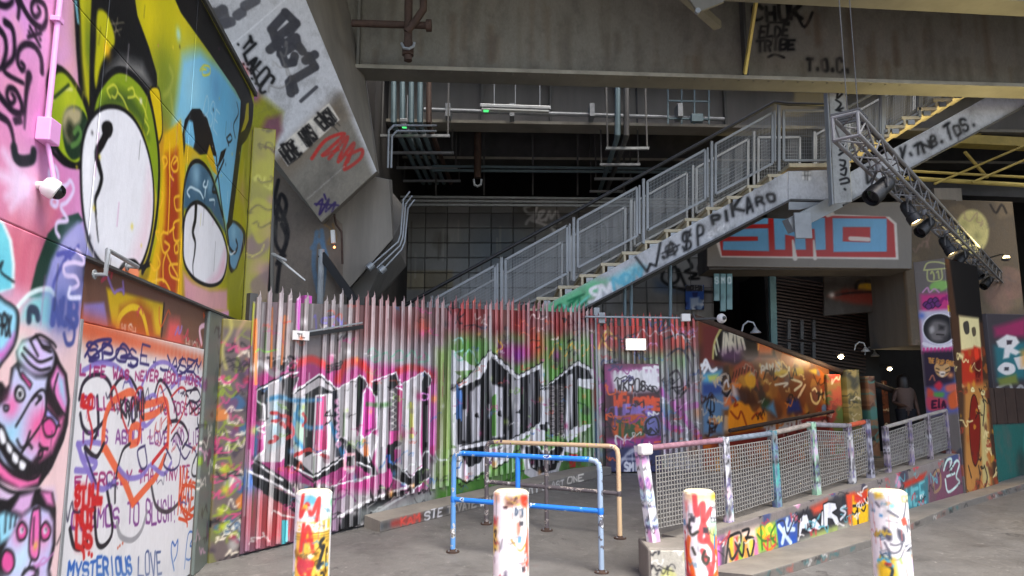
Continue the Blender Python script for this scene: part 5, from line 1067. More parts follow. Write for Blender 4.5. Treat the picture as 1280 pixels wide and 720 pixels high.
for k in range(4):
    (a0, b0, t0), (a1, b1, t1) = ga2[k], ga2[k+1]
    mesh_panel(gd2, GP.pt(a0+.05, 0), GP.pt(a1-.05, 0), b0+.06, t0-.09, b1+.06, t1-.09)
    cpn = Canvas(GP, a0, a1, b0, t0, 40, 40, (66, 60, 66)); cpn.tags((a0, b0, a1, t0), 9, [(120, 116, 124), (96, 60, 80), (150, 150, 156), (90, 110, 110)], .16, .05, .8)
    panel('infill_sheet', cpn, a0+.05, a1-.05, max(b0, b1)+.07, t0-.12, M['paint_conc'], gd2, -.04, .008)
    obj('top_rail', MB().tube([GP.pt(a0, t0-.02), GP.pt(a1, t1-.02)], .024, 10), mat('rail_paint_pale', (150, 146, 140), .5, .1, .3, 14, .1), gd2, True)
ch = thing('gap_chain', 'sagging steel chain across the gap between the two sets of guard panels', 'chain', GP.pt(ga[-1][0], ga[-1][1], 0))
e0, e1 = GP.pt(ga[-1][0]+.04, rtop(ga[-1][0])+.03), GP.pt(ga2[0][0]-.04, rtop(ga2[0][0])+.03)
nl = 16
for k in range(nl):
    t0, t1 = k/nl, (k+1.25)/nl
    f_ = lambda t: e0+(e1-e0)*t+Vector((0, 0, -.02*math.sin(min(t, 1)*math.pi)+.03))+RW.N*.02*math.sin(t*9)
    obj('link', MB().tube([f_(t0), f_(t1)], .013, 6), M['chain'], ch)
# painted column
cka = RW.ab(1199, 560)[0]; ckb = RW.ab(1241, 560)[0]; KC = RW.pt(cka, 0, .03)
AU = Vector((RW.U.y, -RW.U.x, 0)); AU = -AU                       # into the ramp side, away from the kerb
wA = .43
CAp = Plane(KC+AU*wA, -AU)                                      # front face, left edge -> corner
ztopc = CAp.ab(1170, 324)[1]
cca = Canvas(CAp, 0, wA, 0, ztopc, 90, 90, (112, 106, 100))
def col_front(c):
    Q = zoomp(1130, 310, 3.427); P, L, S = c.poly, c.line, c.spray
    P(Q("70,200 215,190 240,430 80,450"), (206, 60, 130), 1, .03); L(Q("85,95 100,65 140,60 180,70 190,85 85,95"), .02, (196, 200, 130)); L(Q("100,95 105,140 160,135 160,90"), .018, (196, 200, 130)); L(Q("115,110 120,100 128,115 128,135"), .02, (190, 196, 120)); L(Q("140,105 146,100 150,130"), .02, (190, 196, 120)); P(Q("110,165 130,145 180,140 190,165 160,185 150,175 120,185"), (140, 190, 100), 1, .01, sm=True); L(Q("80,190 100,170 110,190 130,175 150,190"), .02, (206, 150, 190))
    for x, y in [(95, 243), (115, 228), (135, 225), (120, 245), (145, 240), (105, 250)]: P([(1130+(x+dx)/3.427, 310+(y+dy)/3.427) for dx, dy in ((-14, 0), (0, -14), (14, 0), (0, 14))], (110, 50, 120), 1, sm=True); L([(1130+(x+dx)/3.427, 310+(y+dy)/3.427) for dx, dy in ((-14, 0), (0, -14), (14, 0), (0, 14))], .012, (40, 16, 50), closed=True)
    L(Q("155,235 170,215 190,220 185,205 200,210"), .04, (150, 30, 110)); P(Q("68,270 220,260 232,420 78,440"), (206, 200, 214), 1, .02); S(Q("75,290")[0], .06, (90, 120, 200), .9)
    e = [(1130+(152+72*math.cos(t))/3.427, 310+(346+66*math.sin(t))/3.427) for t in np.linspace(0, 6.1, 16)]
    P(e, (30, 30, 32), 1, sm=True); P(Q("105,340 130,310 180,320 190,360 170,395 130,400 110,380"), (120, 116, 112), 1, .03, sm=True); P(Q("110,345 125,335 130,355 115,365"), (190, 186, 180), .9, .015, sm=True); P(Q("150,330 175,335 170,350 150,350"), (30, 28, 28), .9, .02); L(Q("140,370 170,372"), .02, (40, 36, 36)); P(Q("160,380 185,375 180,400"), (60, 58, 58), .8, .02); L(e, .018, (236, 236, 240), closed=True); L(Q("85,410 150,425 225,405"), .05, (236, 232, 236)); 
    for x in range(85, 235, 16): L(Q(f"{x},430 {x},{445+(x*7) % 14}"), .03, (226, 70, 140), sm=False)
    P(Q("80,445 240,440 255,600 92,610"), (46, 34, 54), 1, .02); c.text('THE BEAR GANG', Q("105,490 215,505 218,488 105,470"), (214, 150, 70), .016)
    P(Q("130,510 140,495 160,505 185,495 198,515 190,540 165,555 140,540"), (214, 170, 110), 1, sm=True); P(Q("150,530 178,530 170,550 158,550"), (240, 226, 206), 1, sm=True); 
    for q in ["138,515 150,520", "178,520 192,513", "160,540 170,540", "140,530 150,535", "180,535 192,530"]: L(Q(q), .014, (30, 20, 20))
    S(Q("200,545")[0], .05, (236, 150, 90), .95); S(Q("235,570")[0], .08, (60, 130, 190), .9); L(Q("110,565 122,545 132,568"), .016, (200, 120, 90)); P(Q("92,600 255,570 262,700 98,720"), (96, 100, 160), 1, .03)
    for q, col in [("130,590 150,570 165,590 150,610", (206, 50, 70)), ("180,590 230,580 225,610 185,615", (220, 110, 90)), ("100,600 130,620 120,660 100,650", (206, 80, 60)), ("130,620 170,620 165,640 135,640", (90, 160, 80)), ("190,630 250,600 255,660 200,690", (220, 100, 50)), ("100,640 180,650 170,690 105,695", (200, 70, 90))]: P(Q(q), col, 1, .015, sm=True)
    c.text('EIA', Q("120,685 180,680 180,650 120,655"), (60, 20, 50), .03); c.blobs((0, 0, wA, .9), 20, [(100, 90, 130), (150, 80, 60), (70, 70, 80)], .1); P(Q("186,245 218,240 220,268 188,272"), (220, 180, 20)); P(Q("192,252 212,250 213,262 194,264"), (30, 30, 20))
col_front(cca)
colm = thing('painted_column', 'square column by the kerb painted with an astronaut helmet and a tiger badge', 'column', KC)
panel('front_face', cca, 0, wA, 0, ztopc, M['paint'], colm, 0, .05)
CBp = Plane(KC, RW.U); wB = ckb-cka
ccb = Canvas(CBp, 0, wB, 0, ztopc, 90, 90, (70, 48, 34))
def col_side(c):
    Q = zoomp(1130, 310, 3.427); P, L, S = c.poly, c.line, c.spray
    P(Q("180,-60 365,-60 345,320 225,285"), (26, 23, 21), 1, .03); P(Q("235,290 320,300 335,480 245,440"), (220, 206, 150), 1, .02); P(Q("255,320 275,315 280,360 265,370 255,345"), (70, 66, 56), 1, sm=True); P(Q("290,345 305,340 308,370 296,378"), (90, 80, 60), 1, sm=True); P(Q("245,440 295,430 300,420 330,430 340,600 250,600"), (176, 50, 30), 1, .02); P(Q("300,430 318,430 322,480 304,490"), (220, 60, 36)); P(Q("300,490 330,470 330,570 310,580"), (90, 20, 16), 1, .02)  # dark top polygon paints in the shade above the lit area
    q2 = zoomp(1160, 380, 2.767)
    P(q2("125,280 205,270 225,640 130,660"), (176, 120, 60), 1, .05); P(q2("150,330 165,320 180,400 178,500 165,560 150,520 143,420"), (120, 30, 20), 1, .01, sm=True); L(q2("150,330 165,320 180,400 178,500 165,560 150,520 143,420"), .02, (40, 20, 16), closed=True); P(q2("180,330 200,320 215,640 190,640"), (190, 170, 110), 1, .03)
    for q in ["175,560 180,600 170,640", "195,560 205,600 195,640", "140,560 150,600", "185,310 195,350 190,420"]: L(q2(q), .03, (40, 34, 30))
    for q in ["150,300 155,290 160,300", "185,310 192,300 198,312"]: L(q2(q), .03, (220, 210, 150), closed=True)
    c.blobs((0, 0, wB, 2.3), 40, [(206, 150, 50), (150, 60, 30), (90, 40, 28), (200, 180, 120), (60, 40, 34), (176, 96, 40)], .07, .7, .02)
    c.tags((0, 0, wB, 2.3), 36, [(36, 30, 26), (220, 200, 140), (150, 60, 40)], .1, .02)
col_side(ccb)
panel('side_face', ccb, .001, wB, 0, ztopc, M['paint'], colm, 0, .05)
obj('core', MB().hexa([KC+RW.U*.052+AU*.052, KC+RW.U*(wB-.003)+AU*.052, KC+RW.U*(wB-.003)+AU*wA, KC+RW.U*.052+AU*wA]+[p+Vector((0, 0, ztopc-.002)) for p in (KC+RW.U*.052+AU*.052, KC+RW.U*(wB-.003)+AU*.052, KC+RW.U*(wB-.003)+AU*wA, KC+RW.U*.052+AU*wA)]), M['conc_dark'], colm)
# teal based wall right of the column
rwa = ckb+.02; rwb = rwa+5.0
zt1 = RW.ab(1262, 530)[1]; zt2 = RW.ab(1262, 485)[1]
ctw = Canvas(RW, rwa, rwb, 0, zt2, 40, 50, (34, 92, 84))
ctw.blobs((rwa, 0, rwb, zt1), 18, [(30, 90, 84), (60, 140, 120), (40, 50, 46)], .3, .7, .1); ctw.poly([(rwa, zt1), (rwb, zt1), (rwb, zt2), (rwa, zt2)], (52, 46, 44), 1, .01, raw=True)
for k in range(26): a_ = rwa+k*.2; ctw.line([(a_, zt1), (a_, zt2)], .02, (30, 26, 26), .9, raw=True, sm=False)
tw = thing('teal_based_wall', 'dark boarded wall with a teal painted base right of the column', 'wall', RW.pt(rwa, 0))
panel('face', ctw, rwa, rwb, 0, zt1, M['paint_conc'], tw, -.03, .3); 
for k in range(25): a_ = rwa+k*.2; obj('board', MB().hexa([RW.pt(a_+d_, z_, n_) for z_ in (zt1+.003, zt2) for d_, n_ in ((.004, -.1), (.196, -.1), (.196, -.06-.01*(k % 2)), (.004, -.06-.01*(k % 2)))]), M['louvre'], tw)
# pillar with big white letters farther right
RP = Plane(D(1243, 500, 14.2), (1, .15, 0)); b0_ = zg(14); zz1 = D(1260, 392, 14.2).z
crp = Canvas(RP, 0, 1.4, b0_-RP.O.z, zz1-RP.O.z, 50, 60, (60, 54, 60))
def rpil(c):
    Q = zoomp(1130, 310, 3.427); P, L = c.poly, c.line
    P(Q("385,340 520,300 520,380 390,380"), (150, 40, 90), 1, .05); P(Q("385,420 520,400 520,560 400,570"), (40, 110, 120), 1, .05)
    P(Q("395,400 440,370 480,380 495,405 470,430 500,445 480,460 455,450 450,470 425,475 430,430 405,425"), (224, 222, 222), 1, .01); P(Q("440,395 465,395 460,412 440,415"), (60, 50, 60)); P(Q("400,520 430,490 470,500 475,530 440,545"), (224, 222, 222), 1, sm=True); P(Q("430,510 450,510 448,525 430,525"), (60, 60, 70)); P(Q("470,470 520,460 520,520 490,520"), (214, 212, 212)); L(Q("400,600 450,580 470,620 500,590 520,620"), .06, (180, 180, 180), .8); P(Q("400,560 480,540 490,580 410,590"), (120, 130, 60), 1, .03)
    P(Q("500,440 530,430 530,500 505,510"), (226, 160, 70), .8, .05)
rpil(crp)
rp = thing('lettered_pillar', 'far pillar at the right edge with large white rounded letters', 'column', RP.pt(.5, b0_-RP.O.z))
panel('face', crp, 0, 1.4, b0_-RP.O.z, zz1-RP.O.z, M['paint'], rp, 0, .5)

# ------------------------------------------------------------------ bollards
def bollard(px, label, art, seed):
    c0_ = D(px, 613, 4.2); r = .1 if px != 873 else .09; h = c0_.z
    t = thing('bollard', label, 'bollard', (c0_.x, 4.2, 0), 'graffiti bollards in a row')
    n, nz = 110, 150
    pl = Plane((0, 0, 0), (1, 0, 0)); c = Canvas(pl, -math.pi*r, math.pi*r, 0, 1.1, 220, 170, (236, 234, 228)); c.rng.seed(seed)
    c.blobs((-3*r, 0, 3*r, h), 60, [(214, 210, 200), (190, 186, 180), (226, 214, 180), (200, 206, 210)], .03, .7, .004)
    art(c, r, h)
    rr_ = c.rng
    for _k in range(13):
        a_, b_ = rr_.uniform(-3*r, 3*r), rr_.uniform(h-.62, h-.03); w_, v_ = rr_.uniform(.008, .022), rr_.uniform(.008, .02); t_ = rr_.uniform(-.3, .3)
        c.poly([(a_+w_*x_-v_*t_*y_, b_+v_*y_+w_*t_*x_) for x_, y_ in ((-1, -1), (1, -1), (1, 1), (-1, 1))], rr_.choice([(240, 236, 226), (60, 60, 66), (214, 70, 50), (236, 196, 60), (90, 150, 190), (170, 200, 120), (200, 190, 186)]), .9, raw=True)
    c.tags((-3*r, h-.6, 3*r, h), 22, [(70, 66, 70), (190, 70, 60), (120, 120, 126), (214, 150, 60), (90, 140, 160)], .022, .006, .8)
    c.drips((-3*r, h-.5, 3*r, h), 30, [(120, 116, 110), (200, 90, 80)], .12, .003)
    for _k in range(30): c.spray((rr_.uniform(-3*r, 3*r), h-.004), .012, (150, 140, 110), .7, raw=True)
    th = np.linspace(-math.pi, math.pi, n, endpoint=False); zs = np.concatenate([np.linspace(.02, h-.012, nz), [h-.004]])
    T, Z = np.meshgrid(th, zs); rr = np.full_like(T, r); rr[-1] = r-.008
    Rw = np.stack([c0_.x+np.sin(T)*rr, 4.2-np.cos(T)*rr, Z], -1)
    painted('body', Rw, c.sample(T*r, Z), M['paint_post'], t, wrap=True, smoothf=True)
    obj('cap', MB().lathe((c0_.x, 4.2, 0), [(r-.008, h-.02), (r-.008, h-.004), (r-.02, h+.004), (.01, h+.006)], 40), mat('bollard_cap', (206, 200, 170), .6, 0, .3, 20, .2), t, True)
    obj('base_ring', MB().lathe((c0_.x, 4.2, 0), [(r+.03, -.01), (r+.03, .02), (r+.001, .03), (r+.001, .04)], 40), M['conc_dark'], t)
def FRAC(c, r, h, s): return [((x-.5)*2*r*1.25, h-y*.5) for x, y in pts(s)]    # x 0..1 across the front, y 0..1 half a metre down
def b1(c, r, h):
    f = lambda s: FRAC(c, r, h, s)
    c.poly(f("-.3,.0 1.3,0 1.3,.25 -.3,.25"), (226, 236, 230), 1, .01, raw=True); c.blobs((-r*3, h-.3, r*3, h), 26, [(130, 200, 150), (90, 170, 190), (210, 224, 220), (170, 210, 200)], .025); c.poly(f("-.4,.0 .12,0 .1,1.2 -.4,1.2"), (232, 234, 236), 1, .01, raw=True); c.tags((-r*3, h-.8, -r*.8, h), 24, [(80, 140, 110), (60, 60, 70), (150, 190, 180)], .03, .006)
    c.poly(f(".2,.32 1.05,.30 1.08,2 .15,2"), (226, 184, 70), 1, .004, raw=True); c.text('ESPRELL', f(".2,.42 1.02,.41 1.02,.33 .22,.34"), (250, 244, 226), .012, raw=True); 
    for y in (.44, .47, .5): c.line(f(f".15,{y} 1.05,{y-.01}"), .004, (110, 84, 20), raw=True, sm=False)
    c.blobs((-r*.8, h-.6, r*1.2, h-.26), 34, [(240, 220, 150), (150, 110, 30), (246, 236, 200), (200, 150, 40)], .02, .9, .003); c.tags((-r*.5, h-.75, r*1.3, h-.25), 26, [(70, 50, 20), (110, 84, 30)], .02, .005)
    for q in [".35,.02 .3,.26 .46,.12 .56,.24 .72,.06 .68,.3", ".4,.34 .34,.62 .5,.36 .62,.62", ".36,.52 .58,.5", ".3,.7 .5,.78 .62,.74 .5,.9 .3,.8 .4,.72 .62,.95 .55,1.1"]: c.line(f(q), .022, (206, 50, 46), .92, raw=True)
    c.poly(f(".3,.72 .55,.7 .6,.8 .4,.86 .28,.8"), (180, 60, 70), .9, .006, raw=True, sm=True)
    for q in [".86,.5 .78,.54 .82,.6 .88,.58 .8,.7 .76,.8", ".74,.78 .86,.76", ".84,.86 .9,.9 .86,.94"]: c.line(f(q), .02, (36, 38, 40), raw=True)
    for q in [".95,.62 .95,.86", ".98,.6 1.0,.66"]: c.line(f(q), .008, (40, 30, 16), raw=True)
def b2(c, r, h):
    f = lambda s: FRAC(c, r, h, s)
    c.poly(f("0,.0 .2,0 .2,.1 .05,.12"), (220, 160, 120), .9, .01, raw=True); c.poly(f("-.3,.35 .1,.3 .14,.62 -.3,.7"), (226, 190, 40), 1, .02, raw=True); c.poly(f("-.05,.28 .16,.28 .12,.36 -.05,.36"), (196, 60, 70), 1, .01, raw=True)
    for q in [".0,.44 .1,.42 .08,.48", ".0,.52 .1,.56", ".05,.62 .14,.66"]: c.line(f(q), .014, (60, 40, 36), raw=True)
    c.poly(f(".36,.05 .7,.04 .68,.14 .38,.16"), (150, 110, 96), 1, .008, raw=True); c.poly(f(".72,.03 .95,.05 .92,.16 .74,.14"), (220, 60, 36), 1, .008, raw=True, sm=True); c.tags((-r*.4, h-.09, r*.6, h-.02), 8, [(60, 40, 40), (230, 190, 80)], .02, .007)
    c.text('DIN', f(".58,.24 .8,.25 .8,.18 .58,.18"), (60, 76, 96), .008, raw=True)
    c.poly(f(".62,.32 .7,.32 .72,.55 .64,.55"), (214, 96, 70), .95, .008, raw=True); c.poly(f(".82,.5 .96,.42 1,.8 .8,.9 .74,.78"), (226, 84, 60), 1, .015, raw=True); c.poly(f(".15,.78 .3,.72 .5,.9 .6,1.5 .1,1.5"), (120, 118, 130), 1, .02, raw=True); c.poly(f(".6,.72 .76,.7 .7,.84 .82,.95 1,.94 1,1.5 .62,1.4"), (110, 108, 122), 1, .015, raw=True); c.text('IE', f(".82,.9 .98,.9 .98,.8 .82,.8"), (250, 240, 236), .014, raw=True)
    c.blobs((-r, h-.6, r, h-.2), 40, [(250, 248, 244), (240, 238, 232)], .035, 1, .006); c.line(f(".5,.5 .7,.62 .85,.56"), .012, (190, 150, 70), raw=True); c.line(f(".9,.1 .94,.5 .96,.9"), .008, (210, 110, 80), raw=True)
    for q in [".12,.05 .1,.3", ".3,.5 .25,.6"]: c.line(f(q), .01, (150, 150, 150), raw=True)
def b3(c, r, h):
    f = lambda s: FRAC(c, r, h, s)
    c.poly(f("0,0 1.1,0 1.1,.1 0,.1"), (236, 206, 160), 1, .02, raw=True); c.poly(f(".75,.02 1,.02 1,.08 .75,.08"), (240, 190, 60), 1, .01, raw=True); c.poly(f(".72,.16 1.0,.18 1,.32 .7,.32"), (244, 244, 246), 1, .003, raw=True)
    for q in [".72,.16 1.0,.18 1,.32 .7,.32", ".71,.28 1,.29", ".84,.29 .84,.32"]: c.line(f(q), .006, (40, 40, 44), raw=True, sm=False, closed=len(q) > 25)
    c.poly(f(".6,.34 1,.36 .96,.56 .66,.6"), (150, 214, 160), 1, .02, raw=True); c.poly(f(".62,.42 .8,.4 .78,.55 .64,.55"), (236, 226, 110), .9, .02, raw=True)
    for q in [".3,.04 .34,.24 .5,.12 .5,.3 .7,.18", ".5,.3 .4,.5 .6,.5 .5,.34", ".55,.5 .75,.62 .7,.8 .5,1.0 .4,1.2", ".45,.62 .6,.8 .75,1.0 .8,1.2"]: c.line(f(q), .03, (206, 70, 70), .9, raw=True)
    for q in [".9,.5 .85,.62 .95,.7 .9,.8", ".75,.9 .9,.86 .98,.94 .8,1.1", ".1,.5 .05,.66 .15,.8 .2,.92"]: c.line(f(q), .03, (236, 100, 30), .95, raw=True)
    for q in [".15,.3 .12,.4 .2,.46 .35,.42", ".5,.62 .44,.7 .52,.76 .6,.7 .52,.68", ".2,.6 .26,.66"]: c.line(f(q), .016, (70, 70, 60), raw=True)
    c.poly(f("0,.8 .2,.92 .1,.96 -.05,.9"), (214, 30, 30), 1, .008, raw=True); c.poly(f("0,.12 .1,.1 .1,.2 .02,.22"), (230, 120, 110), .9, .01, raw=True); c.poly(f("0,1.0 1,.98 1,1.6 0,1.6"), (236, 200, 40), 1, .02, raw=True); c.text('TAGZ', f(".1,1.1 .9,1.1 .9,1.0 .1,1.0"), (60, 40, 20), .01, raw=True); c.line(f("-.05,.45 0,.7 .05,1.0"), .02, (200, 40, 40), raw=True); c.poly(f("1.0,.6 1.1,.6 1.12,.95 1.0,.95"), (226, 110, 190), 1, .02, raw=True); c.line(f(".82,.46 .8,.6"), .012, (60, 120, 190), raw=True)
def b4(c, r, h):
    f = lambda s: FRAC(c, r, h, s)
    c.poly(f("0,0 .2,0 .22,.06 .04,.08"), (226, 190, 70), 1, .008, raw=True); c.poly(f(".6,.05 .95,.04 .96,.1 .62,.1"), (240, 236, 180), 1, .005, raw=True); c.line(f(".62,.04 .95,.04 .96,.1 .62,.1"), .006, (150, 140, 70), raw=True, sm=False, closed=True); c.spray(f(".38,.14")[0], .02, (120, 214, 236), .95, raw=True)
    for q in [".72,.12 .68,.2 .62,.27", ".05,.12 .12,.16", ".3,.2 .5,.26", ".9,.1 .98,.2", ".8,.3 .85,.4 .75,.36", ".7,.34 .72,.42"]: c.line(f(q), .014, (110, 110, 116), raw=True)
    c.line(f(".25,.3 .5,.32"), .006, (150, 150, 150), raw=True)
    for a_, b_ in ((.22, .46), (.5, .47)): c.poly(f(f"{a_-.04},{b_-.09} {a_+.1},{b_-.05} {a_+.12},{b_+.04} {a_+.03},{b_+.06} {a_-.05},{b_}"), (84, 84, 94), 1, .004, raw=True, sm=True)
    c.line(f(".18,.54 .3,.64 .46,.62 .54,.54 .4,.56 .3,.55"), .01, (90, 90, 98), raw=True); c.line(f(".2,.56 .3,.7 .46,.7 .58,.6"), .008, (120, 120, 126), raw=True)
    c.poly(f(".6,.56 1.05,.54 1.05,.62 .62,.63"), (60, 62, 72), 1, .006, raw=True); c.line(f(".62,.6 .8,.57 1.02,.6"), .012, (240, 240, 244), raw=True); c.poly(f(".1,.7 .36,.7 .4,.9 .2,1.3 .0,1.3 -.02,.8"), (240, 196, 40), 1, .012, raw=True); c.line(f("0,.75 .15,.7 .3,.78"), .02, (90, 190, 214), raw=True); c.line(f(".2,.78 .3,.82 .24,.92"), .016, (40, 60, 70), raw=True); c.poly(f(".82,.74 1.0,.7 1,.84 .86,.84"), (180, 160, 226), 1, .015, raw=True); c.spray(f(".85,.68")[0], .025, (246, 190, 150), .9, raw=True)
    c.tags((r*.2, h-.5, r*1.2, h-.1), 16, [(170, 170, 176), (200, 190, 180)], .025, .006); c.tags((-r*1.3, h-.4, -r*.6, h-.2), 12, [(60, 90, 110), (200, 170, 60)], .025, .008); c.line(f(".9,.94 .95,1.2"), .02, (226, 180, 30), raw=True)
bollard(393, 'leftmost bollard, white-green top with a red W over yellow print', b1, 1)
bollard(639, 'bollard in front of the blue barrier, mostly white with grey and red patches', b2, 2)
bollard(873, 'bollard before the mesh guard panels with red and orange scrawls', b3, 3)
bollard(1109, 'rightmost white bollard with a grey mask face and yellow patch', b4, 4)

# ------------------------------------------------------------------ tubular barriers
def pipe_paint(name, base, cols, k, scale=9):
    m = bpy.data.materials.new(name); m.use_nodes = True; t = m.node_tree; N, L = t.nodes, t.links; b = N['Principled BSDF']; b.inputs['Roughness'].default_value = .4
    g_ = N.new('ShaderNodeNewGeometry'); n = N.new('ShaderNodeTexNoise'); n.inputs['Scale'].default_value = scale; n.inputs['Detail'].default_value = 5; n.noise_dimensions = '4D'; n.inputs['W'].default_value = k
    r = N.new('ShaderNodeValToRGB'); r.color_ramp.interpolation = 'CONSTANT'; e = r.color_ramp.elements; e[0].position = 0; e[0].color = lin(base); e[1].position = .57; e[1].color = lin(cols[0])
    for i_, c_ in enumerate(cols[1:]): q = e.new(.61+.035*i_); q.color = lin(c_)
    L.new(g_.outputs['Position'], n.inputs['Vector']); L.new(n.outputs['Fac'], r.inputs[0]); L.new(r.outputs[0], b.inputs['Base Color']); return m
def barrier(label, p0, p1, top0, top1, mid0, mid1, mats, midfrac=.47, r=.026):
    t = thing('barrier', label, 'barrier', p0)
    d = p1-p0; q0_, q1_ = Vector((p0.x, p0.y, top0)), Vector((p1.x, p1.y, top1))
    dirn = (q1_-q0_).normalized()
    def elbow(base, top, inn):
        return [base, Vector((top.x, top.y, top.z-.1)), Vector((top.x, top.y, top.z-.04))+inn*.01, Vector((top.x, top.y, top.z-.01))+inn*.04, Vector((top.x, top.y, top.z))+inn*.1]
    obj('post', MB().tube(elbow(p0, q0_, dirn), r, 12), mats[0], t, True); obj('post', MB().tube(elbow(p1, q1_, -dirn), r, 12), mats[1], t, True)
    obj('top_rail', MB().tube([q0_+dirn*.095, q1_-dirn*.095], r*.98, 12), mats[2], t, True)
    obj('lower_rail', MB().tube([Vector((p0.x, p0.y, mid0)), Vector((p1.x, p1.y, mid1))], r*.95, 12), mats[3], t, True)
    m_ = p0+d*midfrac; m_.z = zg(m_.y)
    obj('post', MB().tube([m_, Vector((m_.x, m_.y, top0+(top1-top0)*midfrac))], r*.95, 12), mats[4], t, True)
    for p in (p0, p1, m_):
        fl = obj('base_flange', MB().lathe(p, [(r*2.6, -.01), (r*2.6, .012), (r*1.3, .016), (r*1.15, .03)], 20), M['rust'], t, True)
        for a_ in (.8, 2.4, 3.9, 5.5): obj('bolt', MB().lathe(p+Vector((math.cos(a_)*r*2, math.sin(a_)*r*2, .012)), [(.008, 0), (.008, .012)], 6), M['galv'], fl)
    for p, tp_ in ((p0, mid0), (p1, mid1)): obj('weld_collar', MB().lathe(Vector((p.x, p.y, tp_)), [(r*1.02, -.03), (r*1.14, -.02), (r*1.14, .02), (r*1.02, .03)], 14), mats[3], t, True)
B0, B1 = G(566, 690), G(752, 716)
bl1 = pipe_paint('blue_chipped', (40, 122, 214), [(60, 140, 224), (200, 214, 226), (40, 60, 130)], 1.0); bl2 = pipe_paint('blue_white_post', (96, 150, 206), [(190, 192, 190), (120, 116, 110), (210, 210, 206)], 4.0); bl3 = pipe_paint('grey_blue_post', (150, 170, 190), [(90, 90, 96), (210, 214, 216), (60, 110, 180)], 2.2)
zt = lambda p, x, y: D(x, y, p.y).z
barrier('bright blue tubular barrier with chipped paint in front of the fence', B0, B1, zt(B0, 568, 566), zt(B1, 751, 575), zt(B0, 567, 624), zt(B1, 752, 639), [bl2, bl3, bl1, bl1, bl1], .46)
C0, C1_ = G(608, 655), G(775, 673)
cr1 = pipe_paint('cream_dirty', (222, 192, 150), [(206, 170, 130), (230, 214, 190), (150, 120, 100)], 1.5); cr2 = pipe_paint('striped_rail', (206, 176, 140), [(190, 196, 90), (206, 150, 190), (60, 50, 46)], 6.1, 14); cr3 = pipe_paint('tagged_dark_post', (90, 84, 86), [(170, 160, 150), (60, 56, 60), (190, 190, 186)], 3.3, 16)
barrier('cream tubular barrier with a striped top rail behind the blue one', C0, C1_, zt(C0, 606, 552), zt(C1_, 773, 558), zt(C0, 608, 602), zt(C1_, 774, 617), [cr3, cr1, cr2, cr3, cr3], .47)
# ------------------------------------------------------------------ staircase
YS = 12.3
def S_(x, y, Y=YS): return D(x, y, Y)
SP = Plane(D(640, 360, YS-.06), (1, 0, 0))
st = thing('staircase', 'grey steel staircase with pale treads climbing right to a landing', 'staircase', S_(500, 470))
p_top, p_bot = S_(985, 205), S_(645, 386); stp = (p_top-p_bot)/13.0
WID = 1.35
def tread(nose, s, n_):
    x0, z0 = nose.x, nose.z
    obj('tread', MB().box((x0-.02, YS-.05, z0-.055), (x0+s.x+.03, YS+WID, z0)), M['tread'], st, bevel=.006)
    obj('riser', MB().box((x0+.01, YS-.045, z0-abs(s.z)+.001), (x0+.05, YS+WID, z0-.056)), M['tread'], st)
    obj('bracket', MB().box((x0+.10, YS-.03, z0-.145), (x0+.22, YS+.0, z0-.058)), M['galv'], st)
for i in range(1, 19): tread(p_top-stp*i, stp, i)
obj('landing', MB().box((p_top.x, YS-.05, p_top.z-.07), (S_(1062, 205).x, YS+WID, p_top.z)), M['tread'], st, bevel=.008)
up0 = S_(1048, 203); ups = S_(1068, 191.8)-S_(1048, 203.2)
for i in range(0, 17): tread(up0+ups*i+Vector((0, 0, ups.z)), ups, i)
cst = Canvas(SP, SP.ab(590, 0)[0], SP.ab(1400, 0)[0], -1.6, 4.6, 50, 50, (186, 188, 190))
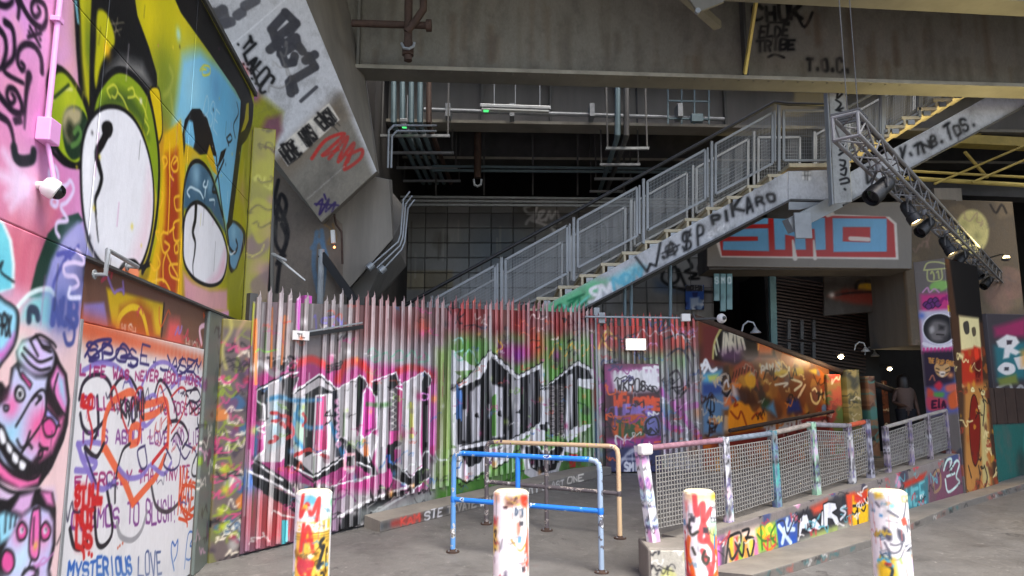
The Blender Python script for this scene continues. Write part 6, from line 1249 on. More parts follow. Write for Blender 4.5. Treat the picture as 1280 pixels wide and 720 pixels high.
def stringer_art(c):
    Q = zoomp(640, 230, 3.556); P, L = c.poly, c.line
    P(pts("590,450 650,400 705,378 740,370 700,420 600,470"), (176, 50, 40), .7, .12); P(pts("655,400 700,370 740,350 760,350 730,385 690,405 660,415"), (110, 190, 140), 1, .06)
    for q in ["100,610 150,560 160,600 200,560 190,600", "170,590 215,535 235,600 260,530", "240,560 300,500 290,560 330,520", "250,520 320,490", "200,610 290,570", "130,580 100,600 160,610"]: L(Q(q), .04, (20, 110, 70), .95)
    for q in ["270,560 340,500", "230,540 280,580", "190,570 240,610 330,540"]: L(Q(q), .04, (120, 220, 200), .9)
    for q in ["380,455 350,470 360,490 385,495 370,520 345,525", "390,500 395,450 425,480 440,440 450,480"]: L(Q(q), .065, (236, 236, 236))
    P(Q("430,420 560,350 600,370 480,460"), (130, 196, 206), .9, .05)
    for q in ["455,470 450,420 480,440 490,410 500,450", "500,400 480,430 510,445 525,410 500,400", "540,440 545,380 570,410 575,370"]: L(Q(q), .06, (100, 176, 196), .95)
    for q in ["550,325 600,390 615,355", "615,355 640,365 660,260"]: L(Q(q), .04, BLK, sm=False)
    L(Q("672,325 675,328"), .06, BLK, sm=False); c.text('A', Q("680,330 735,315 728,245 690,255"), BLK, .035); L(Q("715,265 685,280 690,315 720,310 735,285 715,262"), .026, BLK); L(Q("665,310 745,270"), .022, BLK); c.text('$', Q("755,300 800,290 800,205 755,210"), BLK, .035); L(Q("795,200 765,300"), .022, BLK); c.text('P', Q("822,280 860,260 855,190 822,195"), BLK, .035)
    c.text('SMO', Q("870,240 965,200 962,170 868,215"), (236, 236, 236), .03); c.text('PIKARO', Q("885,185 1180,75 1170,20 880,135"), BLK, .045, jit=1.1)
    q2 = zoomp(860, 0, 3)
    c.text('Y.TNB.TOS.', q2("790,610 1090,470 1070,430 790,560"), BLK, .04, jit=1.0); c.text('D', q2("668,690 700,670 700,620 668,635"), BLK, .045)
    P(q2("428,625 460,625 460,675 428,675"), (226, 226, 222))
    for y in (640, 657): L(q2(f"428,{y} 460,{y}"), .01, BLK, sm=False)
    for x in (438, 449): L(q2(f"{x},625 {x},675"), .01, BLK, sm=False)
    c.drips((c.a0, c.b0, c.a1, c.b1), 30, [(120, 116, 110)], .2, .012)
stringer_art(cst)
quad_panel('stringer', cst, [(600, 453), (985, 251), (985, 214), (600, 427)], 260, 30, M['paint_conc'], st, .03)
quad_panel('stringer', cst, [(985.4, 251), (1050, 253), (1050, 212), (985.4, 214)], 60, 34, M['paint_conc'], st, .03)
quad_panel('stringer', cst, [(1050.4, 258), (1400, 66), (1400, 30), (1050.4, 222)], 250, 34, M['paint_conc'], st, .03)
for a_, b_ in (((600, 453), (985, 251)), ((985, 251), (1050, 253)), ((1050, 258), (1400, 66))):
    obj('bottom_flange', MB().beam(S_(*a_)+Vector((0, -.06, -.015)), S_(*b_)+Vector((0, -.06, -.015)), .16, .03), M['steel_dark'], st)
    obj('back_stringer', MB().beam(S_(a_[0], a_[1]-18)+Vector((0, WID+.02, 0)), S_(b_[0], b_[1]-18)+Vector((0, WID+.02, 0)), .03, .45), M['steel_dark'], st)
# guard frames: front run and back run
def yt(x): return 325-.551*(x-632)
def yb(x): return 383-.535*(x-632)
def frame(pt4, dy, nbars):
    P4 = [S_(x, y)+Vector((0, dy, 0)) for x, y in pt4]; mb = MB()
    for a_, b_ in zip(P4, P4[1:]+P4[:1]): mb.beam(a_, b_, .035, .04)
    fr = obj('guard_frame', mb, M['stair'], st)
    mm = MB(); bl_, br_, tr_, tl_ = P4
    for k in range(1, nbars):
        t = k/nbars; mm.beam(bl_+(br_-bl_)*t, tl_+(tr_-tl_)*t, .005, .005)
    nh = 14
    for k in range(1, nh):
        t = k/nh; mm.beam(bl_+(tl_-bl_)*t+Vector((0, .006, 0)), br_+(tr_-br_)*t+Vector((0, .006, 0)), .004, .004)
    obj('mesh_infill', mm, M['stair'], fr)
px_ = [540, 627, 717, 804, 889, 973]
for dy in (-.02, WID-.03):
    for k, x in enumerate(px_):
        obj('guard_post', MB().beam(S_(x, yb(x)+14)+Vector((0, dy, 0)), S_(x, yt(x)-6)+Vector((0, dy, 0)), .045, .06, up=(0, 1, 0)), M['stair'], st)
        if dy < 0: obj('guard_post', MB().beam(S_(x-5, yb(x)+2)+Vector((0, dy, 0)), S_(x-5, yt(x)+2)+Vector((0, dy, 0)), .03, .05, up=(0, 1, 0)), M['stair'], st)
        if k < 5: x0, x1 = x+5, px_[k+1]-8; frame([(x0, yb(x0)), (x1, yb(x1)), (x1, yt(x1)), (x0, yt(x0))], dy, 40)
    frame([(979, 201), (1036, 201), (1036, 139), (979, 139)], dy, 26)
    for k in range(4):
        x0 = 1058+k*46; x1 = x0+42; y_ = lambda x: 203-.56*(x-1048)
        frame([(x0, y_(x0)-6), (x1, y_(x1)-6), (x1, y_(x1)-62), (x0, y_(x0)-62)], dy, 20)
        obj('guard_post', MB().beam(S_(x0-2, y_(x0)+2)+Vector((0, dy, 0)), S_(x0-2, y_(x0)-66)+Vector((0, dy, 0)), .045, .06, up=(0, 1, 0)), M['stair'], st)
obj('handrail', MB().tube([S_(500, yt(500)-13, 12.15), S_(968, yt(968)-12, 12.15), S_(985, 130, 12.15), S_(1030, 131, 12.15), S_(1050, 122, 12.15), S_(1180, 48, 12.15)], .032, 10), M['black'], st, True)
# landing bracket and hanger
br = obj('bracket_beam', MB().beam(S_(1046, 252, 12.2), S_(985, 283, 11.9), .16, .24), M['stair'], st); obj('end_plate', MB().box((S_(976, 0, 11.8).x, 11.78, S_(976, 298, 11.8).z), (S_(996, 0, 11.8).x, 11.82, S_(976, 266, 11.8).z)), M['stair'], st, bevel=.006)
obj('gusset', MB().prism([S_(986, 252, 12.2), S_(1035, 253, 12.2), S_(1000, 262, 12.2), S_(986, 262, 12.2)], (0, .03, 0)), M['stair'], st)
HP = Plane(D(1048, 180, 11.75), (1, 0, 0)); chn = Canvas(HP, -.4, .4, -1.3, 1.3, 90, 90, (158, 160, 158))
0 and chn.text('AKABOCO', [HP.ab(x, y) for x, y in ((1050, 112), (1060, 250), (1072, 250), (1063, 112))], BLK, .035, raw=True)
hq = zoomp(1030, 100, 4)
for q in ["60,60 75,40 65,90 90,70", "60,100 85,120 65,150 95,140", "60,150 95,160", "75,320 105,330 80,350 110,350 75,375", "80,400 105,405 100,430 82,425", "85,450 110,440 105,475 85,470", "80,500 115,490 125,510 85,520"]: chn.line(hq(q), .035, BLK)
chn.line(hq("103,545 106,548"), .04, BLK)
hg = thing('steel_hanger', 'tagged steel channel hanging from the girder in front of the landing', 'post', HP.at(1052, 256))
quad_panel('web_plate', chn, [(1043, 255), (1065, 252), (1056, 108), (1036, 108)], 30, 160, M['paint_conc'], hg, .02)
obj('flange', MB().beam(HP.at(1042, 256)+Vector((-.02, .05, 0)), HP.at(1035, 108)+Vector((-.02, .05, 0)), .14, .02, up=(1, 0, 0)), M['stair'], hg)

# ------------------------------------------------------------------ girders
def girder(name, label, A, B, zoff, web_h, fl_w, mat_=None, ext=(6, 6), web=True, stiff=()):
    A, B = Vector(A), Vector(B); zz = (A.z+B.z)/2; A.z = B.z = zz
    d = (B-A).normalized(); nb_ = Vector((-d.y, d.x, 0)); A2, B2 = A-d*ext[0], B+d*ext[1]
    t = thing(name, label, 'girder', (A+B)/2)
    mm = mat_ or M['steel']
    obj('bottom_flange', MB().hexa([A2, B2, B2+nb_*fl_w, A2+nb_*fl_w]+[p+Vector((0, 0, .06)) for p in (A2, B2, B2+nb_*fl_w, A2+nb_*fl_w)]), mm, t)
    obj('flange_highlight', MB().hexa([A2-nb_*.006, B2-nb_*.006, B2-nb_*.0015, A2-nb_*.0015]+[p+Vector((0, 0, .062)) for p in (A2-nb_*.006, B2-nb_*.006, B2-nb_*.0015, A2-nb_*.0015)]), M['edge'], t)  # pale strip paints a highlight along the dusty flange edge
    if web: obj('web', MB().hexa([p+Vector((0, 0, .061)) for p in (A2+nb_*fl_w*.47, B2+nb_*fl_w*.47, B2+nb_*fl_w*.53, A2+nb_*fl_w*.53)]+[p+Vector((0, 0, web_h)) for p in (A2+nb_*fl_w*.47, B2+nb_*fl_w*.47, B2+nb_*fl_w*.53, A2+nb_*fl_w*.53)]), mm, t)
    return t, A, d, nb_, zz
g1, ga_, gd_, gn, gz1 = girder('bridge_girder', 'big front steel girder across the top with black tags', D(465, 84, 10.8), D(1280, 110, 11.5), 0, 2.4, .46, ext=(7, 6))
WB = Plane(ga_+gn*(.46*.47-.012)+Vector((0, 0, .062)), gd_); wa0, wa1 = WB.ab(430, 40)[0], WB.ab(1330, 40)[0]
cwb = Canvas(WB, wa0, wa1, 0, 1.6, 48, 48, (124, 122, 112))
def web_art(c):
    Q = zoomp(800, 0, 2.667)
    c.text('CHOK', Q("372,68 545,60 540,10 372,15"), BLK, .06, jit=.5); c.line(Q("520,40 548,90 575,42"), .05, BLK); c.text('ELDE', Q("395,125 495,118 500,85 400,85"), BLK, .045); c.text('TRIBE', Q("388,170 515,165 520,130 388,138"), BLK, .045); c.line(Q("428,190 450,182 480,192"), .045, BLK); c.line(Q("433,75 497,76"), .035, BLK); c.text('T.O.C.', Q("555,235 705,238 700,195 555,200"), BLK, .055)
    r = c.rng
    for k in range(160): a_ = r.uniform(wa0, wa1); b_ = r.uniform(.3, 1.6); c.line([(a_, b_), (a_+r.uniform(-.02, .02), b_-r.uniform(.2, 1.2))], r.uniform(.02, .12), r.choice([(96, 92, 84), (126, 120, 108), (84, 76, 64), (138, 132, 120), (92, 72, 54)]), .38, .04, raw=True)
web_art(cwb)
panel('web_face', cwb, wa0, wa1, .002, 1.6, M['paint_conc'], g1, 0, .006)
for x in (928, 450, 1330): p = WB.at(x, 60); p.z = gz1+.062; obj('stiffener', MB().beam(p+Vector((0, -.09, 0)), p+Vector((0, -.09, 2.2)), .04, .16, up=gn), M['steel_dark'] if x == 928 else M['steel'], g1)
for k in range(40):
    p = ga_+gd_*(k*.25-1)+gn*.06; obj('bolt', MB().lathe(p+Vector((0, 0, -.012)), [(.018, 0), (.018, .011)], 8), M['steel'], g1)
single('diagonal_brace', MB().beam(D(945, 2, 10.2), D(931, 92, 10.95), .09, .04, up=(1, 0, 0)), M['yellow'], 'yellowish diagonal brace strut beside the CHOK tag on the girder', 'brace')
g2, *_ = girder('bridge_girder', 'upper right steel beam with a yellow-lit underside at the frame top', D(872, -20, 9.3), D(1280, 1, 9.75), 0, 1.4, .4, ext=(.2, 6))
gb = thing('beam_joint', 'steel gusset joint where two beams meet at the top of the picture', 'gusset', D(870, 20, 9.4))
obj('plate', MB().prism([D(856, -10, 9.5), D(905, -12, 9.5), D(905, 2, 9.5), D(880, 12, 9.5), D(872, 14, 9.5)], (0, .05, 0)), M['steel'], gb); obj('arm', MB().beam(D(852, -8, 9.6), D(897, 32, 10.4), .12, .12), M['steel'], gb); obj('bolt', MB().lathe(D(872, 14, 9.45), [(.04, -.03), (.04, .03)], 8, (0, 1, 0)), M['galv'], gb)
g3, ga3, gd3, gn3, gz3 = girder('bridge_girder', 'second steel girder behind the front one carrying the long strip light', D(530, 150, 14.2), D(920, 162, 14.5), 0, 2.0, .5, M['steel_lt'], ext=(6, 10))  # lighter steel copy paints in light the second girder lacks
g4, *_ = girder('bridge_girder', 'farthest dark girder above the blockwork wall', D(530, 195, 16.4), D(920, 205, 16.6), 0, 2.5, .5, M['steel_dark'], ext=(6, 12))
W3 = Plane(ga3+gn3*.2, gd3)
for x in (603, 688, 770, 905): p = W3.at(x, 120); obj('stiffener', MB().beam(Vector((p.x, p.y, gz3+.062)), Vector((p.x, p.y, gz3+1.6)), .05, .15, up=gn3), M['steel'], g3)
# ------------------------------------------------------------------ services under the deck
pipe = thing('ceiling_conduit', 'long thin galvanised conduit running along the second girder', 'conduit', D(720, 142, 14.0)); obj('tube', MB().tube([D(530, 137, 14.0), D(905, 149, 14.3)], .045, 10), M['galv'], pipe, True)
for x in (560, 640, 740, 850): obj('clip', MB().box((D(x-3, 138, 14).x, 13.95, D(x, 146, 14).z), (D(x+3, 138, 14).x, 14.3, D(x, 130, 14).z)), M['galv'], pipe)
def strip_light(label, a_, b_, r, hang):
    t = thing('strip_light', label, 'light', (a_+b_)/2)
    obj('body', MB().beam(a_, b_, .14, .07), M['galv'], t, bevel=.01); dn = Vector((0, 0, -.06)); obj('diffuser', MB().beam(a_+dn+(b_-a_)*.02, b_+dn-(b_-a_)*.02, .11, .05), M['tube'], t, bevel=.015); obj('indicator', MB().beam(a_+dn*1.5+(b_-a_)*.05, a_+dn*1.5+(b_-a_)*.12, .08, .02), M['green_led'], t)
    for f_ in hang: p = a_+(b_-a_)*f_; obj('hanger', MB().tube([p, p+Vector((0, 0, .7))], .01, 6), M['galv'], t)
strip_light('long grey strip light hanging below the second girder', D(600, 133, 13.6), D(688, 136, 13.7), .05, (.2, .5, .85))
strip_light('short tilted strip light among the left cable racks', D(504, 150, 13.2), D(518, 183, 15.0), .05, (.3, .8))
def rack(label, x0, n, yv, mats, Y0=13.3, dz=0):
    t = thing('cable_rack', label, 'cable rack', D(x0+20, 180, 14))
    for k in range(n):
        x = x0+k*11
        a_, b_ = D(x, 98, Y0), D(x, yv, Y0); c_ = Vector((b_.x+.1, 17.2, b_.z-.05))
        obj('conduit', MB().tube([a_, b_, b_+Vector((0, .15, -.06)), c_], .05, 8), mats[k % len(mats)], t, True)
    for k in range(4):
        Y = Y0+.3+k*1.0; z = D(x0, yv, Y0).z-.14; xa = D(x0, 0, Y0).x-.25; xb = D(x0+n*11, 0, Y0).x+.25
        obj('rung', MB().box((xa, Y, z-.05), (xb, Y+.06, z)), M['galv'], t)
        obj('hanger', MB().box((xa+.02, Y+.01, z), (xa+.05, Y+.04, z+1.8)), M['steel_dark'], t); obj('hanger', MB().box((xb-.05, Y+.01, z), (xb-.02, Y+.04, z+1.8)), M['steel_dark'], t)
rack('left rack of blue-grey conduits dropping from the deck and running back', 492, 5, 152, [M['conduit'], M['conduit'], M['conduit'], M['conduit'], M['rust']])
rack('right rack of conduits crossing below the second girder', 772, 2, 168, [M['conduit'], M['steel_dark']])
rk = thing('wall_rack', 'square steel frame with a small box on the second girder at right', 'bracket', D(870, 135, 14.1))
for a_, b_ in (((835, 112), (835, 155)), ((852, 112), (852, 155)), ((868, 112), (868, 155)), ((886, 112), (886, 155)), ((834, 126), (888, 127)), ((834, 148), (888, 149))): obj('bar', MB().beam(D(*a_, 14.05), D(*b_, 14.05), .03, .03), M['conduit'], rk)
obj('box', MB().beam(D(864, 148, 13.98), D(878, 148, 13.98), .12, .16), M['conduit'], rk)
for k, (y0, dY, lab) in enumerate([(208, 15.6, 'upper long cable tray under the far girder'), (246, 16.3, 'lower long cable tray just above the blockwork wall')]):
    t = thing('cable_tray', lab, 'cable tray', D(720, y0, dY))
    for j in range(3 if k else 2): obj('side_rail', MB().beam(D(500 if k else 540, y0+j*5, dY), D(910, y0+j*4+4, dY), .05, .05), M['galv'] if k else M['conduit'], t)
    for x in (545, 605, 666, 722, 780): obj('hanger', MB().beam(D(x, y0-2, dY), D(x, y0-44, dY), .04, .04, up=(0, 1, 0)), M['steel_dark'], t)
for (x, lab) in ((597, 'dark drain pipe with a pale hook between the far girders'),):
    t = thing('drain_pipe', lab, 'pipe', D(x, 230, 15)); obj('pipe', MB().tube([D(x, 150, 15), D(x, 222, 15)], .08, 10), M['rust'], t, True); obj('hook', MB().tube([D(x-5, 224, 14.9), D(x-4, 231, 14.9), D(x, 233, 14.9), D(x+4, 231, 14.9), D(x+5, 224, 14.9)], .025, 7), M['galv'], t, True)
dp = thing('rusty_pipe', 'dark rusty pipe tee hanging at the top beside the pier', 'pipe', D(505, 60, 9.9))
obj('cross_pipe', MB().tube([D(440, 29, 10.0), D(536, 32, 10.0)], .055, 12), M['rust'], dp, True); obj('drop_pipe', MB().tube([D(511, -30, 9.95), D(510, 76, 9.95)], .06, 12), M['rust'], dp, True); obj('side_pipe', MB().tube([D(530, -30, 9.9), D(529, 12, 9.9), D(518, 28, 9.9), D(508, 40, 9.9)], .055, 12), M['rust'], dp, True)
obj('collar', MB().lathe(D(510, 62, 9.95), [(.06, -.1), (.085, -.09), (.085, .09), (.06, .1)], 16), M['rust'], dp, True); obj('clamp', MB().tube([D(502, 54, 9.85), D(505, 60, 9.82), D(511, 61, 9.82), D(517, 58, 9.85), D(518, 53, 9.85)], .02, 7), M['galv'], dp, True); obj('end_flange', MB().lathe(D(536, 32, 10.0), [(.09, -.04), (.09, .04)], 16, (1, 0, 0)), M['rust'], dp)

# ------------------------------------------------------------------ blockwork wall at the back
YB = 17.6
bw = thing('blockwork_wall', 'grey square-block wall behind the staircase with a white SLEM tag', 'wall', D(690, 460, YB))
bx0, bx1 = D(430, 300, YB).x, D(889, 300, YB).x; bz1 = D(600, 248, YB).z
obj('mortar_bed', MB().box((bx0, YB+.012, zg(YB)), (bx1, YB+.3, bz1)), M['mortar'], bw)
bwid, bhei = .55, .38
me_cache = {}
BPl = Plane((0, YB, 0), (1, 0, 0)); cbw = Canvas(BPl, bx0, bx1, 0, bz1, 40, 40, (134, 134, 133))
def block_art(c):
    Q = zoomp(440, 80, 2.25); L = c.line
    for q in ["500,400 485,405 495,420 515,420 495,440 490,450", "520,400 510,440", "520,440 540,415 525,420 530,440 545,435", "545,440 555,415 560,435 575,415 585,445", "505,440 560,460 568,475"]: L(Q(q), .07, (232, 232, 232), .95)
    c.spray((620, 310), 1.0, (60, 80, 100), .6); c.poly(pts("505,338 566,338 566,362 505,362"), (130, 120, 98), 1, .02)
    q2 = zoomp(640, 230, 3.556)
    c.poly(q2("670,370 700,350 880,290 890,470 790,470 680,440"), (178, 176, 174), .9, .1); c.poly(q2("640,430 680,440 760,480 700,480 640,470"), (70, 96, 130), .8, .1)
    for q in ["680,370 670,430 760,470 890,480", "700,420 720,360 740,420 710,440 700,380", "780,330 800,370 770,390 820,400 790,420 830,420", "870,290 830,370 850,400 890,410", "740,380 770,450"]: L(q2(q), .07, BLK)
    for q in ["340,200 400,170 420,260 360,300 340,240", "350,280 440,260", "370,290 375,250 390,280 400,250"]: L(q2(q), .06, (70, 68, 66), .8)
    c.poly(q2("625,545 740,540 740,570 640,565"), (150, 150, 150), .7, .1)
cbw.blobs((bx0, 2.6, bx1, bz1), 24, [(110, 108, 104), (150, 148, 144), (96, 92, 86)], .45, .5, .2)
block_art(cbw)
cbw.drips((bx0, 3.5, bx1, bz1), 60, [(90, 86, 80), (160, 158, 152)], 1.2, .03)
nx_, nz_ = int((bx1-bx0)/bwid), int((bz1-zg(YB))/bhei)
for j in range(nz_):
    for i in range(nx_):
        xa = bx1-(i+1)*bwid+.008; xb = bx1-i*bwid-.008; za = bz1-(j+1)*bhei+.008; zb_ = bz1-j*bhei-.008
        pxm = 640+900*((xa+xb)/2)/YB
        if za < 2.6: continue
        A, B = np.meshgrid(np.linspace(xa, xb, 22), np.linspace(za, zb_, 15)); pr = R_.uniform(-.004, .004)
        Rr = np.stack([A, np.full_like(A, YB+pr), B], -1)
        painted('block', Rr, cbw.sample(A, B)*R_.uniform(.86, 1.08), M['paint'], bw, skirt=(0, .03, 0))
def flat(name, label, cat, px, Y, base, art=None, th=.03, res=60, m='paint', grp=None):
    pl = Plane(D(*px[0], Y), (1, 0, 0)); ab_ = [pl.ab(*p) for p in px]
    c = Canvas(pl, min(a for a, b in ab_)-.02, max(a for a, b in ab_)+.02, min(b for a, b in ab_)-.02, max(b for a, b in ab_)+.02, res, res, base)
    if art: art(c)
    na = max(3, int((c.a1-c.a0)*res)); nb = max(3, int((c.b1-c.b0)*res))
    o = quad_panel(name, c, px, na, nb, M[m], None, th); L_ = pl.O
    o.location = L_; o.data.transform(Matrix.Translation(-L_)); return tag(o, label, cat, grp)
def post_art_(c):
    Q = zoomp(820, 300, 4)
    c.poly(Q("148,225 235,225 235,255 148,255"), (226, 226, 226)); c.text('ENDLESS', Q("150,252 232,252 232,228 150,228"), (36, 34, 36), .035); c.poly(Q("150,257 238,257 238,345 152,345"), (36, 84, 170)); c.poly(Q("170,290 215,285 220,340 172,342"), (170, 190, 214), 1, .02); c.blobs((c.a0, c.b0, c.a1, c.b1-.35), 16, [(24, 40, 90), (220, 226, 230), (120, 150, 190)], .06); c.poly(Q("180,262 210,262 205,285 185,285"), (20, 40, 100))
flat('poster', 'blue ENDLESS poster pasted on the blockwork under the stairs', 'poster', [(857, 387), (880, 387), (880, 356), (857, 356)], YB-.06, (36, 84, 170), post_art_, .02, 60)
for (x, y0, y1, ch) in ((896, 342, 376, 'S'), (904, 342, 389, 'M'), (912, 342, 387, 'O')):
    def ba(c, ch=ch): c.text(ch, [c.pl.ab(x-2.6, 354), c.pl.ab(x+2.6, 354), c.pl.ab(x+2.6, 346), c.pl.ab(x-2.6, 346)], (236, 240, 240), .02, raw=True); c.blobs((c.a0, c.b0, c.a1, c.b1-.4), 10, [(110, 150, 146), (70, 96, 100), (130, 160, 160)], .08, .6, .05)
    flat('hanging_banner', f'narrow teal banner strip lettered {ch} under the painted fascia', 'banner', [(x-3.4, y1), (x+3.4, y1), (x+3.4, y0), (x-3.4, y0)], 14.0, (92, 130, 130), ba, .04, 60, grp='teal lettered banner strips')
# ------------------------------------------------------------------ fascia beam with red and blue letters
YF = 14.0
FP = Plane(D(900, 300, YF), (1, 0, 0))
fa = thing('fascia_beam', 'concrete beam with big blue letters outlined in red', 'beam', D(1010, 340, YF))
ff = [(884, 333), (1140, 336), (1140, 252), (884, 256)]
fab = [FP.ab(*p) for p in ff]; cfa = Canvas(FP, min(p[0] for p in fab)-.1, max(p[0] for p in fab)+.1, min(p[1] for p in fab)-.1, max(p[1] for p in fab)+.1, 60, 60, (112, 106, 98))
def fascia(c):
    Q = zoomp(880, 180, 4.235); P, L = c.poly, c.line; RD, BL, WT = (166, 18, 18), (96, 160, 204), (206, 202, 198)
    P(Q("60,510 340,360 660,370 980,385 1020,420 1030,612 90,600"), WT); P(Q("80,500 345,368 660,380 960,385 1005,425 1015,600 95,592"), RD)
    P(Q("90,505 280,400 340,380 340,425 200,430 130,450 340,445 345,568 100,562 100,515 285,512 285,492 90,492"), BL); P(Q("90,490 285,490 285,512 100,512"), RD); P(Q("200,428 340,424 340,444 190,444"), RD)
    P(Q("368,390 640,390 645,560 590,562 585,450 535,450 540,560 480,560 480,490 430,480 430,560 375,560"), BL); P(Q("680,392 968,395 968,570 685,572"), BL); P(Q("735,440 880,440 880,520 735,516"), RD)
    L(Q("775,500 820,502 870,505"), .09, (206, 196, 194), sm=False); L(Q("470,510 482,605"), .08, WT, sm=False, taper=(.5, 1.2)); L(Q("580,510 588,605"), .07, WT, sm=False, taper=(.5, 1.1)); L(Q("345,368 350,380"), .09, WT, sm=False); L(Q("655,378 680,370"), .08, WT, sm=False)
fascia(cfa)
quad_panel('painted_face', cfa, ff, 280, 110, M['paint'], fa, .06)
obj('body', MB().box((D(886, 300, YF).x, YF+.07, FP.pt(0, min(p[1] for p in fab)).z), (D(1138, 300, YF).x, YF+.9, FP.pt(0, max(p[1] for p in fab)).z)), M['conc_dark'], fa)

# ------------------------------------------------------------------ right hand depths: mural wall, louvre house, piers, dark back
MA = F2.pt(F2L, 0); MU = Vector((.80, .60, 0)); MW = Plane((MA.x, MA.y, 0), MU)
ma1 = MW.ab(1040, 520)[0]; mz0 = MW.ab(884, 402)[1]; mz1 = MW.ab(1040, 462)[1]
cmw = Canvas(MW, 0, ma1, .3, mz0+.1, 62, 62, (120, 74, 40))
def mural2(c):
    Q = zoomp(860, 390, 4.5); P, L, S, r = c.poly, c.line, c.spray, c.rng
    c.blobs((0, .4, ma1, 2.4), 90, [(190, 96, 30), (120, 60, 30), (206, 140, 50), (90, 50, 36), (160, 110, 70), (60, 44, 40), (140, 50, 26)], .22, .8, .06)
    c.blobs((0, .6, ma1, 2.4), 50, [(226, 190, 90), (230, 214, 170), (90, 130, 170), (214, 120, 50), (200, 160, 120), (60, 80, 120)], .12, .85, .03)
    P(Q("70,60 200,60 190,300 80,320"), (110, 50, 48), 1, .1); P(Q("75,330 190,320 200,690 80,690"), (90, 120, 150), 1, .06); P(Q("80,350 190,330 150,400 90,400"), (90, 170, 200), .9, .03); P(Q("80,400 190,400 190,460 80,470"), (50, 70, 130), .9, .04); P(Q("110,360 170,350 150,390 120,390"), (206, 206, 90), .9, .02)
    for q in ["80,320 100,270 130,330 160,320", "75,300 110,300 90,340"]: L(Q(q), .06, (236, 236, 236))
    for q in ["110,490 140,480 145,560 105,540 115,500", "120,560 150,600 115,610", "110,620 160,640 120,660", "130,470 120,690"]: L(Q(q), .03, (24, 20, 24))
    P(Q("140,250 170,120 230,60 290,90 390,170 480,200 500,260 400,250 320,300 150,270"), (24, 22, 24), 1, .02); L(Q("140,260 150,170 190,90 230,65 280,90 300,110"), .05, (190, 180, 110)); c.text('INKUM', Q("185,230 320,200 300,110 190,120"), (216, 206, 180), .06, jit=1); 
    for q in ["150,190 160,240", "160,150 175,220"]: L(Q(q), .04, (206, 206, 170))
    P(Q("390,180 410,140 430,160 480,200 470,240 400,240"), (214, 110, 60), 1, .04); L(Q("400,150 395,210", ), .05, (236, 150, 70)); L(Q("430,160 460,160 465,180 430,185"), .04, (226, 150, 60), closed=True)
    P(Q("170,220 310,200 300,290 200,280"), (110, 70, 110), .7, .08); P(Q("300,230 500,240 520,290 320,290"), (176, 150, 140), .7, .1)
    P(Q("240,400 260,310 310,270 360,290 390,350 400,440 360,380 300,350 250,410"), (150, 70, 50), 1, .02); 
    for t in range(9): x = 250+t*17; L(Q(f"{x},{340-abs(t-4)*-8} {x+8},{300-abs(t-4)*-10}"), .03, (60, 24, 20), sm=False)
    P(Q("320,360 350,335 380,370 375,420 345,430 325,400"), (226, 156, 40), 1, .015, sm=True); L(Q("350,420 355,480"), .04, (226, 170, 60)); P(Q("245,400 280,400 300,470 250,480"), (206, 180, 170), .9, .03); P(Q("200,480 240,470 250,530 205,530"), (226, 110, 50), .9, .03)
    L(Q("190,400 200,360 230,360 240,420 220,470 195,450"), .05, (30, 26, 30)); L(Q("205,400 220,385 228,420"), .04, (206, 200, 200)); P(Q("270,420 360,440 400,520 300,540"), (70, 36, 24), .9, .05)
    for q in ["230,560 290,500 360,560 440,570 420,650 250,690", "300,560 340,520 370,600"]: P(Q(q), (230, 136, 30), 1, .02, sm=True)
    for q in ["240,560 280,600 300,560 330,640", "360,600 390,570 420,600", "250,480 270,500 260,530 280,520"]: L(Q(q), .04, (150, 50, 20))
    P(Q("440,330 740,330 760,520 480,560"), (130, 66, 30), .6, .08); L(Q("460,300 520,360 560,340 570,310 575,370 640,400 600,440"), .05, (226, 206, 160)); 
    for q in ["480,330 540,320 560,340 500,360", "590,320 640,310 650,350 600,350", "680,330 720,320 720,350"]: P(Q(q), (206, 170, 60), 1, .02, sm=True)
    P(Q("560,490 620,490 640,560 560,570"), (44, 50, 100), 1, .05); P(Q("420,480 460,500 450,550 410,530"), (50, 70, 40), 1, .04); P(Q("440,540 480,500 500,590"), (90, 140, 170), .9, .04); P(Q("690,430 740,400 750,500 720,540 690,500"), (120, 70, 50), .9, .03); L(Q("690,460 700,500 725,515 745,480 750,440"), .05, (226, 190, 120)); L(Q("700,440 715,430 725,450"), .04, (236, 210, 150)); 
    c.text('PAVUS', Q("410,340 520,330 520,290 410,300"), (200, 190, 170), .04); L(Q("490,410 560,400 540,420"), .04, (230, 210, 180)); L(Q("630,470 660,410 640,440 620,480"), .04, (230, 190, 140))
    P(Q("230,690 780,590 790,720 230,760"), (120, 40, 30), 1, .03); c.text('THUREDUT', Q("430,690 650,640 650,590 430,640"), (206, 196, 190), .06); 
    for y in (585, 605, 625): L(Q(f"640,{y+10} 700,{y} 780,{y-12}"), .05, (206, 170, 160) if y != 605 else (150, 40, 40))
    c.tags((0, .4, ma1, 2.2), 46, [(236, 196, 120), (50, 26, 20), (226, 120, 40), (30, 24, 24), (190, 170, 150)], .16, .025)
mural2(cmw)
mw = thing('orange_mural_wall', 'low wall covered in an orange and brown mural behind the guard panels', 'wall', MA)
NA, NB2 = 230, 110
A, V = np.meshgrid(np.linspace(0, ma1, NA), np.linspace(0, 1, NB2)); tp = (mz0+(mz1-mz0)*A/ma1); B = .38+V*(tp-.38)
Rr = np.array(MW.O)+A[..., None]*np.array(MW.U); Rr[..., 2] += B
painted('painted_face', Rr, cmw.sample(A, B), M['paint'], mw, skirt=tuple(-MW.N*.3))
obj('coping_pipe', MB().tube([MW.pt(-.05, mz0+.06, -.05), MW.pt(ma1, mz1+.06, -.05), MW.pt(ma1+3.5, mz1-.55, -.05)], .06, 10), M['rust'], mw, True)
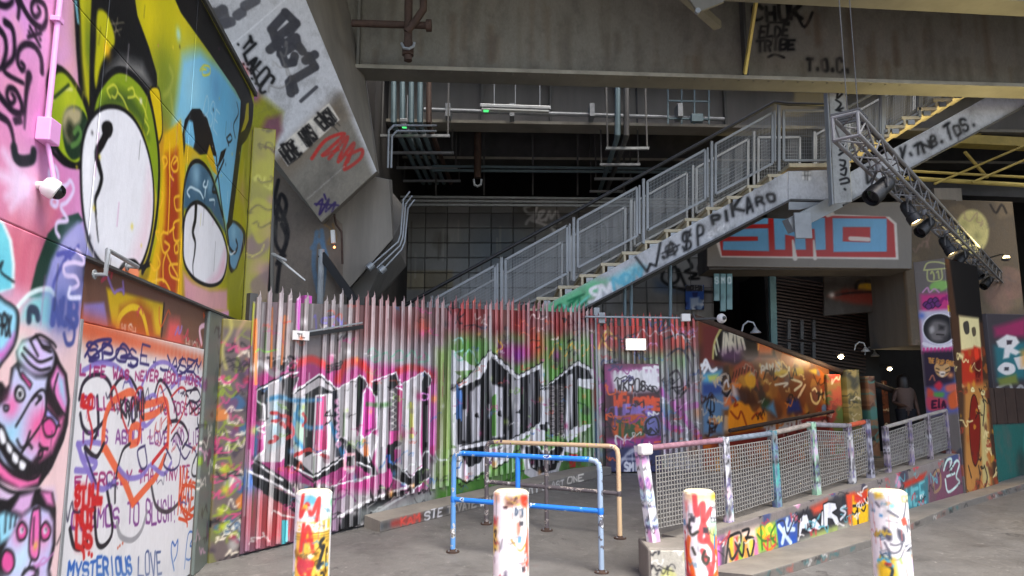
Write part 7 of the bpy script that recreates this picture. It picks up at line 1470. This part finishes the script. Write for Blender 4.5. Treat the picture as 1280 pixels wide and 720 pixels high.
obj('lower_handrail', MB().tube([MW.pt(MW.ab(905, 541)[0], MW.ab(905, 538)[1], .12), MW.pt(MW.ab(1034, 514)[0], MW.ab(1034, 514)[1], .12)], .035, 10), M['rust'], mw, True)
def painted_pier(label, x0, x1, y0, Y, base, cols, seed):
    pl = Plane(D(x0, 520, Y), (1, .1, 0)); a1 = pl.ab(x1, 520)[0]; zt_ = pl.ab(x0, y0)[1]; zb_ = zg(Y)-pl.O.z
    c = Canvas(pl, 0, a1, zb_, zt_, 60, 60, base); c.rng.seed(seed); c.blobs((0, zb_, a1, zt_), 26, cols, .14, .85, .03); c.tags((0, zb_, a1, zt_), 16, [(30, 24, 24), (226, 210, 170)]+cols, .12, .025)
    t = thing('painted_pier', label, 'pier', pl.pt(a1/2, zb_), 'painted piers in the dark passage'); panel('face', c, 0, a1, zb_, zt_, M['paint'], t, 0, .4)
painted_pier('narrow red-orange painted pier right of the orange mural', 1036, 1054, 468, 14.2, (150, 60, 36), [(190, 60, 40), (160, 120, 50), (90, 110, 40), (206, 90, 50)], 1)
painted_pier('pier with pale ringed patterns left of the dark opening', 1061, 1078, 462, 14.6, (90, 86, 60), [(170, 150, 90), (60, 60, 50), (120, 110, 60)], 2)
painted_pier('thin teal and tan pier beside the dark opening', 1088, 1097, 470, 14.8, (100, 110, 100), [(80, 130, 120), (150, 110, 80), (110, 70, 50)], 3)
painted_pier('dim brown painted wall end deep in the passage', 1097, 1112, 476, 17.5, (96, 54, 36), [(120, 66, 40), (60, 40, 34)], 4)
# louvred dark house
lh = thing('louvred_house', 'dark building with brown slats above the orange mural', 'building', D(1020, 440, 16.5))
obj('body', MB().box((D(960, 400, 16.5).x, 16.6, zg(17)), (D(1098, 400, 16.5).x, 18.5, D(1000, 338, 16.5).z)), M['tarp'], lh)
for k in range(26):
    y = 345+k*4.1; obj('slat', MB().beam(D(968, y, 16.45), D(1082, y+18, 16.55), .05, .035), M['louvre'], lh)
obj('corner_post', MB().beam(D(965, 346, 16.35), D(967, 440, 16.35), .14, .12, up=(0, 1, 0)), M['banner'], lh)
for x in (986, 1002, 1017): obj('grille', MB().beam(D(x, 400, 16.3), D(x, 424, 16.3), .07, .06, up=(0, 1, 0)), M['steel_dark'], lh); obj('grille', MB().beam(D(x, 428, 16.3), D(x, 448, 16.3), .07, .06, up=(0, 1, 0)), M['steel_dark'], lh)
# beige recess box behind the banners, dark enclosure
single('back_wall', MB().box((-14, 21, 0), (26, 21.6, 9)), M['bulk_dark'], 'dark rear wall closing the space far behind everything', 'wall')
single('added_side_wall', MB().box((17, 6, 0), (17.6, 21, 9)), M['bulk_dark'], 'unseen dark wall added beyond the right edge to darken the interior', 'wall')  # unseen wall, added to keep light off the right side
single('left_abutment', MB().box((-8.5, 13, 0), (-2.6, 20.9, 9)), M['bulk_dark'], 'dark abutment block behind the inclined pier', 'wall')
def slant(c):
    Q = zoomp(820, 300, 4); c.poly(Q("860,280 940,245 1060,250 1200,240 1200,330 1000,320 900,300"), (120, 46, 30), 1, .04); c.poly(Q("1000,240 1010,205 1080,200 1220,225 1220,260 1060,250"), (190, 150, 30), 1, .03); c.line(Q("1000,240 1015,210 1080,208 1200,225"), .08, (24, 20, 18)); c.line(Q("900,275 1000,262 1180,258"), .05, (40, 16, 14)); c.spray(Q("880,275")[0], .08, (230, 226, 220), 1)
flat('slanted_soffit', 'slanted soffit panel with a red and yellow painted streak below the fascia', 'panel', [(1030, 395), (1150, 385), (1150, 336), (1030, 336)], 15.6, (66, 60, 54), slant, .05, 40, 'paint_conc')
# concrete mass with the moon
mm_ = thing('concrete_pier_head', 'broad concrete pier head with a painted pale yellow moon', 'pier', D(1205, 430, 14.5))
MP = Plane(D(1140, 430, 14.4), (1, .12, 0)); m0 = MP.ab(1140, 430); m1 = MP.ab(1272, 252)
cmn = Canvas(MP, 0, MP.ab(1275, 340)[0], MP.ab(1140, 432)[1], MP.ab(1200, 250)[1], 45, 45, (100, 88, 72))
cmn.blobs((cmn.a0, cmn.b0, cmn.a1, cmn.b1), 14, [(136, 118, 92), (110, 96, 80), (140, 104, 96)], .3, .5, .1); cmn.poly([(1215+21*math.cos(t), 290+28*math.sin(t)) for t in np.linspace(0, 6, 14)], (206, 196, 130), 1, .02, sm=True)
for x, y in ((1206, 280), (1222, 295), (1212, 305), (1220, 275)): cmn.spray((x, y), .12, (150, 144, 90), .6)
cmn.line(pts("1238,256 1245,266 1252,256 1258,266"), .05, (40, 34, 30)); cmn.tags((cmn.a0, cmn.b0, cmn.a1, cmn.b1), 10, [(150, 120, 110), (110, 96, 90)], .3, .03, .5)
panel('painted_face', cmn, cmn.a0, cmn.a1, cmn.b0, cmn.b1, M['paint_conc'], mm_, 0, .1)
obj('upper_step', MB().box((D(1166, 240, 14.6).x, 14.55, D(1166, 252, 14.6).z), (D(1200, 240, 14.6).x, 15.8, D(1166, 236, 14.6).z)), M['conc'], mm_)
obj('body', MB().hexa([MP.pt(a_, b_, n_) for b_ in (cmn.b0+.01, cmn.b1-.01) for a_, n_ in ((.02, -.11), (cmn.a1-.02, -.11), (cmn.a1-.02, -1.4), (.02, -1.4))]), M['conc_dark'], mm_)
# overhead yellow lit pipe frame at upper right
yf = thing('overhead_frame', 'frame of pale pipes and beams under the deck at upper right', 'frame', D(1220, 200, 14.8))
for a_, b_, w_ in (((1120, 222), (1290, 232), .1), ((1140, 214), (1290, 222), .06), ((1168, 230), (1290, 178), .05), ((1206, 190), (1234, 222), .07), ((1215, 228), (1290, 196), .05), ((1140, 205), (1230, 165), .05)): obj('pipe', MB().tube([D(*a_, 14.6), D(*b_, 14.9)], w_/2, 8), M['yellow'], yf, True)
obj('beam', MB().beam(D(1190, 176, 14.9), D(1400, 186, 15.2), .3, .2), M['yellow'], yf); obj('beam', MB().beam(D(1100, 236, 15.6), D(1400, 246, 16), .4, .3), M['steel_dark'], yf)
# ------------------------------------------------------------------ lighting truss with spotlights
T0 = D(1057, 158, 6.3); TD = Vector((math.sin(math.radians(39.6)), math.cos(math.radians(39.6)), 0)); TN = Vector((TD.y, -TD.x, 0)); TL = 12.5
tr = thing('lighting_truss', 'long aluminium box truss carrying a row of spotlights', 'truss', T0)
h_ = .108; cor = [(-h_, -h_), (h_, -h_), (h_, h_), (-h_, h_)]
def TP(s, a_, b_): return T0+TD*s+TN*a_+Vector((0, 0, b_))
for a_, b_ in cor: obj('chord', MB().tube([TP(0, a_, b_), TP(TL, a_, b_)], .02, 10), M['alu'], tr, True)
nbz = int(TL/.29)
for k in range(nbz):
    s0, s1 = k*.29, (k+1)*.29
    for f_ in range(4):
        (a0, b0), (a1, b1) = cor[f_], cor[(f_+1) % 4]
        if k % 2: (a0, b0), (a1, b1) = (a1, b1), (a0, b0)
        obj('brace', MB().tube([TP(s0, a0, b0), TP(s1, a1, b1)], .0085, 5), M['alu'], tr)
for f_ in range(4): obj('end_bar', MB().tube([TP(0, *cor[f_]), TP(0, *cor[(f_+1) % 4])], .016, 7), M['alu'], tr)
for k in range(5): obj('grid_bar', MB().beam(TP(.02+k*.07, -h_-.02, h_+.035), TP(.02+k*.07, h_+.02, h_+.035), .02, .02), M['steel_dark'], tr)
for x, s in ((1057, .1), (1088, .5)): p = TP(s, 0, h_); obj('suspension_wire', MB().tube([p, Vector((p.x, p.y, 8.98))], .005, 5), M['steel_dark'], tr)
obj('cable', MB().tube([TP(.4, h_, h_+.03)+Vector((0, 0, .02*math.sin(k))) for k in range(1)]+[TP(.4+k*.8, h_*.6, h_+.035+.015*math.sin(k*2.1)) for k in range(15)], .022, 7), M['black'], tr, True)
def s_at(x):
    u = (x-640)/900*1.0
    # solve for the run along the truss seen at column x (pitch ignored: measured at truss height)
    lo, hi = 0, TL
    for _ in range(40):
        m = (lo+hi)/2; p = TP(m, 0, -.3)-CAMP; yy = p.y*cp+p.z*sp
        if p.x/yy*F+640 < x: lo = m
        else: hi = m
    return lo
lampx = [1100, 1138, 1157, 1184, 1201, 1219, 1234, 1256]
words = ['first and nearest', 'second', 'third', 'fourth', 'fifth', 'sixth', 'seventh', 'eighth and farthest']
for k, x in enumerate(lampx):
    s = s_at(x); lit = k in (1, 3); big = 1.0 if k == 0 else .82
    hook = TP(s, 0, -h_); cen = hook+Vector((0, 0, -.22*big))
    t = thing('spotlight', f'{words[k]} spotlight along the truss, ' + ('glowing warm' if lit else 'black and unlit'), 'spotlight', cen, 'spotlights on the truss')
    aim = (Vector((-.75, -.25, -.62)) if k % 2 == 0 else Vector((.25, -.55, -.75))).normalized() if not lit else Vector((.28, -.30, -.85)).normalized()
    obj('can', MB().lathe(cen-aim*.16*big, [(.03*big, -.03), (.07*big, 0), (.085*big, .05), (.085*big, .2*big), (.098*big, .215*big), (.098*big, .33*big), (.09*big, .335*big), (.085*big, .29*big)], 24, aim), M['black'], t, True)
    obj('lens', MB().lathe(cen-aim*.16*big, [(.084*big, .285*big), (.08*big, .295*big), (.03, .30*big)], 20, aim), M['warm'] if lit else M['glassdark'], t, True)
    sd_ = aim.cross(Vector((0, 0, 1))).normalized(); obj('yoke', MB().tube([cen+sd_*.1*big, cen+sd_*.1*big+Vector((0, 0, .1)), hook+Vector((0, 0, .02)), cen-sd_*.1*big+Vector((0, 0, .1)), cen-sd_*.1*big], .011, 7), M['steel_dark'], t)
    obj('clamp', MB().lathe(hook+Vector((0, 0, -.03)), [(.03, 0), (.03, .07)], 10), M['alu'], t)
    if lit:
        ld = bpy.data.lights.new('spot_beam', 'SPOT'); ld.energy = 50; ld.color = (1, .74, .4); ld.spot_size = math.radians(70); ld.spot_blend = .6; ld.shadow_soft_size = .06
        lo = bpy.data.objects.new('spot_beam', ld); COL.objects.link(lo); lo.location = cen+aim*.2*big; lo.rotation_euler = (-aim).to_track_quat('Z', 'Y').to_euler(); lo.parent = t; lo.location = (cen+aim*.2*big)-t.location
# warm flood lamp high on the right pier head (seen glowing behind the truss)
def small_lamp(name, label, p, r, energy, col, m='bulb', up=False):
    t = thing(name, label, 'lamp', p)
    obj('housing', MB().lathe(p+Vector((0, .02, .02)), [(r*.5, r*.9), (r*1.25, r*.6), (r*1.3, 0), (r*1.1, -.01)] if not up else [(r*.5, -r*1.5), (r*1.25, -r*1.2), (r*1.3, -r*.6), (r*1.1, -r*.6)], 16), M['steel_dark'], t, True)
    obj('bulb', MB().lathe(p, [(.004, -r*.9), (r*.7, -r*.55), (r, 0), (r*.8, r*.5), (.01, r*.55)], 16), M[m], t, True)
    obj('arm', MB().tube([p+Vector((0, .02, r*.9)), p+Vector((0, .12, r*1.6)), p+Vector((0, .4, r*1.6))], r*.25, 7), M['steel_dark'], t, True)
    if energy:
        ld = bpy.data.lights.new('lamp_light', 'SPOT' if up else 'POINT'); ld.energy = energy
        if up: ld.spot_size = math.radians(140); ld.spot_blend = .7
        ld.color = col; ld.shadow_soft_size = r; lo = bpy.data.objects.new('lamp_light', ld); COL.objects.link(lo); lo.parent = t; lo.location = (0, -r*1.6, r*1.2 if up else -r*.3)
        if up: lo.rotation_euler = Vector((.35, .3, -1)).to_track_quat('Z', 'Y').to_euler()
    return t
small_lamp('flood_lamp', 'warm glowing flood lamp behind the far truss end', D(1258, 322, 12.0), .05, 170, (1, .80, .34), 'warm', up=True)
small_lamp('wall_lamp', 'small lit lamp on the dark wall above the red-orange pier', D(1051, 446, 14.0), .05, 9, (1, .78, .5))
small_lamp('wall_lamp', 'tiny lit lamp deep in the dark passage', D(1112, 461, 16.8), .05, 5, (1, .75, .45))
0 and small_lamp('wall_lamp', 'warm lamp lighting the side of the painted column', RW.pt(ckb+.25, 3.35, .25), .06, 6, (1, .78, .36))
# swan neck lamps and eye-shaped camera on the mural top
def swan(label, x, y, Y):
    p = D(x, y, Y); t = thing('swan_neck_lamp', label, 'lamp', p)
    obj('neck', MB().tube([p+Vector((-.2, 0, -.03)), p+Vector((-.17, 0, .08)), p+Vector((-.09, 0, .14)), p+Vector((0, 0, .12)), p+Vector((.03, 0, .05))], .014, 8), M['galv'], t, True); obj('shade', MB().lathe(p+Vector((.03, 0, -.06)), [(.09, 0), (.085, .02), (.04, .06), (.02, .1)], 18), M['galv'], t, True)
swan('white swan neck lamp on top of the orange mural wall', 942, 412, 12.2); swan('dim swan neck lamp beside the louvred house', 1080, 436, 15.0); swan('farthest small swan neck lamp over the passage', 1092, 442, 16.2)
ey = D(902, 398, 11.5); t = thing('ball_camera', 'round white ball camera on the corner above the mural', 'camera', ey); obj('ball', MB().lathe(ey, [(.01, -.08), (.06, -.05), (.08, 0), (.06, .05), (.01, .08)], 18, (0, 1, 0)), M['white'], t, True); obj('lens', MB().lathe(ey+Vector((.02, -.075, 0)), [(.035, -.02), (.03, .012), (.01, .016)], 14, (0, -1, 0)), M['glassdark'], t, True); obj('arm', MB().tube([ey, ey+Vector((-.4, .1, .0)), D(866, 392, 11.6)], .02, 7), M['steel_dark'], t, True)
jb = D(857, 397, 11.45); t = thing('junction_box', 'small white junction box above the red pales', 'box', jb); obj('box', MB().box((jb.x-.07, jb.y-.04, jb.z-.06), (jb.x+.07, jb.y+.04, jb.z+.06)), M['white'], t, bevel=.008); obj('conduit', MB().tube([jb+Vector((-1.6, .05, .02)), jb+Vector((-.07, .05, 0))], .018, 7), M['galv'], t)
ub = D(751, 393, 11.3); t = thing('drop_conduits', 'pair of grey conduits dropping from the stringer to the fence top', 'conduit', ub)
for x, y0 in ((781, 356), (789, 354), (838, 332)): obj('tube', MB().tube([D(x, y0, 12.6), D(x, 410, 12.6)], .03, 8), M['conduit'], t)
obj('box', MB().beam(D(752, 391, 11.6), D(752, 404, 11.6), .1, .1), M['galv'], t)
# loose cable over the fence top
single('loose_cable', MB().tube([F1.at(378, 360)+Vector((0, .1, .1)), F1.at(366, 352)+Vector((-.3, .2, .35)), F1.at(345, 330)+Vector((0, .3, .1)), F1.at(333, 325)+Vector((0, .3, .1))], .01, 6), M['galv'], 'thin pale cable looping over the left fence top', 'cable', sm=True)
# ------------------------------------------------------------------ person in the passage
def person(loc, label):
    t = thing('person', label, 'person', loc)
    bm = bmesh.new(); sk = [
     ('pel', (0, 0, .9), .13), ('bel', (0, 0, 1.05), .115), ('che', (0, .01, 1.25), .135), ('nec', (0, .0, 1.42), .055), ('hd0', (0, -.01, 1.5), .075), ('hd1', (0, -.015, 1.6), .085),
     ('shl', (-.17, .0, 1.36), .06), ('ell', (-.24, .03, 1.1), .045), ('wrl', (-.16, -.18, 1.02), .034), ('hal', (-.1, -.24, 1.04), .036),
     ('shr', (.17, .0, 1.36), .06), ('elr', (.24, .03, 1.1), .045), ('wrr', (.22, -.08, .88), .034), ('har', (.21, -.11, .8), .036),
     ('hil', (-.09, 0, .85), .1), ('knl', (-.1, -.03, .48), .068), ('anl', (-.1, .02, .09), .045), ('tol', (-.11, -.13, .04), .04),
     ('hir', (.09, 0, .85), .1), ('knr', (.11, -.03, .48), .068), ('anr', (.12, .02, .09), .045), ('tor', (.14, -.13, .04), .04)]
    for i_, (bx_, bz_) in enumerate([(.02, 0), (.008, -.008), (-.006, -.01), (-.02, -.006)]):
        for s_, hx in (('l', -.1), ('r', .21)):
            hy, hz = (-.24, 1.04) if s_ == 'l' else (-.11, .8)
            sk.append((f'f{s_}{i_}', (hx+bx_*1.4, hy-.05+bz_, hz-.05-.01*(i_ in (1, 2))), .009)); sk.append((f'g{s_}{i_}', (hx+bx_*1.5, hy-.05+bz_, hz-.085-.008*(i_ in (1, 2))), .008))
    idx = {n: i for i, (n, _, _) in enumerate(sk)}
    V_ = [p for _, p, _ in sk]
    E_ = [('pel', 'bel'), ('bel', 'che'), ('che', 'nec'), ('nec', 'hd0'), ('hd0', 'hd1'), ('che', 'shl'), ('shl', 'ell'), ('ell', 'wrl'), ('wrl', 'hal'), ('che', 'shr'), ('shr', 'elr'), ('elr', 'wrr'), ('wrr', 'har'), ('pel', 'hil'), ('hil', 'knl'), ('knl', 'anl'), ('anl', 'tol'), ('pel', 'hir'), ('hir', 'knr'), ('knr', 'anr'), ('anr', 'tor')]
    E_ += [(f'ha{s_}', f'f{s_}{i_}') for s_ in 'lr' for i_ in range(4)]+[(f'f{s_}{i_}', f'g{s_}{i_}') for s_ in 'lr' for i_ in range(4)]
    me = bpy.data.meshes.new('body'); me.from_pydata(V_, [(idx[a_], idx[b_]) for a_, b_ in E_], []); o = bpy.data.objects.new('body', me); COL.objects.link(o); o.parent = t
    md = o.modifiers.new('skin', 'SKIN'); 
    for i_, (_, _, r) in enumerate(sk): me.skin_vertices[0].data[i_].radius = (r, r)
    me.skin_vertices[0].data[0].use_root = True
    o.modifiers.new('sub', 'SUBSURF').levels = 2; o.modifiers['sub'].render_levels = 2; me.materials.append(M['skin'])
    O = Vector(loc)
    obj('hair', MB().lathe(O+Vector((0, .02, 1.47)), [(.09, -.24), (.125, -.16), (.13, .05), (.12, .14), (.085, .2), (.01, .23)], 18), M['hair'], t, True)
    obj('top', MB().add([tuple(O+Vector((math.sin(a_)*rx, math.cos(a_)*ry, z))) for (rx, ry, z) in ((.16, .13, .92), (.155, .125, 1.05), (.19, .145, 1.25), (.2, .12, 1.37), (.09, .08, 1.43)) for a_ in np.linspace(0, 6.283, 16, endpoint=False)], [(i*16+j, i*16+(j+1) % 16, (i+1)*16+(j+1) % 16, (i+1)*16+j) for i in range(4) for j in range(16)]), M['cloth_top'], t, True)
    for sx, k_, f_ in ((-.1, -.1, -.1), (.1, .11, .12)): obj('trouser_leg', MB().tube([O+Vector((sx*.9, 0, .95)), O+Vector((k_, -.03, .48)), O+Vector((f_, .02, .07))], [.125, .085, .07], 14), M['cloth'], t, True)
    for f_ in (-.1, .12): obj('shoe', MB().hull([O+Vector((f_+dx, dy, dz)) for dx, dy, dz in ((-.05, .08, 0), (.05, .08, 0), (-.05, -.17, 0), (.05, -.17, 0), (-.045, .07, .09), (.045, .07, .09), (-.04, -.15, .05), (.04, -.15, .05))]), M['black'], t)
    return t
pz = D(1136, 560, 15.6); person((pz.x, 15.6, zg(15.6)), 'person with long dark hair and a pale top standing in the dark passage')
